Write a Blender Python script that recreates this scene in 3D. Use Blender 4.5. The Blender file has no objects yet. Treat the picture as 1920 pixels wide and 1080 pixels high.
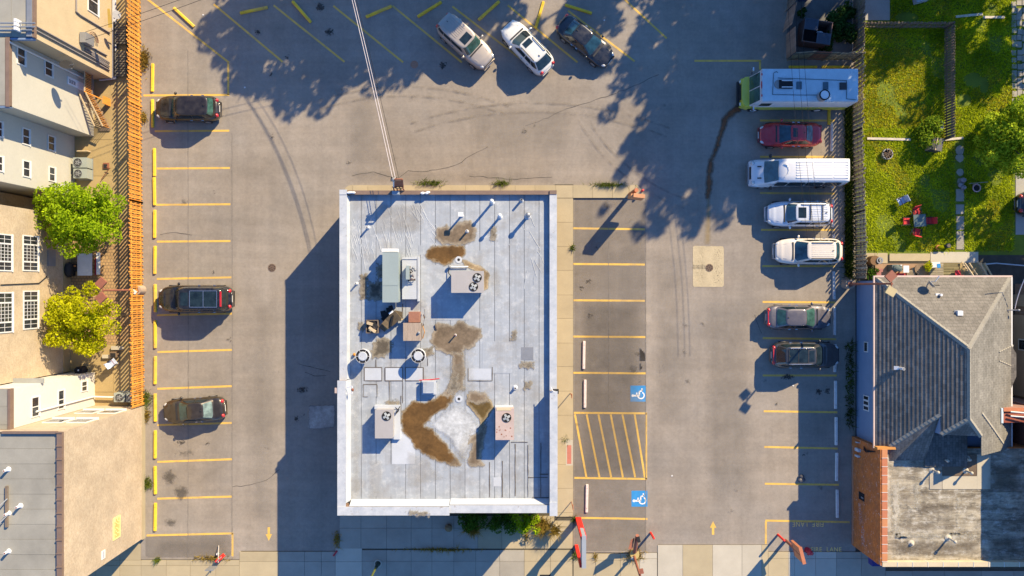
import bpy, math, random
import numpy as np
from mathutils import Vector
random.seed(7); RNG = np.random.default_rng(7)
scene = bpy.context.scene
COL = scene.collection
H = 56.0      # height of the drone over the car park, metres
S = 25.0      # photo pixels per metre on the ground

# ------------------------------------------------------------------ camera, sky, sun, exposure
cam_d = bpy.data.cameras.new('camera'); cam = bpy.data.objects.new('camera', cam_d); COL.objects.link(cam)
cam.location = (0, 0, H); cam.rotation_euler = (0, 0, 0)
cam_d.sensor_width = 36; cam_d.lens = 36 * H / 76.8; cam_d.clip_end = 1000
scene.camera = cam
SUN_EL = math.radians(31); SUN_DIR = Vector((0.646, 0.763, 0)).normalized()      # where the sun stands (plan)
world = bpy.data.worlds.new('World'); scene.world = world; world.use_nodes = True
nt = world.node_tree; bg = nt.nodes['Background']
sky = nt.nodes.new('ShaderNodeTexSky'); sky.sky_type = 'NISHITA'; sky.sun_disc = False
sky.sun_elevation = SUN_EL; sky.sun_rotation = math.atan2(SUN_DIR.x, SUN_DIR.y)
sky.air_density = 1.0; sky.dust_density = 0.0; sky.ozone_density = 10.0
nt.links.new(sky.outputs[0], bg.inputs[0]); bg.inputs[1].default_value = 0.125
sun_d = bpy.data.lights.new('sun', 'SUN'); sun_d.energy = 4.8; sun_d.angle = math.radians(0.5); sun_d.color = (1, 0.81, 0.52)
sun = bpy.data.objects.new('sun', sun_d); COL.objects.link(sun)
sv = Vector((SUN_DIR.x * math.cos(SUN_EL), SUN_DIR.y * math.cos(SUN_EL), math.sin(SUN_EL)))
sun.rotation_euler = sv.to_track_quat('Z', 'Y').to_euler(); sun.location = (30, 35, 60)
vs = scene.view_settings; scene.display_settings.display_device = 'sRGB'
vs.view_transform = 'Standard'; vs.look = 'None'; vs.gamma = 1; vs.use_curve_mapping = False; vs.exposure = 1.15
scene.render.engine = 'CYCLES'

# ------------------------------------------------------------------ helpers
def P(px, py, z=0.0):
    "world point at height z that the photograph shows at pixel px, py"
    k = (H - z) / H / S
    return Vector(((px - 960) * k, (540 - py) * k, z))
def G(px, py, z=0.0):
    "world point from a plan pixel (as seen on the ground)"
    return Vector(((px - 960) / S, (540 - py) / S, z))
def on_x(px, py, xw):
    "point on the wall plane X = xw"
    t = xw / ((px - 960) / S); return Vector((xw, (540 - py) / S * t, H - H * t))
def on_y(px, py, yw):
    t = yw / ((540 - py) / S); return Vector(((px - 960) / S * t, yw, H - H * t))

class MB:
    def __init__(s): s.v = []; s.f = []
    def add(s, vs_, fs_):
        n = len(s.v); s.v += [tuple(p) for p in vs_]; s.f += [tuple(n + i for i in f) for f in fs_]; return s
    def box(s, x0, x1, y0, y1, z0, z1):
        x0, x1 = min(x0, x1), max(x0, x1); y0, y1 = min(y0, y1), max(y0, y1)
        return s.add([(x0,y0,z0),(x1,y0,z0),(x1,y1,z0),(x0,y1,z0),(x0,y0,z1),(x1,y0,z1),(x1,y1,z1),(x0,y1,z1)],
                     [(3,2,1,0),(4,5,6,7),(0,1,5,4),(1,2,6,5),(2,3,7,6),(3,0,4,7)])
    def obox(s, c, size, rz=0.0, ry=0.0):
        hx, hy, hz = size[0]/2, size[1]/2, size[2]/2
        out = []
        for x, y, z in [(-hx,-hy,-hz),(hx,-hy,-hz),(hx,hy,-hz),(-hx,hy,-hz),(-hx,-hy,hz),(hx,-hy,hz),(hx,hy,hz),(-hx,hy,hz)]:
            x, z = x*math.cos(ry)+z*math.sin(ry), -x*math.sin(ry)+z*math.cos(ry)
            x, y = x*math.cos(rz)-y*math.sin(rz), x*math.sin(rz)+y*math.cos(rz)
            out.append((c[0]+x, c[1]+y, c[2]+z))
        return s.add(out, [(3,2,1,0),(4,5,6,7),(0,1,5,4),(1,2,6,5),(2,3,7,6),(3,0,4,7)])
    def prism(s, pts, z0, z1):
        a = sum(pts[i-1][0]*pts[i][1]-pts[i][0]*pts[i-1][1] for i in range(len(pts)))
        if a < 0: pts = pts[::-1]
        n = len(pts)
        return s.add([(p[0],p[1],z0) for p in pts]+[(p[0],p[1],z1) for p in pts],
                     [tuple(range(n-1,-1,-1)), tuple(range(n,2*n))]+[(i,(i+1)%n,n+(i+1)%n,n+i) for i in range(n)])
    def face(s, *pts): return s.add(pts, [tuple(range(len(pts)))])
    def cyl(s, a, b, r0, r1=None, n=10, caps=True):
        a, b = Vector(a), Vector(b); r1 = r0 if r1 is None else r1
        d = (b-a).normalized(); u = d.orthogonal().normalized(); w = d.cross(u)
        vs_ = []
        for c, r in ((a, r0), (b, r1)):
            for i in range(n):
                t = 2*math.pi*i/n; vs_.append(c+u*r*math.cos(t)+w*r*math.sin(t))
        fs_ = [(i,(i+1)%n,n+(i+1)%n,n+i) for i in range(n)]
        if caps: fs_ += [tuple(range(n-1,-1,-1)), tuple(range(n,2*n))]
        return s.add(vs_, fs_)
    def tube(s, pts, r, n=6):
        for a, b in zip(pts[:-1], pts[1:]): s.cyl(a, b, r, r, n)
        return s
    def ring(s, c, ri, ro, z0, z1, n=24):
        vs_ = []
        for r, z in ((ro,z0),(ro,z1),(ri,z1),(ri,z0)):
            for i in range(n):
                t = 2*math.pi*i/n; vs_.append((c[0]+r*math.cos(t), c[1]+r*math.sin(t), z))
        fs_ = []
        for k in range(4):
            for i in range(n):
                j = (i+1)%n; k2 = (k+1)%4; fs_.append((k*n+i, k*n+j, k2*n+j, k2*n+i))
        return s.add(vs_, fs_)
    def ell(s, c, r, n=10, m=6, rz=0.0):
        vs_ = []; fs_ = []
        for j in range(m+1):
            ph = math.pi*j/m
            for i in range(n):
                t = 2*math.pi*i/n
                x, y, z = r[0]*math.sin(ph)*math.cos(t), r[1]*math.sin(ph)*math.sin(t), r[2]*math.cos(ph)
                vs_.append((c[0]+x*math.cos(rz)-y*math.sin(rz), c[1]+x*math.sin(rz)+y*math.cos(rz), c[2]+z))
        for j in range(m):
            for i in range(n):
                fs_.append((j*n+i, (j+1)*n+i, (j+1)*n+(i+1)%n, j*n+(i+1)%n))
        return s.add(vs_, fs_)
    def build(s, name, m, parent=None, label=None, smooth=False, local=False, kind=None):
        off = Vector((0, 0, 0))
        if parent is not None and not local:
            q = parent
            while q is not None: off = off + q.location; q = q.parent
        me = bpy.data.meshes.new(name)
        me.from_pydata([(p[0]-off.x, p[1]-off.y, p[2]-off.z) for p in s.v], [], s.f); me.update()
        if m is not None: me.materials.append(m)
        if smooth: me.polygons.foreach_set('use_smooth', [True]*len(me.polygons))
        o = bpy.data.objects.new(name, me); COL.objects.link(o)
        if parent is not None: o.parent = parent
        if label: o['label'] = label
        if kind: o['kind'] = kind
        return o
def pb(x0, y0, x1, y1, z0, z1, mb=None):
    "box whose TOP the photograph shows at that pixel rectangle"
    a, b = P(x0, y0, z1), P(x1, y1, z1); mb = mb or MB(); return mb.box(a.x, b.x, a.y, b.y, z0, z1)
def gb(x0, y0, x1, y1, z0, z1, mb=None):
    a, b = G(x0, y0), G(x1, y1); mb = mb or MB(); return mb.box(a.x, b.x, a.y, b.y, z0, z1)
def thing(name, label, cat, loc=(0,0,0), rz=0.0, group=None):
    o = bpy.data.objects.new(name, None); COL.objects.link(o); o.empty_display_size = .3
    o.location = loc; o.rotation_euler = (0, 0, rz); o['label'] = label; o['category'] = cat
    if group: o['group'] = group
    return o
def tag(o, label, cat, group=None):
    o['label'] = label; o['category'] = cat
    if group: o['group'] = group
    return o
def solo(mb, name, m, label, cat, group=None, smooth=False):
    "a thing that is one mesh, origin moved to its base"
    c = np.array(mb.v); base = Vector((float((c[:,0].min()+c[:,0].max())/2), float((c[:,1].min()+c[:,1].max())/2), float(c[:,2].min())))
    mb.v = [(p[0]-base.x, p[1]-base.y, p[2]-base.z) for p in mb.v]
    o = mb.build(name, m, None, smooth=smooth); o.location = base; return tag(o, label, cat, group)
def dup(root, loc, rz, label):
    r = root.copy(); COL.objects.link(r); r.location = loc; r.rotation_euler = (0, 0, rz); r['label'] = label
    for ch in root.children:
        c = ch.copy(); COL.objects.link(c); c.parent = r
        for g in ch.children:
            d = g.copy(); COL.objects.link(d); d.parent = c
    return r
def piece(name, me, parent, loc, rz=0.0):
    o = bpy.data.objects.new(name, me); COL.objects.link(o); o.parent = parent; o.location = loc; o.rotation_euler = (0,0,rz); return o

# ------------------------------------------------------------------ materials
def nodes(name):
    m = bpy.data.materials.new(name); m.use_nodes = True; t = m.node_tree
    return m, t, t.nodes['Principled BSDF']
def N(t, ty, **kw):
    n = t.nodes.new(ty)
    for k, v in kw.items():
        if hasattr(n, k): setattr(n, k, v)
        else: n.inputs[k.replace('_', ' ')].default_value = v
    return n
def pos(t, sx=1, sy=1, sz=1, rnd=False):
    g = N(t, 'ShaderNodeNewGeometry'); mp = N(t, 'ShaderNodeMapping'); mp.inputs['Scale'].default_value = (sx, sy, sz)
    t.links.new(g.outputs['Position'], mp.inputs['Vector']); return mp.outputs[0]
def noise(t, vec, scale, detail=4, rough=.6):
    n = N(t, 'ShaderNodeTexNoise', Scale=scale, Detail=detail, Roughness=rough); t.links.new(vec, n.inputs['Vector']); return n.outputs['Fac']
def mrange(t, v, a, b, c, d):
    n = N(t, 'ShaderNodeMapRange'); n.inputs[1].default_value = a; n.inputs[2].default_value = b; n.inputs[3].default_value = c; n.inputs[4].default_value = d
    t.links.new(v, n.inputs[0]); return n.outputs[0]
def math_(t, op, a, b=None, c=None):
    n = N(t, 'ShaderNodeMath', operation=op)
    for i, v in enumerate((a, b, c)):
        if v is None: continue
        if isinstance(v, (int, float)): n.inputs[i].default_value = v
        else: t.links.new(v, n.inputs[i])
    return n.outputs[0]
def mix(t, fac, a, b, bt='MIX'):
    n = N(t, 'ShaderNodeMix', data_type='RGBA', blend_type=bt)
    for sock, v in ((n.inputs[0], fac), (n.inputs[6], a), (n.inputs[7], b)):
        if isinstance(v, (int, float)): sock.default_value = v
        elif isinstance(v, tuple): sock.default_value = (*v, 1) if len(v) == 3 else v
        else: t.links.new(v, sock)
    return n.outputs[2]
def gain(t, col, fac):
    "colour times a grey factor"
    n = N(t, 'ShaderNodeVectorMath', operation='SCALE')
    if isinstance(col, tuple): n.inputs[0].default_value = col
    else: t.links.new(col, n.inputs[0])
    if isinstance(fac, (int, float)): n.inputs['Scale'].default_value = fac
    else: t.links.new(fac, n.inputs['Scale'])
    return n.outputs[0]
def bump(t, b, h, strength=.3, dist=.02):
    n = N(t, 'ShaderNodeBump', Strength=strength, Distance=dist); t.links.new(h, n.inputs['Height']); t.links.new(n.outputs[0], b.inputs['Normal'])
MATS = {}
def mat(name, col, rough=.8, var=.12, scale=1.2, grain=.08, gscale=25, rnd=0.0, bmp=.15, metal=0.0, coat=0.0, spec=None, stretch=(1,1,1)):
    if name in MATS: return MATS[name]
    m, t, b = nodes(name)
    v = pos(t, *stretch)
    f = mrange(t, noise(t, v, scale, 5), .25, .75, 1-var, 1+var)
    g = noise(t, v, gscale, 3)
    f = math_(t, 'MULTIPLY', f, mrange(t, g, .25, .75, 1-grain, 1+grain))
    if rnd:
        oi = N(t, 'ShaderNodeObjectInfo'); f = math_(t, 'MULTIPLY', f, mrange(t, oi.outputs['Random'], 0, 1, 1-rnd, 1+rnd))
    t.links.new(gain(t, col, f), b.inputs['Base Color'])
    b.inputs['Roughness'].default_value = rough; b.inputs['Metallic'].default_value = metal
    if coat: b.inputs['Coat Weight'].default_value = coat; b.inputs['Coat Roughness'].default_value = .05
    if spec is not None: b.inputs['Specular IOR Level'].default_value = spec
    if bmp: bump(t, b, g, bmp)
    MATS[name] = m; return m
def paint(name, col, metal=.3, rough=.3):
    if name in MATS: return MATS[name]
    m, t, b = nodes(name)
    dust = noise(t, pos(t), 3, 6)
    t.links.new(mix(t, mrange(t, dust, .4, .85, 0, .10), col, (.32, .29, .25)), b.inputs['Base Color'])
    t.links.new(mrange(t, dust, .3, .8, rough, rough+.25), b.inputs['Roughness'])
    b.inputs['Metallic'].default_value = metal; b.inputs['Coat Weight'].default_value = .8; b.inputs['Coat Roughness'].default_value = .06
    MATS[name] = m; return m
def glass(name, col=(.012,.02,.022), rough=.06):
    if name in MATS: return MATS[name]
    m, t, b = nodes(name)
    n = noise(t, pos(t), 2.2, 3)
    t.links.new(gain(t, col, mrange(t, n, .3, .7, .6, 1.7)), b.inputs['Base Color']); b.inputs['Roughness'].default_value = rough
    b.inputs['Specular IOR Level'].default_value = .7
    MATS[name] = m; return m

def asphalt_mat():
    m, t, b = nodes('asphalt')
    p1 = pos(t)
    f = mrange(t, noise(t, p1, .13, 6, .65), .3, .7, .82, 1.16)
    f = math_(t, 'MULTIPLY', f, mrange(t, noise(t, p1, 1.1, 6, .7), .3, .7, .91, 1.09))
    f = math_(t, 'MULTIPLY', f, mrange(t, noise(t, p1, 4.5, 6, .75), .3, .7, .90, 1.10))
    f = math_(t, 'MULTIPLY', f, mrange(t, noise(t, pos(t, 1.1, .03), 1.0, 5, .65), .3, .7, .93, 1.07))   # paving lanes run north-south
    f = math_(t, 'MULTIPLY', f, mrange(t, noise(t, pos(t, .035, .9), 1.0, 5, .65), .3, .7, .92, 1.08))   # wheel wear across the aisle
    g = noise(t, p1, 38, 4, .75)
    f = math_(t, 'MULTIPLY', f, mrange(t, g, .25, .75, .80, 1.20))
    sp = noise(t, p1, 5.5, 3, .5)
    f = math_(t, 'MULTIPLY', f, mrange(t, sp, .70, .80, 1, .72))      # dark drips
    warm = noise(t, p1, .2, 4)
    c = mix(t, mrange(t, warm, .3, .7, 0, 1), (.256,.219,.178), (.240,.215,.187))
    t.links.new(gain(t, c, f), b.inputs['Base Color']); b.inputs['Roughness'].default_value = .92
    b.inputs['Specular IOR Level'].default_value = .25
    bump(t, b, g, .5, .02); return m
def brick_mat(name, c1, c2, mortar, axis='x', bw=.2, bh=.068, msize=.008, rough=.9, wear=None, wcol=(.6,.58,.55)):
    if name in MATS: return MATS[name]
    m, t, b = nodes(name)
    g = N(t, 'ShaderNodeNewGeometry'); sp = N(t, 'ShaderNodeSeparateXYZ'); cb = N(t, 'ShaderNodeCombineXYZ')
    t.links.new(g.outputs['Position'], sp.inputs[0])
    a, c = {'x': ('Y','Z'), 'y': ('X','Z'), 'z': ('X','Y')}[axis]
    t.links.new(sp.outputs[a], cb.inputs['X']); t.links.new(sp.outputs[c], cb.inputs['Y'])
    bt = N(t, 'ShaderNodeTexBrick'); bt.inputs['Scale'].default_value = 1; bt.inputs['Brick Width'].default_value = bw; bt.inputs['Row Height'].default_value = bh
    bt.inputs['Mortar Size'].default_value = msize; bt.inputs['Color1'].default_value = (*c1,1); bt.inputs['Color2'].default_value = (*c2,1); bt.inputs['Mortar'].default_value = (*mortar,1)
    t.links.new(cb.outputs[0], bt.inputs['Vector'])
    f = mrange(t, noise(t, g.outputs['Position'], .6, 6), .3, .7, .85, 1.15)
    f = math_(t, 'MULTIPLY', f, mrange(t, noise(t, g.outputs['Position'], 9, 4), .3, .7, .86, 1.14))
    col = gain(t, bt.outputs['Color'], f)
    if wear:
        q = g.outputs['Position']
        col = mix(t, mrange(t, noise(t, q, .9, 8, .75), .46, .62, 0, .6), col, (.24,.10,.045))      # grime and old coats
        col = mix(t, mrange(t, noise(t, q, 3.2, 9, .85), wear, wear+.05, 0, .7), col, wcol)
    t.links.new(col, b.inputs['Base Color']); b.inputs['Roughness'].default_value = rough
    bump(t, b, bt.outputs['Fac'], .4, -.01)
    MATS[name] = m; return m
def shingle_mat(name, axis, base, tab, row, org, var=.22):
    m, t, b = nodes(name)
    g = N(t, 'ShaderNodeNewGeometry'); sp = N(t, 'ShaderNodeSeparateXYZ'); cb = N(t, 'ShaderNodeCombineXYZ'); t.links.new(g.outputs['Position'], sp.inputs[0])
    u, r = ('Y','X') if axis == 'x' else ('X','Y')
    t.links.new(sp.outputs[u], cb.inputs['X']); t.links.new(math_(t, 'SUBTRACT', sp.outputs[r], org), cb.inputs['Y'])
    bt = N(t, 'ShaderNodeTexBrick'); bt.inputs['Scale'].default_value = 1; bt.inputs['Brick Width'].default_value = tab; bt.inputs['Row Height'].default_value = row
    bt.inputs['Mortar Size'].default_value = .008; bt.inputs['Bias'].default_value = 0
    bt.inputs['Color1'].default_value = (1-var,1-var,1-var,1); bt.inputs['Color2'].default_value = (1+var,1+var,1+var,1); bt.inputs['Mortar'].default_value = (.45,.45,.45,1)
    t.links.new(cb.outputs[0], bt.inputs['Vector'])
    f = mrange(t, noise(t, g.outputs['Position'], .7, 6, .65), .3, .7, .80, 1.2)
    f = math_(t, 'MULTIPLY', f, mrange(t, noise(t, g.outputs['Position'], 14, 4, .7), .3, .7, .80, 1.2))
    c = mix(t, mrange(t, noise(t, g.outputs['Position'], 3.5, 5), .35, .65, 0, 1), base, tuple(q*.82 for q in base))
    t.links.new(gain(t, mix(t, 1.0, c, bt.outputs['Color'], 'MULTIPLY'), f), b.inputs['Base Color']); b.inputs['Roughness'].default_value = .95; b.inputs['Specular IOR Level'].default_value = .2
    bump(t, b, noise(t, g.outputs['Position'], 18, 3), .5); MATS[name] = m; return m
def decal_mat(name, core, rim, edge=.12, amp=.35, nscale=4, rim_w=.1, rough=.7, opac=1.0, speck=0.0, det=6, shift=0.0):
    "stain: attribute sd = metres inside the outline, roughened by noise"
    if name in MATS: return MATS[name]
    m, t, b = nodes(name)
    at = N(t, 'ShaderNodeAttribute', attribute_name='sd')
    p_ = pos(t)
    n = math_(t, 'SUBTRACT', noise(t, p_, nscale, det, .65), .5)
    v = math_(t, 'ADD', math_(t, 'MULTIPLY_ADD', n, amp, at.outputs['Fac']), shift)
    al = mrange(t, v, 0, edge, 0, opac)
    if speck: al = math_(t, 'MULTIPLY', al, mrange(t, noise(t, p_, 11, 5, .7), speck, speck+.08, 0, 1))
    c = mix(t, mrange(t, v, rim_w*.5, rim_w*1.8, 0, 1), rim, core)
    c = gain(t, c, math_(t, 'MULTIPLY', mrange(t, noise(t, p_, .9, 7, .7), .3, .7, .62, 1.35), mrange(t, noise(t, p_, 5, 6, .75), .3, .7, .78, 1.22)))
    t.links.new(c, b.inputs['Base Color']); b.inputs['Roughness'].default_value = rough; b.inputs['Specular IOR Level'].default_value = .2
    t.links.new(al, b.inputs['Alpha']); MATS[name] = m; return m
def decal(name, poly, m, parent, margin=.35, res=.12):
    "poly: world points (x,y,z same z)"
    pts = np.array([(p[0], p[1]) for p in poly]); z = poly[0][2]
    lo = pts.min(0)-margin; hi = pts.max(0)+margin
    nx = max(3, int((hi[0]-lo[0])/res)); ny = max(3, int((hi[1]-lo[1])/res))
    X, Y = np.meshgrid(np.linspace(lo[0],hi[0],nx), np.linspace(lo[1],hi[1],ny)); q = np.stack([X.ravel(),Y.ravel()],1)
    d = np.full(len(q), 1e9); ins = np.zeros(len(q), bool)
    for i in range(len(pts)):
        a, b_ = pts[i-1], pts[i]; e = b_-a; L = max(e@e, 1e-12)
        tt = np.clip(((q-a)@e)/L, 0, 1); d = np.minimum(d, np.linalg.norm(q-(a+tt[:,None]*e),axis=1))
        c = ((a[1]>q[:,1]) != (b_[1]>q[:,1])); 
        with np.errstate(divide='ignore', invalid='ignore'):
            xi = (b_[0]-a[0])*(q[:,1]-a[1])/(b_[1]-a[1]+1e-15)+a[0]
        ins ^= c & (q[:,0] < xi)
    sd = np.where(ins, d, -d)
    keep = sd > -margin
    faces = []
    for j in range(ny-1):
        for i in range(nx-1):
            k = j*nx+i
            if keep[k] or keep[k+1] or keep[k+nx] or keep[k+nx+1]: faces.append((k,k+1,k+nx+1,k+nx))
    used = np.unique(np.array(faces).ravel()); re = np.full(len(q), -1); re[used] = np.arange(len(used))
    off = Vector((0,0,0)); pq = parent
    while pq is not None: off = off+pq.location; pq = pq.parent
    me = bpy.data.meshes.new(name)
    me.from_pydata([(q[k,0]-off.x, q[k,1]-off.y, z-off.z) for k in used], [], [tuple(int(re[k]) for k in f) for f in faces])
    at = me.attributes.new('sd', 'FLOAT', 'POINT'); at.data.foreach_set('value', sd[used].astype(np.float32))
    me.materials.append(m); o = bpy.data.objects.new(name, me); COL.objects.link(o); o.parent = parent; return o
def ribbon(name, pts, w, z, m, parent, wob=0.0):
    mb = MB(); pts = [Vector((p[0],p[1],0)) for p in pts]
    if wob:
        q = [pts[0]]
        for a, b in zip(pts[:-1], pts[1:]):
            n = max(1, int((b-a).length/.35))
            for i in range(1, n+1):
                p = a.lerp(b, i/n); q.append(p+Vector((random.uniform(-wob,wob), random.uniform(-wob,wob), 0)) if i<n else p)
        pts = q
    L = []
    for i, p in enumerate(pts):
        d = (pts[min(i+1,len(pts)-1)]-pts[max(i-1,0)]).normalized(); nrm = Vector((-d.y,d.x,0)); ww = w*(random.uniform(.5,1.2) if wob else 1)/2
        L += [(p.x+nrm.x*ww,p.y+nrm.y*ww,z),(p.x-nrm.x*ww,p.y-nrm.y*ww,z)]
    mb.add(L, [(2*i,2*i+1,2*i+3,2*i+2) for i in range(len(pts)-1)])
    return mb.build(name, m, parent)

def leaf_mat(name, dark, light, transl=.35):
    m, t, b = nodes(name)
    at = N(t, 'ShaderNodeAttribute', attribute_name='tone')
    c = mix(t, at.outputs['Fac'], dark, light)
    d = N(t, 'ShaderNodeBsdfDiffuse'); tr = N(t, 'ShaderNodeBsdfTranslucent'); ms = N(t, 'ShaderNodeMixShader'); ms.inputs[0].default_value = transl
    t.links.new(c, d.inputs[0]); t.links.new(c, tr.inputs[0]); t.links.new(d.outputs[0], ms.inputs[1]); t.links.new(tr.outputs[0], ms.inputs[2])
    t.links.new(ms.outputs[0], t.nodes['Material Output'].inputs[0]); return m
def leaves(name, clumps, n, size, m, parent, shell=.55, up=.5, kind='stuff'):
    "n leaf-sized quads through the clumps (x,y,z,r); world coordinates"
    cl = np.array(clumps, float); w = cl[:,3]**2; idx = RNG.choice(len(cl), n, p=w/w.sum())
    d = RNG.normal(size=(n,3)); d /= np.linalg.norm(d,axis=1)[:,None]
    rr = np.where(RNG.random(n) < shell, RNG.uniform(.8,1.05,n), RNG.random(n)**(1/3))
    c = cl[idx,:3]+d*(cl[idx,3]*rr)[:,None]*np.array([1,1,.85])
    nrm = RNG.normal(size=(n,3))+np.array([0,0,up])+d*.6; nrm /= np.linalg.norm(nrm,axis=1)[:,None]
    a = np.cross(nrm, RNG.normal(size=(n,3))); a /= np.linalg.norm(a,axis=1)[:,None]; b = np.cross(nrm,a)
    sz = size*RNG.uniform(.6,1.3,n)[:,None]
    V = np.stack([c+a*sz, c+b*sz*.55, c-a*sz, c-b*sz*.55],1).reshape(-1,3)
    off = Vector((0,0,0)); q = parent
    while q is not None: off = off+q.location; q = q.parent
    V -= np.array(off)
    tone = np.clip(RNG.normal(.45,.22,n)+.22*(RNG.random(len(cl))-.5)[idx],0,1)
    return quads(name, V, tone, m, parent, kind)
def quads(name, V, tone, m, parent, kind=None, k=4):
    n = len(V)//k; me = bpy.data.meshes.new(name)
    me.vertices.add(len(V)); me.vertices.foreach_set('co', V.astype(np.float32).ravel())
    me.loops.add(len(V)); me.loops.foreach_set('vertex_index', np.arange(len(V),dtype=np.int32))
    me.polygons.add(n); me.polygons.foreach_set('loop_start', np.arange(0,len(V),k,dtype=np.int32))
    me.update(calc_edges=True)
    at = me.attributes.new('tone','FLOAT','FACE'); at.data.foreach_set('value', tone.astype(np.float32))
    me.materials.append(m); o = bpy.data.objects.new(name, me); COL.objects.link(o)
    if parent is not None: o.parent = parent
    if kind: o['kind'] = kind
    return o
def area_points(polys, n):
    "n random points in the union of plan-pixel rectangles"
    A = np.array([abs((x1-x0)*(y1-y0)) for x0,y0,x1,y1 in polys], float); idx = RNG.choice(len(polys), n, p=A/A.sum())
    R = np.array(polys, float)[idx]; u = RNG.random((n,2))
    return np.stack([(R[:,0]+(R[:,2]-R[:,0])*u[:,0]-960)/S, (540-(R[:,1]+(R[:,3]-R[:,1])*u[:,1]))/S],1)
def blades(name, pts, h, w, m, z=0.0, parent=None, lean=.6, kind='stuff'):
    n = len(pts); a = RNG.uniform(0,2*np.pi,n); hh = h*RNG.uniform(.5,1.4,n); ww = w*RNG.uniform(.6,1.3,n)
    b = np.stack([pts[:,0],pts[:,1],np.full(n,z)],1); s_ = np.stack([np.cos(a),np.sin(a),np.zeros(n)],1)*ww[:,None]
    l = RNG.normal(size=(n,2))*lean; tip = b+np.stack([l[:,0]*hh,l[:,1]*hh,hh],1)
    V = np.stack([b-s_,b+s_,tip],1).reshape(-1,3)
    off = Vector((0,0,0)); q = parent
    while q is not None: off = off+q.location; q = q.parent
    V -= np.array(off)
    lowf = np.sin(pts[:,0]*1.3+pts[:,1]*.7)*np.sin(pts[:,0]*.5-pts[:,1]*1.1)+.6*np.sin(pts[:,0]*.9-pts[:,1]*.4+2)*np.sin(pts[:,1]*1.7+1)
    return quads(name, V, np.clip(RNG.normal(.5,.22,n)+.25*lowf,0,1), m, parent, kind, 3)
# ------------------------------------------------------------------ material set
ASPH = asphalt_mat()
TAN = mat('concrete_tan', (.36,.30,.19), .9, .10, .8, .10, 30, rnd=.07)
PALE = mat('concrete_pale', (.42,.385,.31), .9, .09, .8, .09, 30, rnd=.06)
GREYC = mat('concrete_grey', (.30,.275,.225), .9, .12, .9, .10, 30, rnd=.08)
YARDC = mat('yard_concrete', (.33,.245,.115), .9, .12, .7, .08, 30, rnd=.05)
def line_mat(name, col, lo=.53, hi=.68, k=.75):
    m, t, b = nodes(name); p_ = pos(t); f = mrange(t, noise(t, p_, 1.7, 6), .3, .7, .85, 1.12)
    c = mix(t, mrange(t, noise(t, p_, 5.5, 8, .8), lo, hi, 0, k), gain(t, col, f), (.20,.175,.14))
    c = mix(t, mrange(t, noise(t, p_, .35, 4), .52, .72, 0, .55), c, (.23,.20,.155))
    t.links.new(c, b.inputs['Base Color']); b.inputs['Roughness'].default_value = .85; return m
YELLOW = line_mat('yellow_line_paint', (.64,.40,.08))
YSTOP = line_mat('yellow_stop_paint', (.72,.46,.03), .56, .72, .6)
WSTOP = mat('white_stop_paint', (.55,.53,.50), .7, .14, 3, .12, 18, rnd=.08)
BLUEP = line_mat('blue_marking_paint', (.025,.22,.50), .64, .78, .5)
WHITEP = mat('white_marking_paint', (.72,.70,.66), .7, .08, 2, .12, 20)
def roof_mat():
    m, t, b = nodes('silver_roof_coating'); p_ = pos(t)
    f = mrange(t, noise(t, pos(t, 3.2, .10), 1, 6, .65), .3, .7, .90, 1.10)
    f = math_(t, 'MULTIPLY', f, mrange(t, noise(t, pos(t, .25, 2.2), 1, 5, .6), .3, .7, .95, 1.05))
    oi = N(t, 'ShaderNodeObjectInfo'); f = math_(t, 'MULTIPLY', f, mrange(t, oi.outputs['Random'], 0, 1, .95, 1.05))
    c = mix(t, mrange(t, noise(t, p_, 1.6, 9, .78), .50, .66, 0, .75), (.295,.325,.36), (.45,.47,.485))     # fresh coating rubbed in
    c = mix(t, mrange(t, noise(t, p_, .55, 7, .7), .36, .50, .55, 0), c, (.235,.23,.22))                  # grime
    c = mix(t, mrange(t, noise(t, pos(t, 2.0, .5), 2.6, 8, .8), .62, .72, 0, .5), c, (.17,.15,.125))         # worn spots
    t.links.new(gain(t, c, f), b.inputs['Base Color']); b.inputs['Roughness'].default_value = .65
    bump(t, b, noise(t, pos(t, 1.5, .35), 2.5, 7, .7), .25, .03); return m
ROOFW = roof_mat()
ROOFP = mat('new_roof_coating', (.41,.44,.48), .7, .08, .8, .05, 14, rnd=.05)
def cope_mat():
    m, t, b = nodes('white_coping'); p_ = pos(t)
    c = mix(t, mrange(t, noise(t, p_, 1.3, 8, .75), .35, .65, 0, 1), (.33,.36,.40), (.47,.49,.51))
    c = mix(t, mrange(t, noise(t, p_, 3.0, 8, .8), .60, .66, 0, .85), c, (.20,.15,.11))
    t.links.new(c, b.inputs['Base Color']); b.inputs['Roughness'].default_value = .65; return m
COPE = cope_mat()
COPEB = mat('brown_coping', (.17,.115,.085), .6, .15, 2, .08, 20, rnd=.05)
DARKLINE = mat('dark_sealant', (.10,.085,.07), .8, .25, 3, .2, 20)
RTU = mat('beige_unit_metal', (.36,.34,.325), .5, .06, 1.5, .04, 20, metal=.1)
RTUP = mat('pinkish_unit_metal', (.42,.33,.29), .55, .12, 2.5, .06, 20)
RUST = mat('rusty_metal', (.23,.085,.045), .85, .25, 4, .15, 25, rnd=.1)
TEAL = mat('grey_green_duct', (.27,.325,.315), .5, .06, 1, .03, 15, metal=.1)
WHITEM = mat('white_metal', (.62,.63,.64), .5, .08, 2, .05, 20)
GREYM = mat('grey_metal', (.27,.28,.29), .45, .10, 2, .06, 20, metal=.4)
DARKM = mat('dark_metal', (.022,.022,.024), .8, .2, 3, .1, 20, spec=.15)
BLACKR = mat('black_rubber', (.018,.018,.019), .8, .2, 6, .1, 30)
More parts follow.
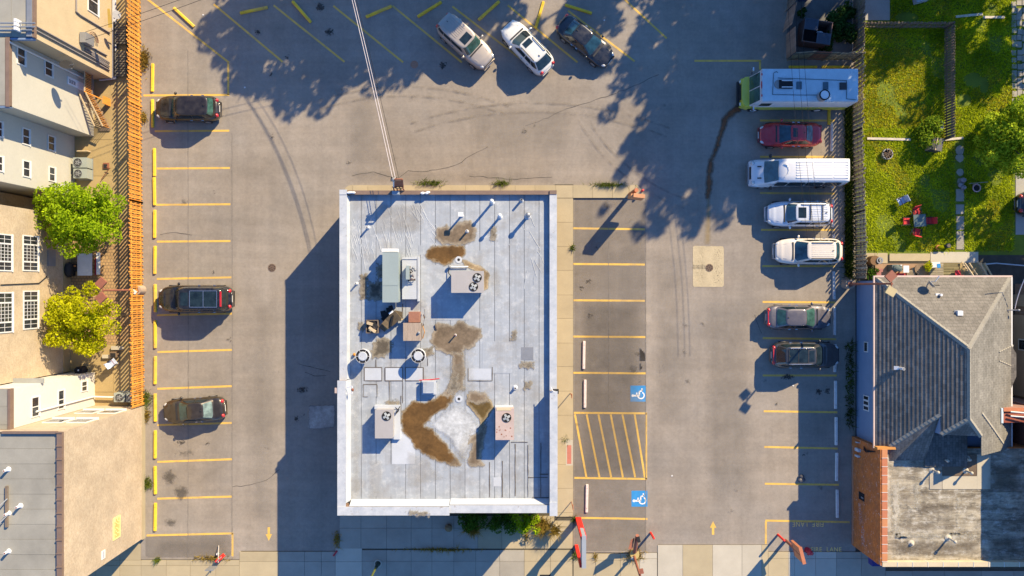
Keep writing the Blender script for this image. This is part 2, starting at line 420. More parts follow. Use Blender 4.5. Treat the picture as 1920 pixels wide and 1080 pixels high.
WOODO = mat('orange_cedar', (.60,.25,.035), .8, .16, 3, .14, 30, rnd=.28, stretch=(1,1,.3))
WOODG = mat('weathered_wood', (.30,.255,.175), .9, .18, 3, .15, 30, rnd=.25)
WOODD = mat('dark_weathered_wood', (.15,.115,.085), .9, .18, 3, .15, 30, rnd=.25)
WOODL = mat('pale_new_wood', (.46,.36,.22), .85, .15, 3, .12, 30, rnd=.12)
WOODB = mat('brown_deck_wood', (.17,.115,.07), .85, .18, 3, .12, 30, rnd=.15)
STUCCO = mat('tan_stucco', (.45,.355,.22), .95, .08, .8, .12, 14, bmp=.35)
SIDING = mat('cream_siding', (.44,.425,.365), .8, .05, .5, .04, 6)
SIDEW = mat('white_siding', (.56,.545,.49), .8, .05, .5, .04, 6)
BRICKT = brick_mat('tan_brick', (.45,.355,.235), (.38,.285,.18), (.43,.36,.26))
BRICKA = brick_mat('pale_tan_brick', (.43,.34,.235), (.37,.275,.18), (.44,.37,.27))
BRICKO = brick_mat('orange_painted_brick', (.62,.19,.03), (.44,.12,.022), (.34,.11,.03), wear=.575)
BRICKR = brick_mat('red_brick', (.30,.075,.04), (.24,.06,.035), (.35,.25,.2))
BRICKH = brick_mat('dark_brick', (.22,.13,.09), (.18,.10,.07), (.3,.25,.2))
PAVERS = brick_mat('yard_pavers', (.38,.25,.12), (.33,.205,.10), (.17,.12,.07), 'z', .24, .24, .022)
GREYROOF = mat('grey_membrane', (.255,.245,.208), .85, .22, .45, .05, 14, rnd=.04, bmp=.08)
BLUESIDE = mat('blue_grey_siding', (.16,.23,.34), .8, .06, 1, .05, 12)
SHING = shingle_mat('shade_toned_shingles', 'x', (.155,.143,.128), .33, .2, (1590-960)/25)  # same roofing, base darkened to paint in the west slope's shade
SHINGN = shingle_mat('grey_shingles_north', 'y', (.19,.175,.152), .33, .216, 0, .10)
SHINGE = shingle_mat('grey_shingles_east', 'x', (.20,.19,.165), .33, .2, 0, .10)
SHINGC = mat('grey_shingle_caps', (.245,.228,.19), .95, .12, 1.2, .15, 16, bmp=.4)
TARROOF = None
TRIMW = mat('white_trim', (.60,.595,.575), .6, .05, 2, .04, 20)
GLASSW = glass('window_glass', (.022,.026,.032), .08)
REDP = mat('red_paint', (.75,.02,.012), .5, .08, 3, .06, 20)
REDD = mat('faded_red_paint', (.42,.02,.035), .6, .12, 3, .08, 20)
ORSIGN = mat('orange_brown_sign', (.42,.15,.07), .6, .12, 3, .08, 20)
BROWNP = mat('rust_brown_pole', (.24,.085,.05), .7, .15, 3, .1, 20)
SOIL = mat('bare_soil', (.16,.125,.085), .95, .25, 1, .2, 20)
GSOIL = mat('lawn_soil', (.12,.16,.010), .95, .3, .8, .25, 14)
STONE = mat('path_stone', (.29,.27,.225), .9, .14, 2, .12, 20, rnd=.1)
CRACK = mat('crack_filler', (.05,.046,.042), .9, .2, 3, .2, 20)
GRASS = leaf_mat('grass_blades', (.19,.26,.006), (.58,.65,.025), .42)
GRASSD = leaf_mat('dry_grass_blades', (.32,.30,.012), (.54,.47,.035), .35)
WEED = leaf_mat('weed_blades', (.06,.095,.012), (.17,.20,.03), .3)
STRAW = leaf_mat('dry_weed_blades', (.22,.15,.03), (.38,.27,.06), .3)
CLOTHR = mat('red_cloth', (.50,.025,.03), .8, .12, 6, .08, 25)

# ------------------------------------------------------------------ the ground and the car park
MB().box(-250,250,-250,250,-.4,-.12).build('ground', SOIL, kind='structure')
lot = MB(); a = [G(264,-900), G(1604,-900), G(1604,1034), G(1440,1034), G(1440,1021), G(1234,1021), G(1234,1036), G(1075,1036), G(1075,960), G(637,960), G(637,1033), G(452,1033), G(452,1049), G(264,1049)]
lot.prism([(p.x,p.y) for p in a], -.11, 0); lot = lot.build('parking_lot', ASPH, kind='structure')
def line(x0,y0,x1,y1,w=3.7,z=.004,m=None,name='parking_line'):
    return ribbon(name, [G(x0,y0),G(x1,y1)], w/S, z, m or YELLOW, lot)
for x0,y0,x1,y1 in [(269,179,430,178),(428,178,428,117),(429,117,276,-2),(290,246,430,245),(294,316,431,315),(293,384,432,383),(294,453,432,452),(294,523,434,520),(294,591,435,588),(295,660,435,656),(295,729,435,724),(295,797,435,793),(295,866,435,861),(295,935,435,931),(275,1004,437,1000),(436,1000,436,1043)]: line(x0,y0,x1,y1)
for x0,y0,x1,y1 in [(401,8,530,116),(513,10,646,116),(625,11,756,117),(736,11,866,117),(848,12,985,117),(952,10,1083,117),(1065,20,1190,115),(1168,-4,1250,72)]: line(x0,y0,x1,y1,3.6)
for y0,x1,y1 in [(428,1209,430),(495,1209,496),(563,1209,564),(631,1210,632),(699,1211,700)]: line(1075,y0,x1,y1)
line(1076,774,1213,775); line(1211.5,775,1211.5,899); line(1077,896,1213,898); line(1090,971,1214,973)
for x0,x1 in [(1078,1099.5),(1100,1124),(1122,1146),(1145,1168),(1167,1191),(1190,1209)]: line(x0,777,x1,895,3.6)
for x0,y0,x1,y1 in [(1425,226,1565,226),(1425,294,1564,294),(1425,362,1565,363),(1427,431,1566,431),(1429,499,1565,499),(1430,566,1566,567),(1430,634,1568,636),(1430,704,1569,704),(1432,771,1570,773),(1433,838,1571,841),(1434,907,1573,909),(1435,976,1593,979),(1436,978,1436,1020),(1302,114,1427,114),(1425,115,1425,131)]: line(x0,y0,x1,y1)
def arrow(cx, cy, d):
    mb = MB(); c = G(cx,cy)
    for pts in ([(-.09,-.5),(.09,-.5),(.09,.02),(-.09,.02)],[(-.24,.02),(.24,.02),(0,.52)]):
        mb.face(*[(c.x+x, c.y+y*d, .004) for x,y in (pts if d>0 else pts[::-1])])
    mb.build('arrow_marking', YELLOW, lot)
arrow(504,1001,-1); arrow(1337,990,1)
def lettering(s, cx, cy, w, h, rot):
    cu = bpy.data.curves.new('lettering','FONT'); cu.body = s; cu.align_x = 'CENTER'; cu.align_y = 'CENTER'; cu.size = 1; cu.space_character = 1.12; cu.offset = .004
    o = bpy.data.objects.new('tmp', cu); COL.objects.link(o); bpy.context.view_layer.update()
    me = bpy.data.meshes.new_from_object(o.evaluated_get(bpy.context.evaluated_depsgraph_get())); bpy.data.objects.remove(o)
    v = np.array([tuple(q.co) for q in me.vertices]); lo, hi = v.min(0), v.max(0)
    c = G(cx,cy)
    for q in me.vertices:
        x = ((q.co.x-lo[0])/(hi[0]-lo[0])-.5)*w; y = ((q.co.y-lo[1])/(hi[1]-lo[1])-.5)*h
        q.co = (c.x+x*math.cos(rot)-y*math.sin(rot), c.y+x*math.sin(rot)+y*math.cos(rot), .004)
    me.materials.append(mat('faded_yellow_lettering',(.80,.53,.15),.8,.1,3,.1,14)); ob = bpy.data.objects.new('lettering', me); COL.objects.link(ob); ob.parent = lot
lettering('FIRE  LANE', 1515, 983, 2.32, .36, math.pi)
lettering('FIRE  LANE', 1549, 1030, 2.30, .32, 0)
def access_symbol(x0,y0,x1,y1):
    a, b = G(x0,y1), G(x1,y0); MB().face((a.x,a.y,.004),(b.x,a.y,.004),(b.x,b.y,.004),(a.x,b.y,.004)).build('accessible_bay_square', BLUEP, lot)
    c = (a+b)/2; q = (b.x-a.x)/30; z = .008; mb = MB()      # 30 px square, seen with the head to the left
    def pt(x,y): return (c.x+(x-15)*q, c.y-(y-15)*q, z)
    def disc(x,y,r,n=14): mb.face(*[pt(x+r*math.cos(2*math.pi*i/n), y-r*math.sin(2*math.pi*i/n)) for i in range(n)])
    def stroke(p0,p1,w):
        d = Vector((p1[0]-p0[0],p1[1]-p0[1])).normalized(); n_ = Vector((-d.y,d.x))*w/2
        mb.face(pt(p0[0]+n_.x,p0[1]+n_.y),pt(p1[0]+n_.x,p1[1]+n_.y),pt(p1[0]-n_.x,p1[1]-n_.y),pt(p0[0]-n_.x,p0[1]-n_.y))
    disc(4.6,19,2.5)
    stroke((7,19),(18,18.5),3.2); stroke((12,19),(12.5,13),2.2); stroke((17,18.5),(17.5,11),2.6); stroke((17,11.5),(24,8.5),2.6); stroke((23,9.5),(22,5),2.4)
    arcs = [(20.5+6.2*math.cos(t), 18.5+6.2*math.sin(t)) for t in np.linspace(-1.15,2.9,16)]
    for p0,p1 in zip(arcs[:-1],arcs[1:]): stroke(p0,p1,2.3)
    o = mb.build('wheelchair_symbol', WHITEP, lot)
    return o
access_symbol(1182,723,1211,753); access_symbol(1184,920,1214,950)

# drains, covers, patches
def drain(name, cx, cy, r, z, m, m2, parent):
    c = G(cx,cy); MB().cyl((c.x,c.y,z),(c.x,c.y,z+.012),r,r,24).build(name, m, parent)
    mb = MB()
    for k in range(8):
        t = k*math.pi/4; mb.obox((c.x+math.cos(t)*r*.55,c.y+math.sin(t)*r*.55,z+.016),(r*.7,.05,.01),t)
    mb.ring((c.x,c.y),r*.9,r*1.06,z,z+.02,24); mb.build('drain_grate', m2, parent)
DR = mat('drain_iron',(.05,.035,.03),.8,.2,4,.1,20); DR2 = mat('drain_rim',(.15,.10,.07),.8,.2,4,.1,20)
drain('storm_drain', 510, 502, .28, .002, DR, DR2, lot)
c = G(777,121); MB().cyl((c.x,c.y,.0),(c.x,c.y,.014),.29,.29,24).build('manhole_cover', mat('orange_iron',(.30,.16,.10),.8,.15,5,.12,20), lot)
pad = [G(1299,463),G(1302,461),G(1355,462),G(1357,466),G(1357,535),G(1354,538),G(1301,538),G(1299,535)]
padm = MB().prism([(p.x,p.y) for p in pad],-.02,.012).build('drain_pad', mat('old_pad_concrete',(.42,.35,.225),.9,.12,1.5,.14,12), lot)
drain('storm_drain', 1330, 502, .27, .013, DR, DR2, lot)
OIL = decal_mat('oil_spots',(.055,.048,.042),(.09,.08,.07),.1,.9,7,.1,.8,.85)
OILF = decal_mat('faint_oil',(.09,.08,.07),(.11,.1,.09),.3,.9,4,.2,.9,.55)
SPECK = decal_mat('oil_specks',(.05,.045,.04),(.07,.06,.055),.3,.4,3,.2,.9,.9,speck=.60)
PADM = decal_mat('pad_cracks',(.10,.09,.06),(.14,.12,.08),.2,.4,3,.2,.9,.9,speck=.56)
RUSTST = decal_mat('rust_run',(.21,.062,.022),(.16,.09,.05),.25,.45,2.2,.25,.7,.92,shift=.17)
YST = decal_mat('ochre_run',(.36,.24,.07),(.30,.23,.12),.3,.3,3,.2,.9,.5)
WORN = decal_mat('worn_patch',(.26,.235,.205),(.25,.225,.195),1.0,1.0,1.0,.5,.95,.25)
DUSK = decal_mat('dark_wear',(.115,.102,.09),(.13,.115,.1),.9,1.1,.9,.5,.95,.26)
zc = [.010]
def lotdecal(name, pts, m, margin=.3, res=.12):
    zc[0] += .0005; return decal(name, [G(x,y,zc[0]) for x,y in pts], m, lot, margin, res)
def blob(x,y,rx,ry=None,n=10):
    ry = ry or rx; return [(x+rx*math.cos(2*math.pi*i/n)*random.uniform(.8,1.15), y+ry*math.sin(2*math.pi*i/n)*random.uniform(.8,1.15)) for i in range(n)]
lotdecal('rust_stain', [(1387,197),(1387,207),(1376,214),(1366,222),(1360,238),(1353,255),(1349,268),(1344,282),(1340,292),(1334,302),(1336,315),(1332,330),(1334,345),(1329,372),(1325,372),(1325,352),(1326,335),(1328,315),(1331,300),(1338,288),(1343,270),(1347,255),(1352,240),(1356,222),(1365,211),(1376,202)], RUSTST, .35, .1)
lotdecal('ochre_stain', [(1324,370),(1334,370),(1334,460),(1318,460)], YST, .5, .15)
lotdecal('ochre_stain', [(1316,466),(1334,466),(1333,486),(1318,486)], decal_mat('ochre_blot',(.47,.31,.07),(.42,.31,.12),.3,.4,3,.2,.9,.7), .4, .1)
lotdecal('crack_speckle', [(1301,463),(1322,463),(1324,536),(1301,536)], PADM, .2, .1); lotdecal('crack_speckle', [(1338,463),(1356,463),(1356,536),(1334,536)], PADM, .2, .1)
for x,y,rx,ry,m in [(1103,527,14,9,SPECK),(1103,527,5,5,OIL),(1090,540,4,4,OIL),(1105,590,12,10,SPECK),(1106,592,5,4,OIL),(1168,480,6,4,OILF),(1187,694,12,9,OILF),(1197,664,7,7,OILF),(1190,672,14,16,SPECK),(1113,655,10,14,SPECK),(1283,660,4,5,OILF),(1240,686,6,4,OILF),(1237,698,6,3,OILF),(1290,715,7,5,OILF),(1285,610,6,5,OILF),(1317,607,5,5,OILF),
    (830,123,7,7,OIL),(600,14,9,9,OIL),(618,60,8,8,OIL),(484,60,6,6,OIL),(508,140,4,4,OIL),(538,107,4,4,OIL),(340,830,8,4,OIL),(350,850,16,7,OILF),(326,850,8,12,SPECK),(320,895,20,12,SPECK),(318,895,14,14,OILF),(320,980,14,9,OILF),(340,925,16,14,OILF),(345,380,9,6,OILF),(400,512,3,3,OIL),(640,170,3,2,OIL),(568,730,10,6,OIL),(556,785,5,5,OIL),(570,776,3,3,OIL),(1478,707,13,5,OIL),(1535,735,6,6,OIL),(1508,852,3,4,OIL),(1380,920,5,3,OILF),(1370,958,5,4,OILF),(982,247,4,5,OIL),(655,304,4,3,OIL),(1165,378,6,4,OILF),(1157,392,5,3,OILF)]:
    lotdecal('oil_stain', blob(x,y,rx,ry), m, .25, .1)
for pts,m in [([(1085,560),(1205,560),(1205,900),(1085,900)],DUSK),([(300,1006),(430,1006),(430,1046),(280,1046)],DUSK),([(650,318),(1040,318),(1040,345),(650,345)],DUSK),
    ([(640,180),(700,175),(720,300),(650,310)],WORN),([(880,190),(1080,200),(1060,300),(880,300)],WORN),([(470,560),(520,560),(515,980),(470,980)],WORN),([(1320,560),(1400,560),(1410,930),(1320,940)],WORN),([(1220,470),(1290,470),(1290,800),(1225,800)],WORN)]:
    lotdecal('wear_patch', pts, m, .8, .3)
LANE = decal_mat('paving_lane',(.165,.148,.13),(.165,.148,.13),.06,.10,6,.05,.95,.26)
for pts in [[(1076,374),(1210,374),(1212,1034),(1076,1034)],[(272,1004),(434,1002),(434,1046),(272,1046)]]: decal('paving_lane', [G(x,y,.0022) for x,y in pts], LANE, lot, .15, .3)
for x,y0,y1 in [(352.5,95,1045),(435,250,1000),(1210.5,372,1034),(1141,372,770)]: ribbon('paving_seam',[G(x,y0),G(x+.5,(y0+y1)/2),G(x,y1)],.05,.0092,mat('seam_dark',(.168,.15,.13),.95,.3,2,.2,14),lot,.015)
for i in range(46):
    x,y=random.choice([(random.uniform(300,440),random.uniform(120,1000)),(random.uniform(1080,1210),random.uniform(380,960)),(random.uniform(1430,1560),random.uniform(230,980)),(random.uniform(440,640),random.uniform(180,1000)),(random.uniform(640,1350),random.uniform(150,340))]); r=random.uniform(2,6)
    lotdecal('oil_stain', blob(x,y,r,r*random.uniform(.6,1.2),7), random.choice((OIL,OILF,OILF,SPECK)), .22, .1)
# a paler square patch of paving in the building's shade
lotdecal('repair_patch', [(578,760),(629,758),(629,802),(579,805)], decal_mat('pale_patch',(.42,.39,.35),(.36,.33,.3),.1,.25,3,.2,.95,.85), .2, .1)
for pts in [[(748,333),(765,320),(790,322),(830,316),(856,309),(882,292),(915,275)],[(985,236),(1010,228),(1062,204),(1110,190),(1180,165),(1235,140)],[(435,913),(470,909),(500,900),(524,880)],[(560,682),(590,690),(620,697)],[(572,698),(590,705),(612,704)],[(1415,590),(1428,625)],[(660,330),(700,322),(745,335)],[(300,440),(330,436),(360,441)],[(880,330),(960,336),(1035,332)]]:
    ribbon('crack', [G(x,y) for x,y in pts], .035, .009, CRACK, lot, .05)
# tyre sweeps
for (cx,cy,r,t0,t1) in [(1390,60,330,3.6,4.4),(760,700,520,1.2,1.9),(1000,900,690,1.2,1.9)]:
    for dr in (0,17):
        zc[0] += .0005; ribbon('tyre_track', [G(cx+(r+dr)*math.cos(t), cy-(r+dr)*math.sin(t)) for t in np.linspace(t0,t1,30)], .16, zc[0], decal_mat('tyre_rubber',(.13,.115,.10),(.13,.115,.1),.1,.1,2,.1,.95,.001,speck=.42), lot)
_tm = bpy.data.materials['tyre_rubber']     # tracks carry no sd attribute: broken up by noise alone
_t = _tm.node_tree; _b = _t.nodes['Principled BSDF']; _l = _b.inputs['Alpha'].links[0]; _t.links.remove(_l)
_t.links.new(mrange(_t, noise(_t, pos(_t), .9, 6, .7), .42, .75, 0, .55), _b.inputs['Alpha'])

# ------------------------------------------------------------------ pavements: every slab its own piece over a bed
pave = gb(100,1040,1660,1112,-.1,-.01); 
gb(637,962,1075,1040,-.1,.006,pave); gb(1040,346,1075,975,-.1,.06,pave); gb(655,348,1180,372,-.1,.06,pave)
pave = pave.build('pavement', mat('joint_dirt',(.075,.065,.045),.95,.2,3,.2,20), kind='structure')
def slab(x0,y0,x1,y1,m,z=.035,gap=.5,h=.05):
    a, b = G(x0+gap/2,y1-gap/2), G(x1-gap/2,y0+gap/2)
    MB().box(a.x,b.x,a.y,b.y,z-h,z+random.uniform(-.004,.004)).build('slab', m, pave)
def slabs(xs, ys, ms, z=.035):
    for i in range(len(xs)-1):
        for j in range(len(ys)-1):
            m = ms(i,j) if callable(ms) else ms
            slab(xs[i],ys[j],xs[i+1],ys[j+1],m,z)
slabs([100,140,180,225,265,312,357,405,449], [1050,1060,1110], TAN)
slabs([140,180,225,264], [1012,1050], TAN)
slabs([449,522,571,603,629], [1034,1052.5,1110], lambda i,j: GREYC if i else TAN)
slabs([629,679], [1028,1053,1110], PALE)
slabs([637,677,725,771,810,851,896,941,985,1032,1074], [967,990,1028.5], lambda i,j: GREYC if i<6 else TAN)
slabs([679,725,771,810,851,892,937,983,1032,1073.5], [1031,1052,1110], lambda i,j: GREYC if i<7 else TAN)
slabs([1075,1117,1163,1199], [1037.5,1050,1110], TAN); slabs([1199,1232],[1036.5,1047,1110], PALE)
for x0,x1,m in [(1233,1280,PALE),(1280,1336,TAN),(1336,1391,PALE),(1391,1428,PALE),(1428,1440,TAN)]: slab(x0,1021.5,x1,1110,m)
slabs([1440,1478,1489,1529,1568], [1034.5,1047,1110], lambda i,j: PALE if i else TAN)
slabs([1568,1615,1660], [1034.5,1047,1110], GREYC)
slabs([1660,1710,1770,1840,1900,1960], [1070,1110], GREYC)
MB().box(-80,80,G(0,1420).y,G(0,1112.5).y,-.12,-.08).build('road', ASPH, kind='structure')
pave2 = gb(1660.5,1062,1980,1112,-.1,.0).build('pavement', bpy.data.materials['joint_dirt'], kind='structure')
# raised walk along the building
ws = [359,372,417,462,507,553,597,643,687,733,778,824,870,915,960,968]
for i in range(1,len(ws)-1): slab(1042,ws[i],1074.5,ws[i+1],TAN,.12,.4,.12)
xs = [662,690,735,780,827,873,920,966,1003,1042,1074,1111,1148,1179]
for i in range(len(xs)-1): slab(xs[i],347.5,xs[i+1],360 if xs[i]<1040 else 371.5,TAN,.12,.4,.14)
q = [G(1179.3,347.5),G(1194,347.5),G(1203,356),G(1206,364),G(1196,371.5),G(1179.3,371.5)]; MB().prism([(p.x,p.y) for p in q],-.02,.12).build('slab',TAN,pave)
q = [G(661.7,347.5),G(655,348),G(650,351),G(647,356),G(647,360),G(661.7,360)]; MB().prism([(p.x,p.y) for p in q],-.02,.12).build('slab',TAN,pave)
pr = MB(); a,b = G(1063,869),G(1071,834); pr.box(a.x,b.x,a.y,b.y,.12,.126).build('tactile_plate', mat('pink_tactile',(.42,.15,.11),.8,.1,4,.2,30), pave)
a,b = G(1061,872),G(1074,824); MB().box(a.x,b.x,a.y,b.y,.119,.1235).build('ramp_patch', PALE, pave)
slots = [(1015,1079)]
a,b = G(1012,1090),G(1032,1077); MB().box(a.x,b.x,a.y,b.y,.03,.04).build('pavement_grate', DARKM, pave)

# ------------------------------------------------------------------ back yard on the left
yard = gb(60,-60,263.6,765,-.1,.0); yard = yard.build('yard_paving', YARDC, kind='structure')
for x0,y0,x1,y1 in [(150,176,215,262),(150,262,218,330),(150,330,218,405),(215,60,262,180),(218,180,262,300),(218,300,262,405),(175,650,225,700),(175,700,213,735),(213,700,240,760),(225,640,262,700)]:
    slab_ = MB(); a,b = G(x0+.3,y1-.3),G(x1-.3,y0+.3); slab_.box(a.x,b.x,a.y,b.y,.0,.02+random.uniform(0,.008)).build('yard_slab', YARDC, yard)
a,b = G(130,645),G(262,408); MB().box(a.x,b.x,a.y,b.y,.0,.018).build('paver_field', PAVERS, yard)
# lawn on the right: soil sheet, tufts, paths
lawn = gb(1604.5,-200,1990,478,-.11,.0).build('lawn', GSOIL, kind='structure')
alley = gb(1600,470,1990,1065,-.115,-.004).build('side_passage', mat('passage_dirt',(.05,.045,.035),.95,.3,2,.2,20), kind='structure')
pts = area_points([(1612,50,1772,262),(1616,262,1900,470),(1670,-40,1900,60),(1785,30,1902,262)], 88000)
pp = np.stack([pts[:,0]*S+960, 540-pts[:,1]*S],1)
bare = ((pp[:,0]-1825)**2/18**2+(pp[:,1]-150)**2/14**2<1)|((pp[:,0]-1808)**2/14**2+(pp[:,1]-188)**2/12**2<1)|((pp[:,0]-1845)**2/9**2+(pp[:,1]-160)**2/16**2<1)|((pp[:,0]>1790)&(pp[:,0]<1808)&(pp[:,1]>258))
bare |= ((pp[:,0]-1700)**2/22**2+(pp[:,1]-33)**2/10**2<1)
dry = (pp[:,0]<1735)&(pp[:,1]>90)&(pp[:,1]<240)&(RNG.random(len(pp))<.75)
px_ = np.sin(pts[:,0]*.8+1)*np.sin(pts[:,1]*.63+.4*pts[:,0])+.5*np.sin(pts[:,0]*2.3)*np.sin(pts[:,1]*1.9+2); dry |= (px_>.62)&(RNG.random(len(pp))<.7); bare |= (px_<-.82)&(RNG.random(len(pp))<.8)
hashn = (np.sin(pts[:,0]*2.1)+np.sin(pts[:,1]*2.7+pts[:,0]))*.5
blades('grass', pts[~bare&~dry], .10, .038, GRASS, lean=1.1)['kind'] = 'stuff'
blades('grass', pts[dry&~bare], .08, .036, GRASSD, lean=1.1)['kind'] = 'stuff'
a,b = G(1618,38),G(1668,-60); MB().box(a.x,b.x,a.y,b.y,.0,.03).build('yard_slab', mat('bluish_slab',(.33,.32,.29),.9,.1,1,.1,20), lawn)
# stepping path: stones one by one
for i,(x,y,r) in enumerate([(1799,282,9),(1799,296,8),(1800,323,7),(1801,341,7.5)]):
    c = G(x,y); mb = MB().prism([(c.x+r/S*math.cos(t)*random.uniform(.85,1.1), c.y+r/S*math.sin(t)*random.uniform(.85,1.1)) for t in np.linspace(0,2*math.pi,9)[:-1]],0,.04); mb.build('stepping_stone', STONE, lawn)
for x0,y0,x1,y1 in [(1792,354,1807,378),(1792,383,1807,402),(1793,405,1807,431),(1793,433,1807,468)]:
    a,b = G(x0,y1-.5),G(x1,y0+.5); MB().box(a.x,b.x,a.y,b.y,0,.04).build('stepping_stone', STONE, lawn)
# patio by the house
for x0,y0,x1,y1,m in [(1618,474,1640,494,TAN),(1640,474,1664,494,TAN),(1667,475,1744,490,TAN),(1744,472,1834,493,PALE),(1640,494,1744,520,mat('patio_clay',(.30,.19,.115),.9,.12,2,.12,20)),(1744,493,1850,521,YARDC)]:
    a,b = G(x0+.4,y1-.4),G(x1-.4,y0+.4); MB().box(a.x,b.x,a.y,b.y,-.02,.05).build('patio_slab', m, lawn)
# stone path along the right edge: cobbles one by one
random.seed(11)
for y in range(-6,190,13):
    for x in (1901,1911,1921):
        dx,dy = random.uniform(-1,1),random.uniform(-2,2)
        a,b = G(x+dx-4.4,y+dy+random.uniform(4,6)),G(x+dx+4.4,y+dy-random.uniform(4,6)); MB().box(a.x,b.x,a.y,b.y,0,.05+random.uniform(0,.02)).build('path_stone', STONE, lawn)
a,b = G(1904,440),G(1960,325); MB().box(a.x,b.x,a.y,b.y,0,.03).build('drive_slab', mat('bluish_slab',(.3,.3,.3)), lawn)
# ------------------------------------------------------------------ the flat-roofed building in the middle
bld = thing('flat_roofed_building', 'low building with a stained white flat roof in the middle of the car park', 'building', G(850,650))
ZR = 4.4
gb(665,373,1036,924,0,4.2).build('wall', BRICKH, bld)
gb(667,375,1034,922,4.2,4.36).build('roof_deck', mat('roof_deck_grey',(.2,.19,.18)), bld)
random.seed(3)
ys0, ys1 = 377, 910; x = 674.0; k = 0
while x < 1027:
    w = 25.6; x1 = min(x+w, 1027.4)
    a,b = G(x+.38,ys1),G(x1-.38,ys0); MB().box(a.x,b.x,a.y,b.y,4.36,ZR+(.006 if k%2 else 0)).build('roof_sheet', ROOFW, bld); x = x1; k += 1
roofbits = bld
WALLB = {}
def para(x0,y0,x1,y1,z1,m=BRICKH,cm=COPE,over=.04,ch=.06,name='parapet'):
    p = gb(x0,y0,x1,y1,4.2,z1-ch).build(name, m, bld)
    a,b = G(x0,y1),G(x1,y0); MB().box(a.x-over,b.x+over,a.y-over,b.y+over,z1-ch,z1).build('coping', cm, p); return p
para(665.3,380,676,697,4.82); para(664.8,698,677,911,5.36)
para(1025.5,380,1036,715,4.76); para(1025,716,1036.2,902,5.4)
para(665,912,853,924.5,5.4); para(854,910,1024,921,5.3); para(1024.6,904,1036,925,5.46)
para(665.3,372.5,676,379,4.85); para(677,373,1024,379,4.72,BRICKH,COPEB,.02); para(1025,373,1036,379,4.8,BRICKH,COPEB,.02)
# cant strips where the roofing turns up the parapet (sloped, lit)
def cant(x0,y0,x1,y1,side,z=4.72,m=COPE):
    a,b = G(x0,y1),G(x1,y0); mb = MB()
    if side=='w': mb.add([(a.x,a.y,z),(a.x,b.y,z),(b.x,b.y,ZR+.01),(b.x,a.y,ZR+.01),(a.x,a.y,ZR),(a.x,b.y,ZR)],[(0,3,2,1),(0,4,3),(1,2,5)])
    else: mb.add([(a.x,a.y,z),(b.x,a.y,z),(b.x,b.y,ZR+.01),(a.x,b.y,ZR+.01),(a.x,a.y,ZR),(b.x,a.y,ZR)],[(0,1,2,3),(0,3,4),(1,5,2)])
    mb.build('cant_strip', m, bld)
cant(676.6,381,680,697,'w'); cant(677.6,698,682,906,'w',5.2,ROOFP); cant(683,904.5,853,911.3,'s',5.2,ROOFP); cant(854,903.5,1024,909.2,'s',5.1,ROOFP)
# patches, sealant lines
def rpatch(x0,y0,x1,y1,m=ROOFP,z=.014,name='roof_patch'):
    a,b = P(x0,y1,ZR),P(x1,y0,ZR); return MB().box(a.x,b.x,a.y,b.y,ZR,ZR+z).build(name,m,bld)
for x0,y0,x1,y1,m in [(684,690,715,713,ROOFP),(723,690,754,713,ROOFP),(761,690,792,713,ROOFP),(684,722,706,744,ROOFW),(878,691,921,712,ROOFP),(977,651,1000,675,GREYM),(785,460,805,478,ROOFW),(790,497,880,600,ROOFW),(905,640,960,700,ROOFW),(735,800,778,870,ROOFP),(685,870,735,930,ROOFW),(925,895,940,912,ROOFP),(850,470,905,500,ROOFW)]:
    rpatch(x0,y0,x1,y1,m,.012+.002*random.random())
SEAL = decal_mat('tar_line',(.10,.085,.07),(.17,.15,.13),.03,.12,6,.03,.8,.95)
zr = [ZR+.020]
def rdecal(name, pts, m, margin=.3, res=.1):
    zr[0] += .0006; return decal(name,[P(x,y,zr[0]) for x,y in pts], m, bld, margin, res)
def tar(x0,y0,x1,y1,w=1.6):
    zr[0] += .0004; ribbon('tar_seam',[P(x0,y0,ZR),P(x1,y1,ZR)],w*.037,zr[0],DARKLINE,bld,.012)
for x0,y0,x1,y1 in [(683,689,716,689),(683,714,716,714),(683,689,683,714),(716,689,716,714),(722,689,755,689),(722,714,755,714),(722,689,722,714),(755,689,755,756),(760,689,794,689),(760,714,786,714),(760,689,760,714),(794,689,794,714),(681,721,707,721),(681,744,690,744),(681,721,681,744),(707,721,707,745),(730,715,730,752),(705,674,705,688),(802,672,802,686),(878,690,878,714),(923,688,923,714),(878,714,922,714),
    (918,866,918,932),(942,864,942,932),(966,832,966,930),(990,834,990,932),(1014,830,1014,932),(990,895,1027,895),(1012,889,1028,889),(998,933,1029,933),(958,829,990,829),(752,742,752,795),(755,570,755,600)]: tar(x0,y0,x1,y1)
BRN = decal_mat('standing_silt',(.115,.062,.02),(.30,.235,.145),.16,.62,2.4,.13,.65,.97,det=9,shift=.16)
BRN2 = decal_mat('dry_silt',(.165,.125,.085),(.31,.265,.20),.14,.62,2.2,.18,.9,.92,det=9,shift=.12)
DIRT = decal_mat('roof_dirt',(.10,.085,.065),(.26,.23,.18),.12,.95,4,.2,.9,.9,det=9,shift=.08)
FAINT = decal_mat('faint_dirt',(.33,.29,.22),(.36,.33,.27),.3,.9,2.0,.4,.9,.20)
rdecal('bright_coating_patch',[(800,797),(838,764),(852,756),(868,762),(888,778),(900,797),(888,832),(872,866),(856,850),(838,822),(812,806)],decal_mat('bright_coating',(.47,.49,.50),(.42,.44,.46),.3,.5,2.0,.3,.7,.85,det=9),.5,.12)
rdecal('silt_stain',[(842,742),(848,742),(846,752),(832,765),(815,775),(805,785),(794,796),(793,800),(808,806),(822,822),(836,832),(842,848),(858,866),(862,872),(848,870),(820,862),(800,853),(780,838),(772,824),(758,810),(755,790),(754,775),(762,765),(776,755),(795,757),(812,752),(828,742)],BRN,.5,.08)
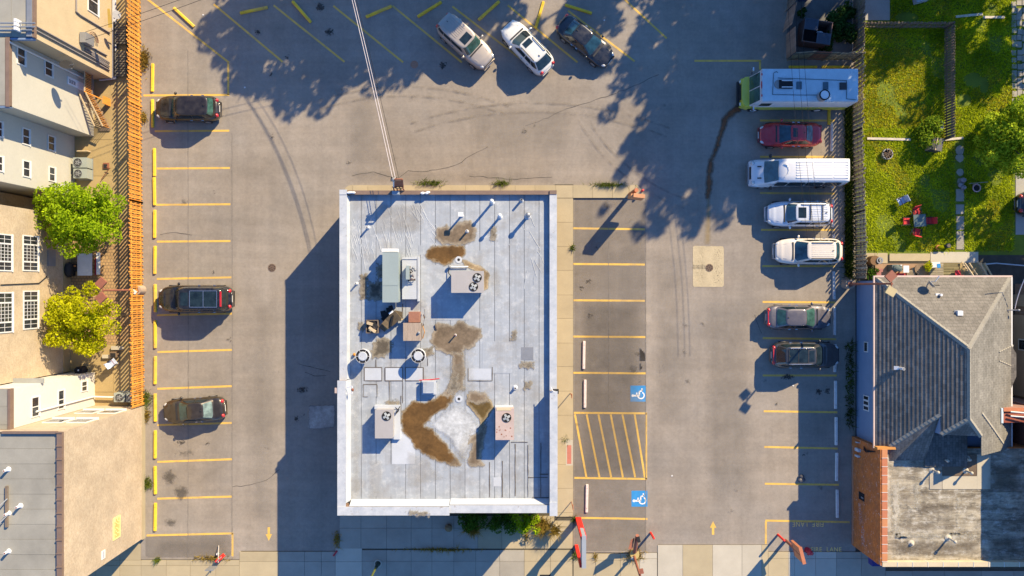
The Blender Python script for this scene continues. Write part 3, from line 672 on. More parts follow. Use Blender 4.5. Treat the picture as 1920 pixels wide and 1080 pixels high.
rdecal('silt_stain',[(878,742),(905,745),(918,752),(922,765),(908,790),(903,800),(898,812),(905,795),(900,785),(889,768),(878,757)],decal_mat('dark_silt',(.12,.08,.028),(.33,.265,.165),.08,.5,2.4,.16,.8,.95,det=9,shift=.14),.5,.08)
rdecal('silt_stain',[(912,792),(908,815),(904,835),(900,862),(906,872),(886,874),(878,868),(882,850),(890,828),(878,832),(882,820),(896,812)],BRN2,.4,.08)
rdecal('silt_stain',[(803,468),(815,462),(868,462),(872,470),(868,480),(852,483),(845,490),(832,496),(822,490),(812,486),(800,482)],BRN,.4,.08)
rdecal('silt_stain',[(820,428),(838,422),(845,430),(862,418),(882,416),(892,430),(890,448),(876,456),(860,458),(830,456),(818,446)],BRN2,.4,.08)
rdecal('silt_stain',[(822,607),(850,612),(862,600),(880,612),(900,617),(902,630),(890,645),(880,655),(870,652),(868,664),(840,664),(820,655),(808,640),(812,625)],BRN2,.5,.08)
rdecal('silt_stain',[(848,662),(868,664),(870,700),(868,730),(858,732),(840,745),(832,740),(845,715),(850,700)],BRN2,.4,.08)
rdecal('silt_stain',[(868,488),(885,494),(905,503),(916,512),(914,540),(906,544),(908,515),(895,508),(872,497)],decal_mat('tan_silt',(.22,.155,.085),(.33,.275,.19),.08,.35,2.6,.14,.9,.92,shift=.1),.3,.08)
rdecal('silt_stain',[(880,735),(910,738),(916,752),(895,756),(876,752)],BRN2,.4,.08)
for pts in ([(704,636),(722,634),(736,640),(732,660),(720,668),(700,672),(698,655)],[(676,515),(688,515),(690,560),(676,562)],[(708,496),(716,496),(716,520),(708,522)],[(690,530),(716,528),(716,562),(690,562)],[(796,655),(812,650),(812,665),(800,668)],[(960,622),(968,620),(966,640),(958,640)],[(725,752),(748,752),(746,758),(726,758)],[(688,608),(674,604),(672,616),(680,622)],[(920,430),(930,426),(930,450),(922,450)],[(975,680),(1000,680),(1000,690),(975,690)],[(985,715),(995,715),(995,728),(983,728)],[(845,710),(860,700),(860,735),(840,735)]):
    rdecal('dirt_stain',pts,DIRT,.25,.08)
for pts in ([(770,560),(800,560),(800,580),(780,590)],[(760,840),(800,860),(840,900),(760,920)],[(690,860),(720,860),(720,935),(690,935)],[(815,690),(880,670),(900,730),(860,745)],[(880,800),(900,760),(870,880),(830,880)],[(660,700),(676,700),(676,930),(660,930)],[(920,500),(940,500),(940,560),(925,560)],[(700,380),(800,380),(790,440),(700,440)]):
    rdecal('dirt_stain',pts,FAINT,.6,.15)
rdecal('silt_stain',[(766,952),(785,950),(808,953),(806,959),(780,958)],DIRT,.2,.08).location.z = 1.0
# wrinkles in the membrane: low folds
random.seed(5); wr = MB()
for i in range(70):
    if i < 46: x0,y0 = random.uniform(655,770),random.uniform(385,470); a_ = random.uniform(-.35,-.1)
    elif i < 60: x0,y0 = random.uniform(770,850),random.uniform(380,450); a_ = random.uniform(-.7,-.2)
    else: x0,y0 = random.uniform(960,1010),random.uniform(400,520); a_ = random.uniform(-.6,.6)
    L = random.uniform(12,42); w = random.uniform(.5,1.0)*.04; p = [P(x0+L*t*math.sin(-a_)+random.uniform(-1,1), y0+L*t*math.cos(a_), ZR) for t in (0,.33,.66,1)]
    for i2 in range(3):
        a,b = p[i2],p[i2+1]; d = (b-a).normalized(); n_ = Vector((-d.y,d.x,0))*w; hz = Vector((0,0,.022)); z0 = Vector((0,0,.004))
        wr.add([a+n_+z0,b+n_+z0,b+hz,a+hz,a-n_+z0,b-n_+z0],[(0,3,2,1),(3,4,5,2)])
wr.build('membrane_folds', ROOFW, bld, kind='stuff')
DARKB = mat('dark_band',(.03,.028,.03))
# downpipes, west floodlight box, east floodlight
fl = thing('flood_light','square tan floodlight on a bracket over the west parapet of the flat roof','flood light',P(634,731,5.2))
MB().obox(P(633,732,5.25),(.36,.36,.16)).build('lamp_head',RTUP,fl); MB().tube([P(640,729,5.2),P(660,724,5.4),P(660,738,5.4),P(642,738,5.2)],.03).build('bracket',WHITEM,fl); MB().ell(P(661,731,5.4),(.1,.12,.06)).build('junction_box',RUST,fl)
fl = thing('flood_light','black floodlight on a bracket over the east parapet of the flat roof','flood light',P(1040,735,5.2))
MB().obox(P(1042,734,5.1),(.4,.32,.16)).build('lamp_head',DARKM,fl); MB().tube([P(1033,726,5.45),P(1036,733,5.5),P(1041,734,5.2)],.03).build('bracket',WHITEM,fl)

# ---- plant on the flat roof
def R(x,y,z): return P(x,y,ZR+z)
def fan(root, px, py, z, r, blades_=4):
    c = R(px,py,z); ho = MB().cyl((c.x,c.y,c.z-.03),(c.x,c.y,c.z+.012),r,r,24).build('fan_well', DARKM, root)
    mb = MB()
    for k in range(blades_):
        t = k*2*math.pi/blades_+.5; mb.obox((c.x+math.cos(t)*r*.5,c.y+math.sin(t)*r*.5,c.z+.03),(r*.72,r*.5,.012),t,.15)
    mb.build('fan_blades', mat('fan_grey',(.34,.36,.36),.5), ho)
    mb = MB().ring((c.x,c.y),r*.93,r*1.05,c.z+.01,c.z+.035); mb.build('fan_guard', DARKM, ho)
def unit(x0,y0,x1,y1,h,m,label,fans,extra=0,group='air conditioning units on the flat roof'):
    a,b = R(x0,y1,h),R(x1,y0,h); u = thing('air_conditioning_unit', label, 'air conditioner', ((a.x+b.x)/2,(a.y+b.y)/2,ZR), 0, group)
    MB().box(a.x+.1,b.x-.1,a.y+.08,b.y-.08,ZR,ZR+.22).build('curb', ROOFP, u)
    MB().box(a.x+.03,b.x-.03,a.y+.03,b.y-.03,ZR+.22,ZR+h-.05).build('casing', m, u)
    MB().box(a.x,b.x,a.y,b.y,ZR+h-.05,ZR+h).build('top_panel', m, u)
    mb = MB()
    for i in range(5): mb.box(a.x-.005,a.x+.03,a.y+.2+i*.18,a.y+.3+i*.18,ZR+.4,ZR+h-.2)
    mb.build('grille', DARKM, u)
    for fx,fy,fr in fans: fan(u,fx,fy,h+.001,fr)
    return u
u = unit(846,508,907,549,1.42,RTU,'wide grey rooftop unit with two fans on its east end','',)if False else unit(846,508,907,549,1.42,RTU,'wide grey rooftop unit with two fans on its top',[(895,520.5,.29),(888,537.5,.29)])
MB().tube([R(843,500,.15),R(878,500,.15)],.05).build('gas_pipe',WHITEM,u); MB().tube([R(842,500,.15),R(841,512,.15),R(848,520,.4)],.03).build('cable',DARKM,u); MB().ell(R(843,500,.2),(.12,.12,.12)).build('regulator',GREYM,u)
u = unit(703,768,737,822,1.0,RTU,'narrow grey rooftop unit near the brown silt stain, white curb around it',[(725,780,.30)])
a,b=R(738,762,.25),R(750,824,.25); MB().box(a.x,b.x,b.y,a.y,ZR,ZR+.25).build('side_curb',ROOFP,u)
a,b=R(702,760,.3),R(750,767,.3); MB().box(a.x,b.x,b.y,a.y,ZR,ZR+.3).build('back_curb',ROOFP,u); MB().tube([R(741,764,.5),R(748,770,.5),R(742,776,.4),R(750,762,.5)],.03).build('cable',DARKM,u)
u = unit(929,766,964,825,1.3,RTUP,'rust-spotted pinkish rooftop unit beside the east parapet',[(950,783,.30)])
MB().box(*sum(([R(928,762,.5).x,R(962,762,.5).x],[R(928,768,.5).y,R(928,762,.5).y]),[]),ZR,ZR+.5).build('back_curb',ROOFP,u)
MB().box(R(931,770,1.32).x,R(958,770,1.32).x,R(931,770,1.32).y,R(931,765,1.32).y,ZR+1.25,ZR+1.32).build('panel_strip',mat('pale_tan_metal',(.5,.42,.27)),u)
zz=ZR+1.304
for i in range(14):
    c = R(random.uniform(931,960),random.uniform(798,822),1.304); MB().cyl((c.x,c.y,zz-.002),(c.x,c.y,zz),random.uniform(.02,.06),None,7).build('rust_spot',RUST,u)
# long duct with a hood
d_ = thing('duct','long grey-green sheet metal duct lying north-south on the flat roof','duct',R(732,520,0))
a,b=R(717,567,1.35),R(747,473,1.35); MB().box(a.x+.02,b.x-.02,a.y+.02,b.y-.02,ZR+.35,ZR+1.35).build('casing',TEAL,d_)
a2,b2=R(717,535.4,1.37),R(747,473,1.37); MB().box(a2.x,b2.x,a2.y,b2.y,ZR+1.35,ZR+1.372).build('top_panel',TEAL,d_); a2,b2=R(717,567,1.37),R(747,536,1.37); MB().box(a2.x,b2.x,a2.y,b2.y,ZR+1.35,ZR+1.372).build('top_panel',TEAL,d_)
a2,b2=R(716,472,1.0),R(745,466,1.0); MB().box(a2.x,b2.x,a2.y,b2.y,ZR+.3,ZR+1.0).build('end_hood',WHITEM,d_)
for x,y in ((720,480),(744,480),(720,560),(744,560)): c=R(x,y,.3); MB().cyl((c.x,c.y,ZR),(c.x,c.y,ZR+.36),.05).build('leg',GREYM,d_)
# platform with compressor
pf = thing('platform','low white roof curb with a small compressor on it beside the long duct','platform',R(768,528,0))
a,b=R(754,561,.45),R(782,486,.45); MB().box(a.x,b.x,a.y,b.y,ZR,ZR+.45).build('deck',ROOFP,pf); a,b=R(782.6,565,.5),R(786,482,.5); MB().box(a.x,b.x,a.y,b.y,ZR,ZR+.5).build('edge',COPE,pf)
a,b=R(754,486,.5),R(782,482.5,.5); MB().box(a.x,b.x,a.y,b.y,ZR,ZR+.5).build('edge',COPE,pf)
cp = thing('compressor','small grey compressor with a tangle of pipes on the white roof curb','compressor',R(764,510,.45))
a,b=R(761,524,1.05),R(767,498,1.05); MB().box(a.x,b.x,a.y,b.y,ZR+.45,ZR+1.05).build('casing',TEAL,cp)
random.seed(9); mb=MB()
for i in range(9):
    c=R(random.uniform(769,780),random.uniform(500,526),.6); mb.tube([c,c+Vector((random.uniform(-.3,.3),random.uniform(-.4,.4),random.uniform(0,.3)))],.035)
mb.build('pipes',mat('copper_dark',(.10,.07,.08)),cp); mb=MB()
for i in range(4): c=R(random.uniform(770,779),random.uniform(502,524),.75); mb.ell(c,(.1,.1,.1))
mb.build('valves',GREYM,cp); MB().tube([R(765,526,.7),R(779,525,.7)],.04).build('rail',DARKM,cp)
# hood fans
for px,py,lab in ((680,668,'round white exhaust fan near the west parapet of the flat roof'),(784,667.5,'round white exhaust fan south of the wooden topped unit')):
    c=R(px,py,.95); f=thing('exhaust_fan',lab,'exhaust fan',(c.x,c.y,ZR),0,'round exhaust fans on the flat roof')
    MB().cyl((c.x,c.y,ZR),(c.x,c.y,ZR+.55),.33,.30,20).build('curb',WHITEM,f)
    MB().cyl((c.x,c.y,ZR+.45),(c.x,c.y,ZR+.93),.42,.47,28).build('housing',WHITEM,f,smooth=False)
    MB().ring((c.x,c.y),.47,.485,ZR+.6,ZR+.96,28).build('rim',WHITEM,f); MB().cyl((c.x,c.y,ZR+.93),(c.x,c.y,ZR+.945),.465,None,28).build('intake',DARKM,f)
    MB().cyl((c.x,c.y,ZR+.93),(c.x,c.y,ZR+1.0),.33,.28,24).build('lid',COPE,f)
    mb=MB()
    for k in range(6): t=k*math.pi/3; mb.obox((c.x+math.cos(t)*.4,c.y+math.sin(t)*.4,ZR+.955),(.15,.02,.02),t)
    mb.build('brackets',WHITEM,f)
c=R(664,665,.2); solo(MB().ell((c.x,c.y,ZR+.12),(.1,.12,.12)),'grease_pot',mat('orange_plastic',(.5,.2,.03)),'small orange grease pot beside the western exhaust fan','pot')
# wooden-topped unit and rusty box
wu=thing('plywood_topped_unit','square unit with a weathered plywood top beside a rusty box on the flat roof','roof unit',R(775,622,0))
a,b=R(756,639,1.05),R(790,605.5,1.05); MB().box(a.x+.05,b.x-.05,a.y+.05,b.y-.05,ZR,ZR+1.0).build('casing',WOODD,wu)
mw=mat('plywood_grey',(.30,.235,.18),.9,.2,1.2,.2,14,rnd=.08,stretch=(3,.4,1))
n_=4
for i in range(n_):
    xa=a.x+(b.x-a.x)*i/n_; xb=a.x+(b.x-a.x)*(i+1)/n_-.006; MB().box(xa,xb,a.y,b.y,ZR+1.0,ZR+1.05).build('plank',mw,wu)
MB().tube([R(794,590,.4),R(797,600,.7),R(793,612,.8),R(796,622,.7),R(793,634,.5)],.035).build('conduit',mat('orange_conduit',(.5,.24,.06)),wu); MB().tube([R(797,580,.3),R(798,595,.8),R(795,608,.9)],.05).build('cable',GREYM,wu); c=R(785,624,1.1); MB().ell((c.x,c.y,ZR+1.1),(.1,.1,.1)).build('cap',GREYM,wu)
rb=pb(766,585,786,604.5,ZR,ZR+.9); solo(rb,'rusty_box',mat('rust_red_box',(.27,.12,.075),.85,.15,4,.1,20),'rust-red metal box north of the plywood topped unit','box')
# open crate of scrap
cr=thing('crate','open crate full of broken boards on the flat roof','crate',R(698,612,0))
a,b=R(686,625,.5),R(709,600,.5)
for (x0,x1,y0,y1) in ((a.x,b.x,a.y,a.y+.06),(a.x,b.x,b.y-.06,b.y),(a.x,a.x+.06,a.y+.061,b.y-.061),(b.x-.06,b.x,a.y+.061,b.y-.061)): MB().box(x0,x1,y0,y1,ZR,ZR+.5).build('side',WOODD,cr)
random.seed(21)
for i in range(6): MB().obox((random.uniform(a.x+.25,b.x-.2),random.uniform(a.y+.2,b.y-.2),ZR+.38+.05*i),(random.uniform(.3,.55),random.uniform(.14,.25),.07),random.uniform(-1,1),random.uniform(-.2,.2)).build('board',WOODL if i%3 else DARKM,cr)
# heap of scrap hood sections
hp=thing('scrap_heap','heap of broken black and brown sheet metal between crate and rusty box','scrap')
hp.location=R(735,597,0)
random.seed(8); sb=mat('scrap_brown',(.115,.085,.05),.85,.3,4,.2,20,rnd=.3)
for x,y,w,l,rz,z,m in [(722,610,.75,.5,.9,.25,sb),(730,603,.9,.6,.85,.4,sb),(738,597,.9,.7,.7,.5,sb),(746,592,.55,.65,-.2,.35,sb),(735,601,.1,.75,-.2,.62,DARKM),(724,594,.7,.4,.9,.2,DARKM),(731,583,.45,.5,.2,.25,DARKM),(733,577,.25,.3,.3,.35,DARKM),(719,588,.35,.4,.2,.2,DARKM),(751,599,.6,.08,.1,.3,WOODL),(725,612,.3,.4,.5,.36,mat('ochre_board',(.32,.19,.07)))]:
    c=R(x,y,z); MB().obox((c.x,c.y,ZR+z),(w,l,.1),rz,random.uniform(-.25,.25)).build('sheet',m,hp)
c=R(733,586,.6); MB().obox((c.x,c.y,ZR+.6),(.34,.12,.05),.6,.2).build('sheet',WHITEM,hp)
# small roof hatch
hh=thing('roof_hatch','small square white roof hatch east of the outlined patches','roof hatch',R(804,730,0))
a,b=R(791,740,.5),R(817,714,.5); MB().box(a.x,b.x,a.y,b.y,ZR,ZR+.42).build('curb',ROOFP,hh); MB().box(a.x+.08,b.x-.12,a.y+.1,b.y-.06,ZR+.42,ZR+.5).build('lid',ROOFW,hh); MB().tube([R(786,713,.2),R(806,712,.2),R(824,710,.2)],.04).build('pipe',REDD,hh)
# vent pipes
def vent(px,py,h,r,label,cap='open',m=WHITEM):
    c=R(px,py,h); v=thing('vent_pipe',label,'vent pipe',(c.x,c.y,ZR),0,'vent pipes on the flat roof')
    MB().cyl((c.x,c.y,ZR),(c.x,c.y,ZR+h),r,r,12).build('pipe',m,v,smooth=False); MB().cyl((c.x,c.y,ZR+.004),(c.x,c.y,ZR+.10),r*2.2,r*1.25,12).build('flashing',ROOFP,v)
    if cap=='open': MB().cyl((c.x,c.y,ZR+h-.02),(c.x,c.y,ZR+h+.003),r*.7,None,12).build('opening',DARKM,v)
    elif cap=='dome': MB().ell((c.x,c.y,ZR+h+.05),(r*1.7,r*1.7,.12),12,6).build('cap',m,v,smooth=True)
    elif cap=='square': MB().obox((c.x,c.y,ZR+h+.03),(.34,.30,.08)).build('cap',WHITEM,v)
vent(922,377,1.15,.085,'tall white vent pipe, northernmost of the tall ones on the flat roof','dome'); vent(937,404,1.15,.085,'tall white vent pipe just south-east of the northernmost one','dome')
vent(990,403,1.0,.11,'shiny domed vent pipe near the east parapet','dome',GREYM); vent(864,402,.95,.07,'square capped vent pipe north of the pale brown stain','square'); vent(978,374,.55,.08,'short dark-topped vent pipe by the north edge of the flat roof','open',GREYM)
vent(688,426,.5,.07,'short white vent pipe on the wrinkled north-west part of the roof','open'); vent(875,433,.5,.07,'short white vent pipe standing in the pale brown stain','open'); vent(667,532,.4,.06,'short white vent pipe near the west parapet','open')
vent(966,728,.3,.09,'short white vent pipe east of the lower silt stain','open'); vent(853,629,.45,.05,'thin vent pipe in the middle of the grey-brown stain','open',RUST)
for px,py,lab in ((860,487,'roof drain beside the upper brown stain'),(860.5,748,'roof drain beside the lower brown stain')):
    c=R(px,py,0); v=thing('roof_drain',lab,'roof drain',(c.x,c.y,ZR),0,'roof drains'); MB().ring((c.x,c.y),.1,.24,ZR+.004,ZR+.04,16).build('collar',ROOFP,v); MB().cyl((c.x,c.y,ZR+.004),(c.x,c.y,ZR+.02),.1,None,12).build('opening',DARKM,v)
c=R(818,613,0); solo(MB().obox((c.x,c.y,ZR+.07),(.10,.36,.10),.3),'scrap_block',WOODD,'small dark block lying at the edge of the grey-brown stain','block')
# roof access ladder and service mast on the north parapet
ld=thing('roof_ladder','rust-brown roof ladder with a cage panel over the north edge of the flat roof','ladder',P(748,350,4.7))
for x in (740,746,752,758):
    a=P(x-4,346,5.3); MB().tube([P(x,357,4.75),P(x-4,350,5.2)],.035).build('stile',RUST,ld)
a,b=P(742,350,6.0),P(754,336,6.0)
MB().add([P(742,351,5.0),P(754,351,5.0),P(753,338,6.4),P(742.5,338,6.4)],[(0,1,2,3)]).build('cage_panel',RUST,ld)
MB().tube([P(741,352,4.7),P(740.5,336,6.6),P(754,336,6.6),P(755.5,352,4.7)],.06).build('cage_frame',RUST,ld)
for i in range(4): MB().tube([P(742,356-i*3,4.8+i*.15),P(757,356-i*3,4.8+i*.15)],.03).build('rung',RUST,ld)
sm=thing('service_mast','white electrical service mast at the north edge of the flat roof','mast',P(740,352,4.7))
MB().tube([P(738,356,4.4),P(738,340,6.2)],.05).build('mast_pipe',WHITEM,sm); MB().ell(P(738,337,6.3),(.16,.16,.16)).build('weather_head',GREYM,sm); MB().tube([P(733,340,6.0),P(734,332,6.3),P(739,336,6.3),P(745,333,6.4)],.03).build('cable_loop',DARKM,sm)
pb(735,358,748,364,4.4,5.1).build('meter_box',mat('blue_grey_box',(.28,.33,.38)),sm)
for px,lab in ((657,'pile of white sacks at the north-west corner of the flat roof'),(800,'pile of white sacks along the north edge of the flat roof')):
    mb=MB(); c=P(px,362,4.75); random.seed(px)
    for i in range(4): mb.ell((c.x+random.uniform(-.3,.3),c.y+random.uniform(-.05,.05),c.z+.07),(.16,.09,.08),8,5)
    solo(mb,'sack_pile',WHITEM,lab,'sacks')

# ------------------------------------------------------------------ overhead wires
def sag(a,b,s,n=14): return [a.lerp(b,i/n)+Vector((0,0,-s*4*(i/n)*(1-i/n))) for i in range(n+1)]
for (ax,bx,lab) in ((655,737,'western of the two white service wires running north from the flat roof'),(659,742,'eastern of the two white service wires running north from the flat roof')):
    w=MB().tube(sag(P(bx,338,6.2),P(ax-60,-262,8.6),.9),.019,6); solo(w,'overhead_wire',mat('pale_wire',(.60,.54,.53)),lab,'wire','white service wires')
solo(MB().tube(sag(P(748,336,6.1),P(600,-262,8.4),1.1),.014,5),'overhead_wire',DARKM,'thin dark wire beside the pair of white service wires','wire')
for y0,x0,x1,y1,lab in ((10,262,330,-8,'thin dark wire across the north-west corner of the car park'),(25,268,340,-12,'second thin dark wire across the north-west corner of the car park')):
    solo(MB().tube(sag(P(160,y0+50,6.5),P(700,y0-160,7.5),.6),.015,5),'overhead_wire',DARKM,lab,'wire')
for i,x in enumerate((1480,1494,1505)):
    solo(MB().tube(sag(P(x-6,-80,7.2),P(x+34,450,6.6),.5),.011,4),'overhead_wire',DARKM,['westernmost','middle','easternmost'][i]+' hair-thin wire crossing above the food truck','wire','thin wires above the food truck')
# ------------------------------------------------------------------ buildings on the left
def window_x(root, xw, x0, x1, y0, y1, nm=2, grid=0, out=.05, split='y'):
    "window on the wall plane X = xw (plan pixel), by its photo pixels"
    X = (xw-960)/S; lo, hi = on_x(x1,y1,X), on_x(x0,y0,X); ya, yb = sorted((lo.y,hi.y)); za, zb = sorted((lo.z,hi.z))
    t = .08; fr = MB()
    fr.box(X,X+out,ya,yb,za,za+t).box(X,X+out,ya,yb,zb-t,zb).box(X,X+out,ya,ya+t,za+t,zb-t).box(X,X+out,yb-t,yb,za+t,zb-t)
    w = fr.build('window', TRIMW, root)
    MB().box(X-.0,X+out+.04,ya-.03,yb+.03,za-.05,za).build('sill', TRIMW, w)
    def pane(y0_,y1_,z0_,z1_,g):
        MB().box(X,X+.018,y0_,y1_,z0_,z1_).build('pane', GLASSW, w)
        if g:
            mb = MB()
            for i in range(1,g[0]): q=y0_+(y1_-y0_)*i/g[0]; mb.box(X+.018,X+.034,q-.014,q+.014,z0_,z1_)
            for i in range(1,g[1]): q=z0_+(z1_-z0_)*i/g[1]; mb.box(X+.018,X+.032,y0_,y1_,q-.014,q+.014)
            mb.build('muntins', TRIMW, w)
    if nm == 2:
        q=(ya+yb)/2; MB().box(X,X+out*.9,q-.03,q+.03,za+t,zb-t).build('mullion',TRIMW,w)
        pane(ya+t,q-.03,za+t,zb-t,None); pane(q+.03,yb-t,za+t,zb-t,None)
    else:
        h=yb-ya; q1=ya+h*.26; q2=yb-h*.26
        for q in (q1,q2): MB().box(X,X+out*.9,q-.05,q+.05,za+t,zb-t).build('mullion',TRIMW,w)
        pane(ya+t,q1-.05,za+t,zb-t,(2,2)); pane(q1+.05,q2-.05,za+t,zb-t,(5,4)); pane(q2+.05,yb-t,za+t,zb-t,(2,2))
    return w
def eave(root, x0,y0,x1,y1,z,m=None): gb(x0,y0,x1,y1,z-.14,z,).build('gutter', m or COPEB, root)

# stuccoed and sided house, north-west corner
hs = thing('stuccoed_house','tall tan stucco house with grey flat roof and conduits on its wall, top left corner','house',G(120,60))
ZH = 9.5
gb(-300,-400,214,149,0,ZH-.25).build('stucco_wall',STUCCO,hs); 
random.seed(2)
def roof_strips(root, x0,y0,x1,y1,z,step,vert=True,m=GREYROOF):
    q = x0 if vert else y0; e = x1 if vert else y1; k=0
    while q < e-1:
        q1=min(q+step,e); r=(q+.15,y0,q1-.15,y1) if vert else (x0,q+.15,x1,q1-.15)
        a,b=G(r[0],r[3]),G(r[2],r[1]); MB().box(a.x,b.x,a.y,b.y,z-.06,z+.012*(k%2)).build('roof_sheet',m,root); q=q1;k+=1
gb(-300,-400,214,149,ZH-.25,ZH-.06).build('roof_deck',DARKM,hs)
roof_strips(hs,40,-100,205,149,ZH-.0,23.4); gb(205.5,-400,214,149,ZH-.06,ZH+.1).build('roof_curb',GREYM,hs); gb(214,-400,217,150,ZH-.2,ZH+.06).build('gutter',COPEB,hs)
window_x(hs,214,164,184,-28,32,2)
hs2 = thing('sided_house','cream sided house wing with two lower windows and a white door behind the wooden stair','house',G(120,200))
gb(-300,149.5,176,256,0,ZH-.2).build('siding_wall',SIDING,hs2); gb(-300,149.5,172,256,ZH-.2,ZH-.06).build('roof_deck',DARKM,hs2)
roof_strips(hs2,-60,150,171,256,ZH,23.4); gb(172,150,178,258,ZH-.22,ZH+.05).build('gutter',COPEB,hs2); gb(150,256,178,259,ZH-.25,ZH-.02).build('fascia',BLUESIDE,hs2); gb(178,150,214,153,ZH-.3,ZH-.02).build('fascia',BLUESIDE,hs2)
window_x(hs2,176,31,47,85,126); window_x(hs2,176,83,98,110,147)
X=(176-960)/S; lo=on_x(158,172,X); hi=on_x(127,143,X)
dr=MB().box(X,X+.05,lo.y,hi.y,1.3,3.35).build('door',mat('white_door',(.62,.66,.70),.6),hs2); mb=MB()
for i in range(3):
    for j in range(3): y0=lo.y+.14+(hi.y-lo.y-.28)*i/3; z0=2.45+.27*j; mb.box(X+.05,X+.062,y0,y0+(hi.y-lo.y-.28)/3-.05,z0,z0+.22)
mb.build('door_panes',GLASSW,dr)
q=on_x(122,131,X); MB().tube([Vector((X+.08,q.y,ZH)),Vector((X+.08,q.y,.5))],.07).build('downpipe',TRIMW,hs2)
for x,y in ((125,240),): q=on_x(x,y,X)
hs3 = thing('sided_house','cream sided house wing with six small windows above the two condensers','house',G(70,310))
gb(-300,256.5,140,369,0,9.6).build('siding_wall',SIDING,hs3); gb(-300,256.5,145,371,9.6,9.75).build('roof_deck',GREYROOF,hs3); gb(141,256.5,146,371,9.4,9.8).build('gutter',COPEB,hs3); gb(60,369,146,371.5,9.35,9.75).build('fascia',BLUESIDE,hs3)
for x0,x1,y0,y1 in ((-6,4,225,259),(41,55,238,274),(89,102,252,285),(-8,5,290,323),(42,56,299,334),(91,103,311,342)): window_x(hs3,140,x0,x1,y0,y1)
hs4 = thing('brick_house','tan brick apartment building with large white gridded windows behind the two trees','building',G(60,550))
gb(-300,372,64,405,0,10.2).build('brick_wall',BRICKT,hs4); gb(-300,405,132,696,0.9,10.2).build('brick_wall',BRICKT,hs4); gb(-300,405,133,696,0,.9).build('plinth',YARDC,hs4); gb(-300,372,133,696,10.2,10.4).build('roof_deck',GREYROOF,hs4)
for x0,x1,y0,y1 in ((-7,22,437,509),(42,71,440,509),(-7,23,548,623),(43,71,545,616)): window_x(hs4,132,x0,x1,y0,y1,3)
X=(132-960)/S; a=on_x(103,499,X); b=on_x(89,468,X); MB().box(X,X+.06,a.y,b.y,min(a.z,b.z),max(a.z,b.z)).build('vent_grille',GREYM,hs4)
a=on_x(0,534,X); b=on_x(72,531,X); c=on_x(87,518,X); MB().tube([Vector((X+.05,p.y,p.z)) for p in (a,b,c)],.03).build('conduit',DARKM,hs4)
for px in (9,40): q=on_x(px,401,(64-960)/S); MB().ell((q.x+.12,q.y,q.z),(.12,.1,.1)).build('lamp',WHITEM,hs4)
hs5 = thing('white_house','white sided house with three windows, downpipe and eave beside the brick corner building','house',G(100,730))
gb(-300,698,178,760,0,9.3).build('siding_wall',SIDEW,hs5); gb(-300,697,175,760.5,9.3,9.42).build('roof_deck',GREYROOF,hs5); roof_strips(hs5,-60,697,175,760,9.5,28,False); gb(175.5,697,179.5,761,9.2,9.56).build('gutter',COPEB,hs5)
for x0,x1,y0,y1 in ((58,73,745,780),(108,120,732,766),(152,163,715,733)): window_x(hs5,178,x0,x1,y0,y1)
X=(178-960)/S; q=on_x(100,708,X); MB().tube([Vector((X+.07,q.y-2.0,7)),Vector((X+.07,q.y-2.0,.3)),Vector((X+3.5,q.y-2.1,.3))],.07).build('downpipe',TRIMW,hs5)
gb(60,690,182,698,6.3,6.45).build('awning',mat('grey_awning',(.26,.27,.26)),hs5)
# big brick corner building, bottom left
cb = thing('brick_corner_building','big pale brick building with grey flat roof and brown coping, bottom left corner','building',G(150,880))
ZA = 10.1
gb(-300,760.5,270,1008,0,ZA-.1).build('brick_wall',BRICKA,cb); gb(265,761,272.5,1009,0,.35).build('plinth',TAN,cb)
gb(-300,762,262,1006,ZA-.1,ZA-.06).build('roof_deck',DARKM,cb)
roof_strips(cb,-100,764,262.5,1006,ZA-.02,23.2,False)
random.seed(4)
for y in range(12):
    y0=761+y*20.6; a,b=G(262.6,min(1008.5,y0+20.4)),G(270.6,y0); MB().box(a.x,b.x,a.y,b.y,ZA-.06,ZA+.16).build('coping',COPEB,cb)
    MB().box(a.x-.02,b.x+.02,b.y-.06,b.y+.02,ZA+.16,ZA+.2).build('coping_joint',COPEB,cb)
gb(178,760,262,763.5,ZA-.06,ZA+.14).build('coping',COPEB,cb); gb(-300,1004,270.6,1009,ZA-.06,ZA+.14).build('coping',COPEB,cb)
Y=(540-760.5)/S
for zc_ in (3.0,6.6):
    for pxw in (192,232):
        x0=(pxw-960)/S; w=MB().box(x0,x0+1.3,Y,Y+.06,zc_-.62,zc_+.62).build('window',TRIMW,cb)
        for i in (0,1): MB().box(x0+.08+i*.6,x0+.62+i*.6,Y+.06,Y+.07,zc_-.52,zc_+.52).build('pane',GLASSW,w)
        MB().box(x0-.1,x0+1.4,Y+.0,Y+.16,zc_-.72,zc_-.63).build('sill',TRIMW,w)
X=(270-960)/S
a=on_x(211.5,1014,X); b=on_x(224.5,967,X); ya,yb=sorted((on_x(218,1010,X).y,on_x(218,969,X).y)); za,zb=b.z,a.z; za,zb=min(za,zb),max(za,zb)
sg=MB().box(X,X+.06,ya,yb,za,zb).build('notice_board',mat('pale_yellow_board',(.72,.62,.25),.6),cb)
random.seed(12); mb=MB(); m2=mat('board_print',(.34,.26,.05))
for i in range(4):
    z=zb-.18-(zb-za-.3)*i/3.6; y=ya+.12
    while y<yb-.3: l=random.uniform(.12,.34); mb.box(X+.06,X+.064,y,min(y+l,yb-.1),z-.05,z+.05); y+=l+.07
mb.build('print_lines',m2,sg)
ya,yb=sorted((on_x(193,1048,X).y,on_x(193,1032,X).y)); zq=on_x(193,1040,X).z; s2=MB().box(X,X+.05,ya,yb,zq-.22,zq+.22).build('small_sign',TRIMW,cb); MB().box(X+.05,X+.054,ya+.06,yb-.06,zq-.06,zq+.06).build('print_lines',mat('grey_print',(.3,.3,.34)),s2)
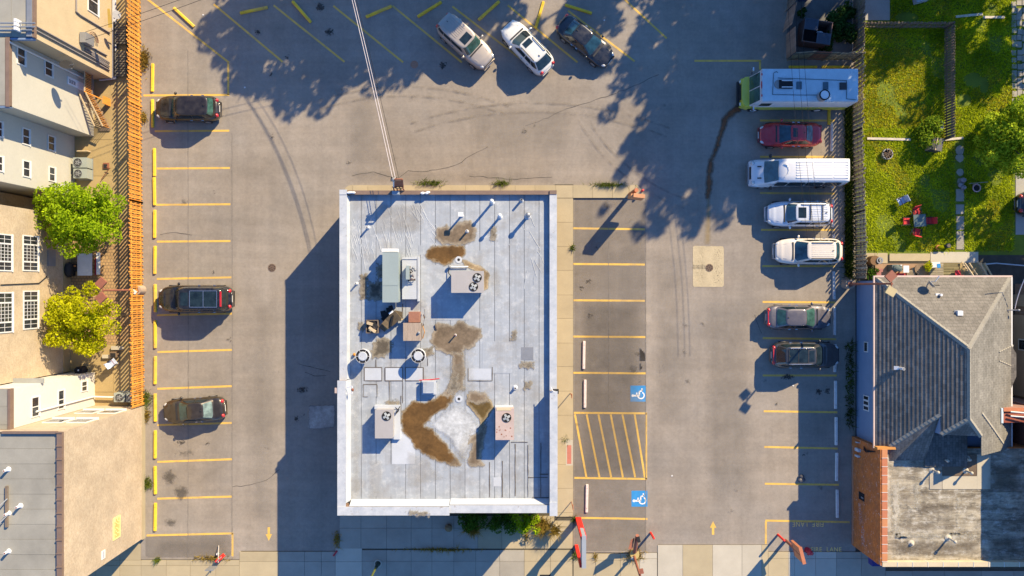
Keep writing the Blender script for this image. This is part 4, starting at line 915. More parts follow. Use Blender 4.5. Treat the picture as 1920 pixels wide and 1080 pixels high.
for px,py,lab in ((5,884,'northern white vent pipe on the grey roof at the left edge'),(28,953,'white vent pipe beside the dark pipe support on the grey roof'),(6,967,'middle white vent pipe at the left edge of the grey roof'),(6,1039,'southern white vent pipe on the grey roof at the left edge')):
    c=P(px,py,ZA+.5); v=thing('vent_pipe',lab,'vent pipe',(c.x,c.y,ZA),0,'vent pipes on the grey roof'); MB().cyl((c.x,c.y,ZA-.02),(c.x,c.y,ZA+.4),.09,.08,12).build('pipe',WHITEM,v); MB().cyl((c.x,c.y,ZA-.02),(c.x,c.y,ZA+.08),.17,.10,12).build('flashing',WHITEM,v); MB().cyl((c.x,c.y,ZA+.39),(c.x,c.y,ZA+.405),.055,None,10).build('opening',RUST,v)
c0=P(11,912,ZA+.15); c1=P(11,989,ZA+.15); sp=thing('pipe_support','long dark timber and struts on the grey roof at the left edge','pipe support',((c0.x),(c0.y+c1.y)/2,ZA)); MB().box(c0.x-.07,c0.x+.07,c1.y,c0.y,ZA,ZA+.14).build('timber',WOODD,sp)
MB().tube([P(14,935,ZA+.2),P(-8,955,ZA+.6)],.04).tube([P(14,966,ZA+.2),P(-8,988,ZA+.6)],.04).build('struts',GREYM,sp)

# conduits, box and dishes on the stucco house
X=(214-960)/S+.07; cd=thing('wall_conduits','dark electrical conduits running along the stucco wall beside the roof edge','conduit',Vector((X,on_x(100,60,X).y,6)))
def wp(px,py): return on_x(px,py,X)
yA=on_x(65,48,X).y; mb=MB()
for dy in (0,.22): mb.tube([Vector((X,yA-dy*1.2,ZH)),Vector((X,yA-dy*1.2,.8))],.06)
for pts in ([(143,-5),(143,22),(150,28),(206,62)],[(160,90),(205,118)],[(163,84),(200,104)],[(160,94),(202,122)]): mb.tube([wp(*p) for p in pts],.06)
mb.build('conduit',mat('conduit_grey',(.20,.18,.17)),cd)
a,b=P(0,43,ZH+.3),P(66,43,ZH+.3); MB().tube([a,b],.05).tube([P(0,50,ZH+.3),P(66,50,ZH+.3)],.05).tube([P(0,56,ZH+.25),P(60,56,ZH+.25)],.04).build('roof_conduit',GREYM,cd)
for y in (40,47,55): c=P(33,y,ZH+.35); MB().obox(c,(.16,.2,.5)).build('pipe_clamp',WHITEM,cd)
eb=thing('electrical_box','grey electrical box with looped cables on the stucco wall','electrical box',wp(157,74)); c=wp(157,74); MB().box(c.x,c.x+.45,c.y-.35,c.y+.35,c.z-.5,c.z+.5).build('casing',GREYM,eb); mb=MB()
for r in (.35,.5,.62): mb.tube([Vector((X+.08,c.y+.25+r*math.cos(t),c.z-.9+r*math.sin(t)-.2)) for t in np.linspace(-1.5,1.5,10)],.03)
mb.build('cable_loops',mat('cable_brown',(.18,.10,.07)),eb)
mb=MB()
for i in range(4): y=c.y-.5-i*.14; mb.tube([Vector((X,y,c.z-1.0)),Vector((X,y-.1,.9))],.05)
mb.build('downward_conduits',mat('conduit_grey',(.2,.18,.17)),eb)
mb=MB().tube([G(217,-60,.35),G(217,60,.35)],.09).tube([G(216,60,.3),G(216,148,.3)],.08).tube([G(219.5,-20,.25),G(219.5,149,.25),G(190,152,.25)],.07); solo(mb,'gutter_pipe',mat('pale_grey_pipe',(.40,.40,.42)),'pale grey gutter pipes along the foot of the stucco wall','pipe')
def dish(px,py,z,r,label,m,tilt=(.3,.2)):
    c=P(px,py,z); d=thing('satellite_dish',label,'satellite dish',(c.x,c.y,z-.6),0,'satellite dishes'); mb=MB().cyl((c.x,c.y,z),(c.x+tilt[0]*.25,c.y+tilt[1]*.25,z+.1),r*.5,r,18); mb.build('reflector',m,d); MB().tube([(c.x,c.y,z-.6),(c.x,c.y,z)],.04).build('mast',GREYM,d); MB().tube([(c.x,c.y,z),(c.x+.5,c.y+.1,z+.1)],.02).build('feed_arm',GREYM,d); return d
dish(217,28,2.2,.30,'pale satellite dish at the foot of the stucco wall',mat('pale_dish',(.32,.31,.30),spec=.2),(.5,-.1)); dish(125,124,6.0,.42,'black satellite dish above the white downpipe of the sided house',DARKM,(.2,.3))
yb=thing('yellow_awning','narrow mustard yellow awning on the stucco wall near the pale dish','awning',P(205,36,4)); MB().add([P(201,16,4.6),P(206,16,4.3),P(211,52,3.8),P(203,52,4.2)],[(0,3,2,1)]).build('awning_sheet',mat('mustard',(.42,.27,.05)),yb)
# basement steps, dark
st=thing('basement_steps','two flights of dark steel steps beside the pallet fence','steps',G(231,90))
for y0,n in ((46,9),(98,11)):
    for i in range(n): gb(220,y0+i*4.4,243,y0+i*4.4+3.2,.25,.32+.0*i).build('tread',mat('dark_tread',(.12,.105,.08),rnd=.15),st)
gb(219.3,44,220,146,.0,.5).build('stringer',DARKM,st); gb(243,44,243.7,146,.0,.5).build('stringer',DARKM,st)
# wooden stair with balusters
ws_=thing('wooden_stair','weathered wooden stair with orange balustrade down from the white door','staircase',G(185,195))
gb(177,138,190,186,1.12,1.26).build('landing',WOODD,ws_)
for x,y in ((178,139),(189,139),(189,185)): gb(x,y,x+1.8,y+1.8,0,2.2).build('post',WOODO,ws_)
gb(188.6,140,190,185,2.1,2.2).build('handrail',WOODL,ws_)
for i in range(14): gb(188.9,141+i*3.1,189.9,142+i*3.1,1.3,2.1).build('baluster',WOODO,ws_)
for i in range(9):
    z=1.1-i*.125; gb(177+i*1.6,187+i*6.2,193+i*1.9,187+i*6.2+6.0,z-.06,z).build('tread',mat('stair_tread',(.26,.185,.115),.85,.15,3,.15,25,rnd=.12),ws_)
a,b=G(190,187,2.1),G(206,242,1.0); MB().tube([a,b],.06).build('handrail',WOODL,ws_); MB().tube([G(178,187,2.1),G(191,242,1.0)],.06).build('handrail',WOODL,ws_)
for i in range(15):
    t=(i+.5)/15; q=a.lerp(b,t); MB().tube([(q.x,q.y,q.z),(q.x,q.y,max(.05,q.z-.95))],.022,4).build('baluster',WOODO,ws_)
for i in range(15):
    t=(i+.5)/15; q=G(178,187,2.1).lerp(G(191,242,1.0),t); MB().tube([(q.x,q.y,q.z),(q.x,q.y,max(.05,q.z-.95))],.018,4).build('baluster',WOODL,ws_)
gb(186,240,207,246,.0,.12).build('bottom_step',WOODD,ws_); gb(206,186,208,200,0,1.0).build('newel_post',WOODO,ws_)
# condensers
def condenser(x0,y0,x1,y1,label,ang=0,group='outdoor condensers on the left'):
    a,b=P(x0,y1,.85),P(x1,y0,.85); u=thing('condenser',label,'condenser',((a.x+b.x)/2,(a.y+b.y)/2,0),0,group); c=Vector(((a.x+b.x)/2,(a.y+b.y)/2,0)); r=min(b.x-a.x,b.y-a.y)*.40
    MB().box(a.x,b.x,a.y,b.y,.04,.82).build('casing',mat('green_grey_casing',(.27,.30,.27)),u); MB().box(a.x-.05,b.x+.05,a.y-.05,b.y+.05,0,.04).build('base',GREYM,u)
    cx=a.x+r*1.25 if (b.x-a.x)>(b.y-a.y)*1.2 else c.x
    MB().cyl((cx,c.y,.82),(cx,c.y,.83),r,None,20).build('fan_well',DARKM,u); mb=MB()
    for k in range(5): t=k*1.257; mb.obox((cx+math.cos(t)*r*.5,c.y+math.sin(t)*r*.5,.84),(r*.8,r*.3,.01),t,.2)
    mb.build('fan_blades',GREYM,u); mb=MB().ring((cx,c.y),r*.97,r*1.06,.82,.86)
    for q in (.35,.65): mb.ring((cx,c.y),r*q-.012,r*q+.012,.845,.86)
    mb.build('fan_guard',GREYM,u); return u
condenser(136,295,162,314,'northern grey-green condenser below the six-windowed wall'); condenser(137,316,162,334,'southern grey-green condenser half under the green tree')
condenser(213,737,233,754,'pale grey-green condenser by the end of the pallet fence'); condenser(236,738,250,754,'dark condenser in the corner of the pallet fence')

# ---- pallet fence: every picket its own piece
def picket_fence(name,label,cat,pts,h,m,step,pw,alt=True,lean=.0,rails=True,maxn=300,railm=None,zb=.05,hv=.06):
    f=thing(name,label,cat,(pts[0].x,pts[0].y,0))
    n0=0; base=Vector((pts[0].x,pts[0].y,0))
    mes=[]
    for i in range(4):
        hh=h*(1+random.uniform(-hv,hv)); mb=MB().box(-pw/2,pw/2,-.011,.011,zb,hh); me=bpy.data.meshes.new('picket'); me.from_pydata(mb.v,[],mb.f); me.materials.append(m); mes.append(me)
    for a,b in zip(pts[:-1],pts[1:]):
        d=(b-a); L=d.length; ang=math.atan2(d.y,d.x); nrm=Vector((-math.sin(ang),math.cos(ang),0)); n=int(L/step)
        for i in range(n):
            p=a+d*((i+.5)/n); side=.035 if (alt and i%2) else (-.035 if alt else 0)
            o=piece('picket',mes[random.randrange(4)],f,p+nrm*side-base,ang+random.uniform(-.05,.05)); o.rotation_euler.x=random.uniform(-lean,lean); n0+=1
        for z in ((.35,1.0,h-.3) if rails else ()):
            MB().obox((a.x+d.x/2,a.y+d.y/2,z),(L,.045,.09),ang).build('rail',railm or m,f)
        np_=max(1,int(L/2.4))
        for i in range(np_+1):
            p=a+d*(i/np_); MB().box(p.x-.05,p.x+.05,p.y-.05,p.y+.05,0,h-.12).build('post',railm or m,f)
    return f
random.seed(31)
picket_fence('pallet_fence','long orange cedar fence of staggered pickets along the left side of the car park','fence',[Vector((*G(263,-40)[:2],0)),Vector((*G(267,380)[:2],0)),Vector((*G(271,757)[:2],0))],2.0,WOODO,.16,.10)
# timber in the right-hand fence
picket_fence('board_fence','long weathered grey board fence between car park and lawn','fence',[Vector((*G(1599,98)[:2],0)),Vector((*G(1596,250)[:2],0)),Vector((*G(1601,400)[:2],0)),Vector((*G(1603,522)[:2],0))],1.85,WOODG,.165,.14,True,.02,True,railm=WOODD)
picket_fence('board_fence','low dark board fence across the top of the enclosed lawn','fence',[Vector((*G(1603,53)[:2],0)),Vector((*G(1769,53)[:2],0))],1.4,WOODD,.24,.13,False,.02); picket_fence('board_fence','dark board fence along the east side of the enclosed lawn','fence',[Vector((*G(1770,53)[:2],0)),Vector((*G(1770,262)[:2],0))],1.45,WOODD,.20,.14,False,.02)
en=picket_fence('enclosure_fence','dark board fence round the bin enclosure, north of the food truck','fence',[Vector((*G(1480,-40)[:2],0)),Vector((*G(1474,20)[:2],0))],1.9,WOODD,.15,.14,False); 
picket_fence('enclosure_fence','board fence closing the south-east side of the bin enclosure','fence',[Vector((*G(1541,113)[:2],0)),Vector((*G(1598,113)[:2],0))],1.9,WOODG,.16,.13,False,.03,railm=WOODD); picket_fence('enclosure_fence','shaded board fence between bin enclosure and lawn slab','fence',[Vector((*G(1599,-40)[:2],0)),Vector((*G(1599,96)[:2],0))],1.9,WOODD,.16,.13,False,.03)
def gate(x0,y0,x1,y1,label,m):
    a,b=G(x0,y0),G(x1,y1); d=b-a; ang=math.atan2(d.y,d.x); g=thing('enclosure_gate',label,'gate',(a.x,a.y,0),ang,'gates of the bin enclosure'); L=d.length; n=max(3,int(L/.15))
    for i in range(n): MB().box(L*i/n+.004,L*(i+1)/n-.004,-.012,.012,.08,1.95).build('board',m,g,local=True)
    for z in (.4,1.6): MB().box(0,L,-.05,-.013,z,z+.1).build('rail',WOODD,g,local=True)
gate(1467,62,1476,22,'brown board gate on the west side of the bin enclosure, north leaf',mat('brown_board',(.26,.17,.12),.9,.18,3,.15,30,rnd=.2)); gate(1474,112,1473,66,'brown board gate on the west side of the bin enclosure, south leaf',bpy.data.materials['brown_board']); gate(1474,114,1512,111,'brown board panel at the south-west corner of the bin enclosure',WOODG); gate(1512,112,1540,113,'reddish board panel in the south side of the bin enclosure',mat('reddish_board',(.27,.12,.08),.9,.18,3,.15,30,rnd=.15))
gb(1476,-60,1598,112,-.1,.012).build('enclosure_ground',mat('dark_ground',(.12,.12,.115),.95,.25,1,.2,20),kind='structure')
db=thing('dumpster','dark open dumpster with two ribbed black lids inside the bin enclosure','dumpster',G(1520,70),-.14); WB=mat('dumpster_brown',(.13,.075,.06))
for (x0,x1,y0,y1) in ((-1.05,1.05,-.85,-.79),(-1.05,1.05,.79,.85),(-1.05,-.99,-.79,.79),(.99,1.05,-.79,.79)): MB().box(x0,x1,y0,y1,.15,1.25).build('side',WB,db,local=True)
MB().box(-1.0,1.0,-.8,.8,.15,.2).build('bottom',DARKM,db,local=True)
for (x0,y0) in ((-1.02,.06),(.0,-.86)):
    l=MB().box(x0,x0+1.0,y0,y0+.82,1.26,1.30).build('lid',mat('lid_black',(.05,.065,.09),.5),db,local=True); mb=MB()
    for i in range(8): mb.box(x0+.1,x0+.9,y0+.06+i*.095,y0+.10+i*.095,1.301,1.335)
    o=mb.build('lid_ribs',mat('lid_black',(.05,.065,.09)),l,local=True)
MB().ell((.45,.25,.5),(.25,.12,.12)).build('rubbish_bag',WHITEM,db,local=True)
gb(1496,-8,1512,3,0,1.1).build('bin_body',mat('blue_bin',(.03,.06,.14)),tag(thing('wheelie_bin','blue-black wheelie bin at the top of the bin enclosure','bin',G(1504,-2)),'blue-black wheelie bin at the top of the bin enclosure','bin'))

# ------------------------------------------------------------------ shingled house on the right
h = thing('shingled_house','grey shingled hip-roofed house with blue-grey siding on the right','house',G(1716,660))
ZE, ZRD = 3.6, 6.95
gb(1606,527,1828,822,0,ZE).build('siding_wall',BLUESIDE,h)
E_ = {'w':G(1597,0).x,'e':G(1835,0).x,'n':G(0,521).y}
xr = G(1711,0).x; yh = G(0,639).y; ys_ = G(0,757).y; slope=(ZRD-ZE)/(xr-E_['w'])
def course_plane(poly, axis, a0, a1, z0, z1, n, m, name='shingle_course'):
    "poly in plan (x,y), courses run across 'axis' from a0 (eave) to a1 (ridge)"
    ax = 0 if axis=='x' else 1
    for i in range(n):
        lo=a0+(a1-a0)*i/n; hi=a0+(a1-a0)*(i+1)/n
        def clip(pl, val, keep_gt):
            out=[]
            for j in range(len(pl)):
                p,q=pl[j-1],pl[j]; ip=(p[ax]>=val)==keep_gt or p[ax]==val; iq=(q[ax]>=val)==keep_gt or q[ax]==val
                if ip!=iq:
                    t=(val-p[ax])/(q[ax]-p[ax]); out.append((p[0]+(q[0]-p[0])*t,p[1]+(q[1]-p[1])*t))
                if iq: out.append(q)
            return out
        s_=1 if a1>a0 else -1
        pl=clip(clip(poly,lo,s_>0),hi,s_<0)
        if len(pl)<3: continue
        def zz(p,off): t=(p[ax]-a0)/(a1-a0); return z0+(z1-z0)*t+off
        ar=sum(pl[j-1][0]*pl[j][1]-pl[j][0]*pl[j-1][1] for j in range(len(pl)))
        if ar<0: pl=pl[::-1]
        nn=len(pl); th=lambda p: .045*(1-abs(p[ax]-lo)/abs(hi-lo))+.012
        mb=MB().add([(p[0],p[1],zz(p,th(p))) for p in pl]+[(p[0],p[1],zz(p,-.05)) for p in pl],[tuple(range(nn)),tuple(range(2*nn-1,nn-1,-1))]+[(j,nn+j,nn+(j+1)%nn,(j+1)%nn) for j in range(nn)])
        mb.build(name,m,h)
def pl_(px,py,plane):
    "where the photo's ray meets a roof plane; plane(x,y)->z"
    z=5.0
    for _ in range(30): p=P(px,py,z); z=plane(p.x,p.y)
    return P(px,py,z)
pw=lambda x,y: ZE+(x-E_['w'])*slope
slope_e=(ZRD-ZE)/(E_['e']-xr); slope_n=(ZRD-ZE)/(E_['n']-yh)
pe=lambda x,y: ZE+(E_['e']-x)*slope_e
pn=lambda x,y: ZE+(E_['n']-y)*slope_n
# west slope outline from the photo
W_=[pl_(1641,520,pw),pl_(1813,653,pw),pl_(1815,786,pw),pl_(1765,815,pw),pl_(1763,779,pw),pl_(1669,838,pw),pl_(1641,840,pw)]
W2=[(E_['w'],E_['n']),(xr,yh),(xr,W_[2].y),(W_[3].x,W_[3].y),(W_[4].x,W_[4].y),(W_[5].x,W_[5].y),(E_['w'],W_[6].y)]
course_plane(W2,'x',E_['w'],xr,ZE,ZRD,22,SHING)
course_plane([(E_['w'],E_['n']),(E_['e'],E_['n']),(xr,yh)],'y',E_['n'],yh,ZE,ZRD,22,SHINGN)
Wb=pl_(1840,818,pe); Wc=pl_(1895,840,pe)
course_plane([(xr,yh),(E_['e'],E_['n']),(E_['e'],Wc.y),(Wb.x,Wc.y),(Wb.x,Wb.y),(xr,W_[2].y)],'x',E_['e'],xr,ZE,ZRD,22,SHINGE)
# bay of the east eave
b0,b1=G(1833,690),G(1846,650); MB().prism([(E_['e']-.2,G(0,716).y),(E_['e']-.2,G(0,640).y),(E_['e'],G(0,640).y),(G(1844,0).x,G(0,655).y),(G(1844,0).x,G(0,695).y),(E_['e'],G(0,716).y)],ZE-.1,ZE+.05).build('bay_roof',SHING,h)
# south hips and lower wing
zA=ZRD; pA=(xr,W_[2].y); pB=(W_[3].x,W_[3].y); pC=(Wb.x,Wb.y); zB=pw(*pB); zC=pe(*pC)
MB().add([(pA[0],pA[1],zA),(pB[0],pB[1],zB),(pC[0],pC[1],zC)],[(0,1,2)]).build('hip_slope',SHING,h)
pD=(W_[4].x,W_[4].y); pF=(W_[5].x,W_[5].y); zD=pw(*pD); zF=pw(*pF); yS=G(0,835).y
MB().add([(pD[0],pD[1],zD),(pF[0],pF[1],zF),(pF[0],yS-.2,zF-.1),(pD[0],yS-.2,zF-.1)],[(0,1,2,3)]).build('hip_slope',SHING,h)
MB().box(pD[0],Wb.x+.2,yS-.6,min(pB[1],pC[1])+.1,0,zF+.0).build('porch',SHING,h); MB().box(pF[0]-.1,E_['e'],yS-.8,pD[1],ZE-.5,ZE-.15).build('lower_roof',SHING,h)
g_=[(pB[0],pB[1]),(pD[0],pD[1])]; MB().add([(pB[0],pB[1],zB),(pD[0],pD[1],zD),(pD[0],pD[1],ZE-.3),(pB[0],pB[1],ZE-.3)],[(0,1,2,3)]).build('gable_wall',BLUESIDE,h)
MB().add([(pB[0],pB[1],zB),(pC[0],pC[1],zC),(pC[0],pC[1],ZE-.3),(pB[0],pB[1],ZE-.3)],[(0,3,2,1)]).build('gable_wall',BLUESIDE,h)
# east cross gable over the porch (M-shaped ridge in the photo)
pe1=pl_(1840,775,pe); pe2=pl_(1860,803,pe); pe3=pl_(1880,832,pe)
PE = [pe1,pe2,pe3]
# ridge and hip caps
def cap(a,b,w=.34,n=None):
    d=(b-a); L=d.length; n=n or max(2,int(L/.28)); u=d.normalized(); s_=Vector((-u.y,u.x,0)).normalized()*w/2; mb=MB()
    for i in range(n):
        p=a+d*(i/n); q=a+d*((i+1)/n+.01); up=Vector((0,0,.075)); lo=Vector((0,0,.045))
        mb.add([p+s_*1.0-Vector((0,0,.03)),p+up+Vector((0,0,.03)),p-s_-Vector((0,0,.03)),q+s_-Vector((0,0,.04)),q+up,q-s_-Vector((0,0,.04))],[(0,1,4,3),(1,2,5,4),(0,2,1)])
    mb.build('ridge_cap',SHINGC,h)
V3=lambda x,y,z: Vector((x,y,z))
rt=V3(xr,yh,ZRD); cap(V3(E_['w']+.1,E_['n']-.1,ZE+.05),rt); cap(V3(E_['e']-.1,E_['n']-.1,ZE+.05),rt); cap(V3(xr,W_[2].y,ZRD),rt,.26)
cap(V3(*pB,zB),V3(*pA,zA)); cap(V3(*pC,zC),V3(*pA,zA)); cap(V3(*pF,zF),V3(*pD,zD)); cap(PE[1]+V3(0,0,.02),PE[0]+V3(0,0,.02),.3); cap(PE[2]+V3(0,0,.02),PE[1]+V3(0,0,.02),.3)
for a,b in ((pl_(1873,660,pe),pl_(1899,648,pe)),(pl_(1873,677,pe),pl_(1899,688,pe))): cap(V3(a.x,a.y,a.z),V3(b.x,b.y,b.z),.3)
# gutters
gt=mat('pale_gutter',(.55,.42,.36),.6)
MB().box(E_['w']-.12,E_['w']-.01,W_[6].y,E_['n']+.1,ZE-.08,ZE+.03).build('gutter',gt,h); MB().box(E_['w'],E_['e']+.1,E_['n']+.01,E_['n']+.12,ZE-.08,ZE+.03).build('gutter',gt,h)
MB().box(E_['e']+.01,E_['e']+.11,Wc.y,E_['n'],ZE-.08,ZE+.03).build('gutter',TRIMW,h)
X=G(1606,0).x
for x0,y0,x1,y1,nn in ((1621,642,1628,662,1),(1620,744,1630,773,3)):
    ya,yb=G(0,y1).y,G(0,y0).y; za,zb=on_x(x0,y0,X).z,on_x(x1,y0,X).z; za,zb=min(za,zb),max(za,zb); k=.96
    w=MB().box(X-.05,X,ya*k,yb*k,za,zb).build('window',TRIMW,h)
    for i in range(nn): q0=ya*k+.08+(yb-ya)*k*i/nn; MB().box(X-.06,X-.05,q0,q0+(yb-ya)*k/nn-.14,za+.08,zb-.08).build('pane',GLASSW,w)
# things on the house roof
v=pl_(1686,690,pw); vp=thing('roof_vent','white vent pipe on the dark western slope of the shingled house','vent',v); MB().cyl(v-Vector((0,0,.1)),v+Vector((0,0,.62)),.09,.09,12).build('pipe',WHITEM,vp); MB().cyl(v+Vector((0,0,.6)),v+Vector((0,0,.625)),.06,None,10).build('opening',DARKM,vp); MB().obox(v+Vector((-.2,0,0)),(.3,.25,.05),0,-.5).build('flashing',WHITEM,vp)
v=pl_(1797,587,pn); vp=thing('roof_vent','square white box vent on the sunny northern slope of the shingled house','vent',v); MB().obox(v+Vector((0,0,.12)),(.36,.32,.25)).build('hood',WHITEM,vp); MB().obox(v+Vector((-.05,-.02,.02)),(.5,.45,.05)).build('flashing',GREYM,vp)
v=pl_(1761,553,pn); vp=thing('roof_vent','short white pipe vent on the sunny northern slope of the shingled house','vent',v); MB().cyl(v-Vector((0,0,.1)),v+Vector((0,0,.3)),.09,.09,12).build('pipe',WHITEM,vp); MB().obox(v+Vector((-.12,.03,.03)),(.3,.15,.05)).build('flashing',WHITEM,vp)
v=pl_(1740,530,pn); d_=thing('satellite_dish','dark satellite dish on a mast near the north eave of the shingled house','satellite dish',v); MB().tube([v-Vector((0,0,.1)),v+Vector((.1,.1,.75)),v+Vector((.28,.45,.9))],.035).build('mast',WHITEM,d_); c=v+Vector((-.25,-.15,.75)); MB().cyl(c,c+Vector((.09,.09,.06)),.18,.34,18).build('reflector',GREYM,d_); MB().tube([c,c+Vector((.5,-.05,.25))],.025).build('feed_arm',DARKM,d_)
v=pl_(1893,581,pe); mb=MB().tube([v-Vector((.5,0,-.2)),v+Vector((.2,0,.55))],.04).ell(v+Vector((.25,0,.58)),(.1,.08,.08)); solo(mb,'wire_bracket',GREYM,'grey electrical service head at the east eave of the shingled house','bracket')
solo(MB().tube(sag(v+Vector((.1,.1,.4)),P(1945,480,6.5),.3),.03,5),'overhead_wire',mat('pale_wire',(.72,.66,.66)),'pale service wire running north-east from the shingled house','wire')
# chimney-like brick wall between the houses
bw_=thing('brick_wing_wall','short red brick wall with orange coping poking over the east eave of the shingled house','wall',P(1898,778,4.3)); a,b=P(1882,793,4.6),P(1945,766,4.6); MB().box(a.x,b.x,a.y,b.y,0,4.5).build('brick_wall',BRICKR,bw_); MB().box(a.x-.02,b.x,b.y-.2,b.y+.04,4.5,4.62).build('coping',ORSIGN,bw_); MB().box(a.x-.16,a.x-.02,a.y-.02,b.y+.02,3.6,4.6).build('end_flashing',mat('blue_white',(.5,.6,.66)),bw_)
for y in (772,780): MB().tube([P(1895,y,4.7),P(1945,y+4,4.9)],.05).build('pipe',TRIMW,bw_)
# neighbour on the right edge
nb=thing('brown_neighbour_house','brown brick neighbour house at the right edge, mostly out of view','house',G(1960,640)); gb(1903,532,2000,752,0,4.6).build('brick_wall',BRICKH,nb); gb(1906,535,1997,749,4.6,4.62).build('roof',GREYROOF,nb); gb(1900,552,1903,574,0,4.6).build('pilaster',mat('tan_band',(.36,.27,.19)),nb); gb(1900,590,1903,740,0,3.2).build('tan_wall',mat('tan_band',(.36,.27,.19)),nb); X=G(1900,0).x; w=MB().box(X-.05,X,G(0,655).y,G(0,634).y,.6,1.6).build('window',TRIMW,nb); MB().box(X-.06,X-.05,G(0,653).y,G(0,636).y,.7,1.5).build('pane',GLASSW,w)
tb=thing('tall_neighbour_building','tall building beyond the right edge that shades the tar roof','building',G(1960,900)); gb(1866,745,2100,1012,0,7.4).build('brick_wall',BRICKR,tb); gb(1870,749,2096,1008,7.4,7.42).build('roof',GREYROOF,tb)

# ------------------------------------------------------------------ orange brick building, bottom right
ob = thing('orange_brick_building','orange painted brick building with a streaked tar roof, bottom right','building',G(1720,940))
ZO = 4.0
gb(1597,818,1864,1021,0,ZO).build('brick_wall',BRICKO,ob); gb(1597.0,819,1599,1020,ZO,4.38).build('parapet_face',BRICKO,ob)
m_,t_,b_=nodes('tar_roof'); p_=pos(t_,.3,2.4); n1=noise(t_,p_,.8,8,.7); n2=noise(t_,pos(t_,1.5,.5),1.2,7,.7); c_=mix(t_,mrange(t_,n1,.38,.62,0,1),(.15,.125,.088),(.40,.355,.265)); c_=mix(t_,mrange(t_,noise(t_,pos(t_,.8,1.3),2.2,9,.8),.50,.62,0,.8),c_,(.45,.43,.375)); c_=mix(t_,mrange(t_,noise(t_,pos(t_,.9,1.8),1.4,9,.8),.38,.50,.8,0),c_,(.10,.088,.07)); c_=gain(t_,c_,mrange(t_,n2,.3,.7,.75,1.25)); c_=gain(t_,c_,mrange(t_,noise(t_,pos(t_),18,4),.3,.7,.9,1.1)); t_.links.new(c_,b_.inputs['Base Color']); b_.inputs['Roughness'].default_value=.9; bump(t_,b_,n1,.2,.02); TARROOF=m_
yy=819.2; k=0; random.seed(6)
while yy<1013.2:
    y1=min(yy+25,1013.3); a,b=G(1610,y1-.15),G(1864,yy+.15); MB().box(a.x,b.x,a.y,b.y,ZO-.02,ZO+.03+.012*(k%2)).build('roof_sheet',TARROOF,ob); yy=y1;k+=1
nco=13
for i in range(nco):
    y0=819+i*14.9; a,b=G(1599.2,min(1013,y0+14.2)),G(1608.5,y0); MB().box(a.x,b.x,a.y,b.y,ZO,4.42).build('coping',ORSIGN if i%4 else mat('coping_orange2',(.46,.19,.08)),ob); a2,b2=G(1598.8,y0+14.9),G(1609,y0+14.3); MB().box(a2.x,b2.x,a2.y,b2.y,ZO,4.44).build('coping_joint',TRIMW,ob)
for i in range(10):
    x0=1600+i*26.3; a,b=G(x0,1021.5),G(x0+25.6,1013.5); MB().box(a.x,b.x,a.y,b.y,ZO,4.42).build('coping',mat('cream_coping',(.50,.42,.28)),ob); a2,b2=G(x0+25.6,1021.8),G(x0+26.3,1013.3); MB().box(a2.x,b2.x,a2.y,b2.y,ZO,4.44).build('coping_joint',TRIMW,ob)
a,b=G(1592,819.5),G(1632,815.5); MB().box(a.x,b.x,a.y,b.y,3.9,4.35).build('corner_coping',mat('coping_orange3',(.5,.22,.05)),ob)
def orp(x0,y0,x1,y1,m,z=.016):
    a,b=P(x0,y1,ZO+.05),P(x1,y0,ZO+.05); MB().box(a.x,b.x,a.y,b.y,ZO+.0,ZO+.05+z).build('roof_patch',m,ob)
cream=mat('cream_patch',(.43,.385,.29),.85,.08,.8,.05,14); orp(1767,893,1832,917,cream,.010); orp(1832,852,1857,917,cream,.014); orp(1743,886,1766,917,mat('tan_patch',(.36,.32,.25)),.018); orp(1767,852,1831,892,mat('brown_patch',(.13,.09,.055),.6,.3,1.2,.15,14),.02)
zo=[ZO+.07]
PALEST=decal_mat('pale_streak',(.46,.43,.36),(.42,.39,.31),.3,.9,2.5,.2,.9,.75,det=9)
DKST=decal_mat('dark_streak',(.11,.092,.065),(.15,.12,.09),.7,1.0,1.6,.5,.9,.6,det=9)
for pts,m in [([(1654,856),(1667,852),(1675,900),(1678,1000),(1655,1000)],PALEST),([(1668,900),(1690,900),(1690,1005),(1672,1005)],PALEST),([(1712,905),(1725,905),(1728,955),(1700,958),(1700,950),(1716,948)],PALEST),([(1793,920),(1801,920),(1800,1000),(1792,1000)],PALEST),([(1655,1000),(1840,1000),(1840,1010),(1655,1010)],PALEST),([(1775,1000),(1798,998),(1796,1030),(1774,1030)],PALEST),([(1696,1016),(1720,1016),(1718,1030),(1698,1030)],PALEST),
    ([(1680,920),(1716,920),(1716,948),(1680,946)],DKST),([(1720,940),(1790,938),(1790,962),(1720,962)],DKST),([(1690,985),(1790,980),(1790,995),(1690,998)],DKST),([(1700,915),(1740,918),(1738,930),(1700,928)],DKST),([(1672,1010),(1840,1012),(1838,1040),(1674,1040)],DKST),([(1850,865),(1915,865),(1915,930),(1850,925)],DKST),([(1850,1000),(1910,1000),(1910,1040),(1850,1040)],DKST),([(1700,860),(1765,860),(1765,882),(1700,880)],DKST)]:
    zo[0]+=.0007; decal('roof_stain',[P(x,y,zo[0]) for x,y in pts],m,ob,.4,.12)
def tv(px,py,hh,lab):
    c=P(px,py,ZO+hh); v=thing('vent_pipe',lab,'vent pipe',(c.x,c.y,ZO),0,'vent pipes on the tar roof'); MB().cyl((c.x,c.y,ZO),(c.x,c.y,ZO+hh),.07,.07,12).build('pipe',PALE,v); MB().ell((c.x,c.y,ZO+hh),(.12,.12,.10)).build('cap',PALE,v,smooth=True); MB().cyl((c.x,c.y,ZO+.05),(c.x,c.y,ZO+.12),.26,.12,12).build('flashing',PALE,v)
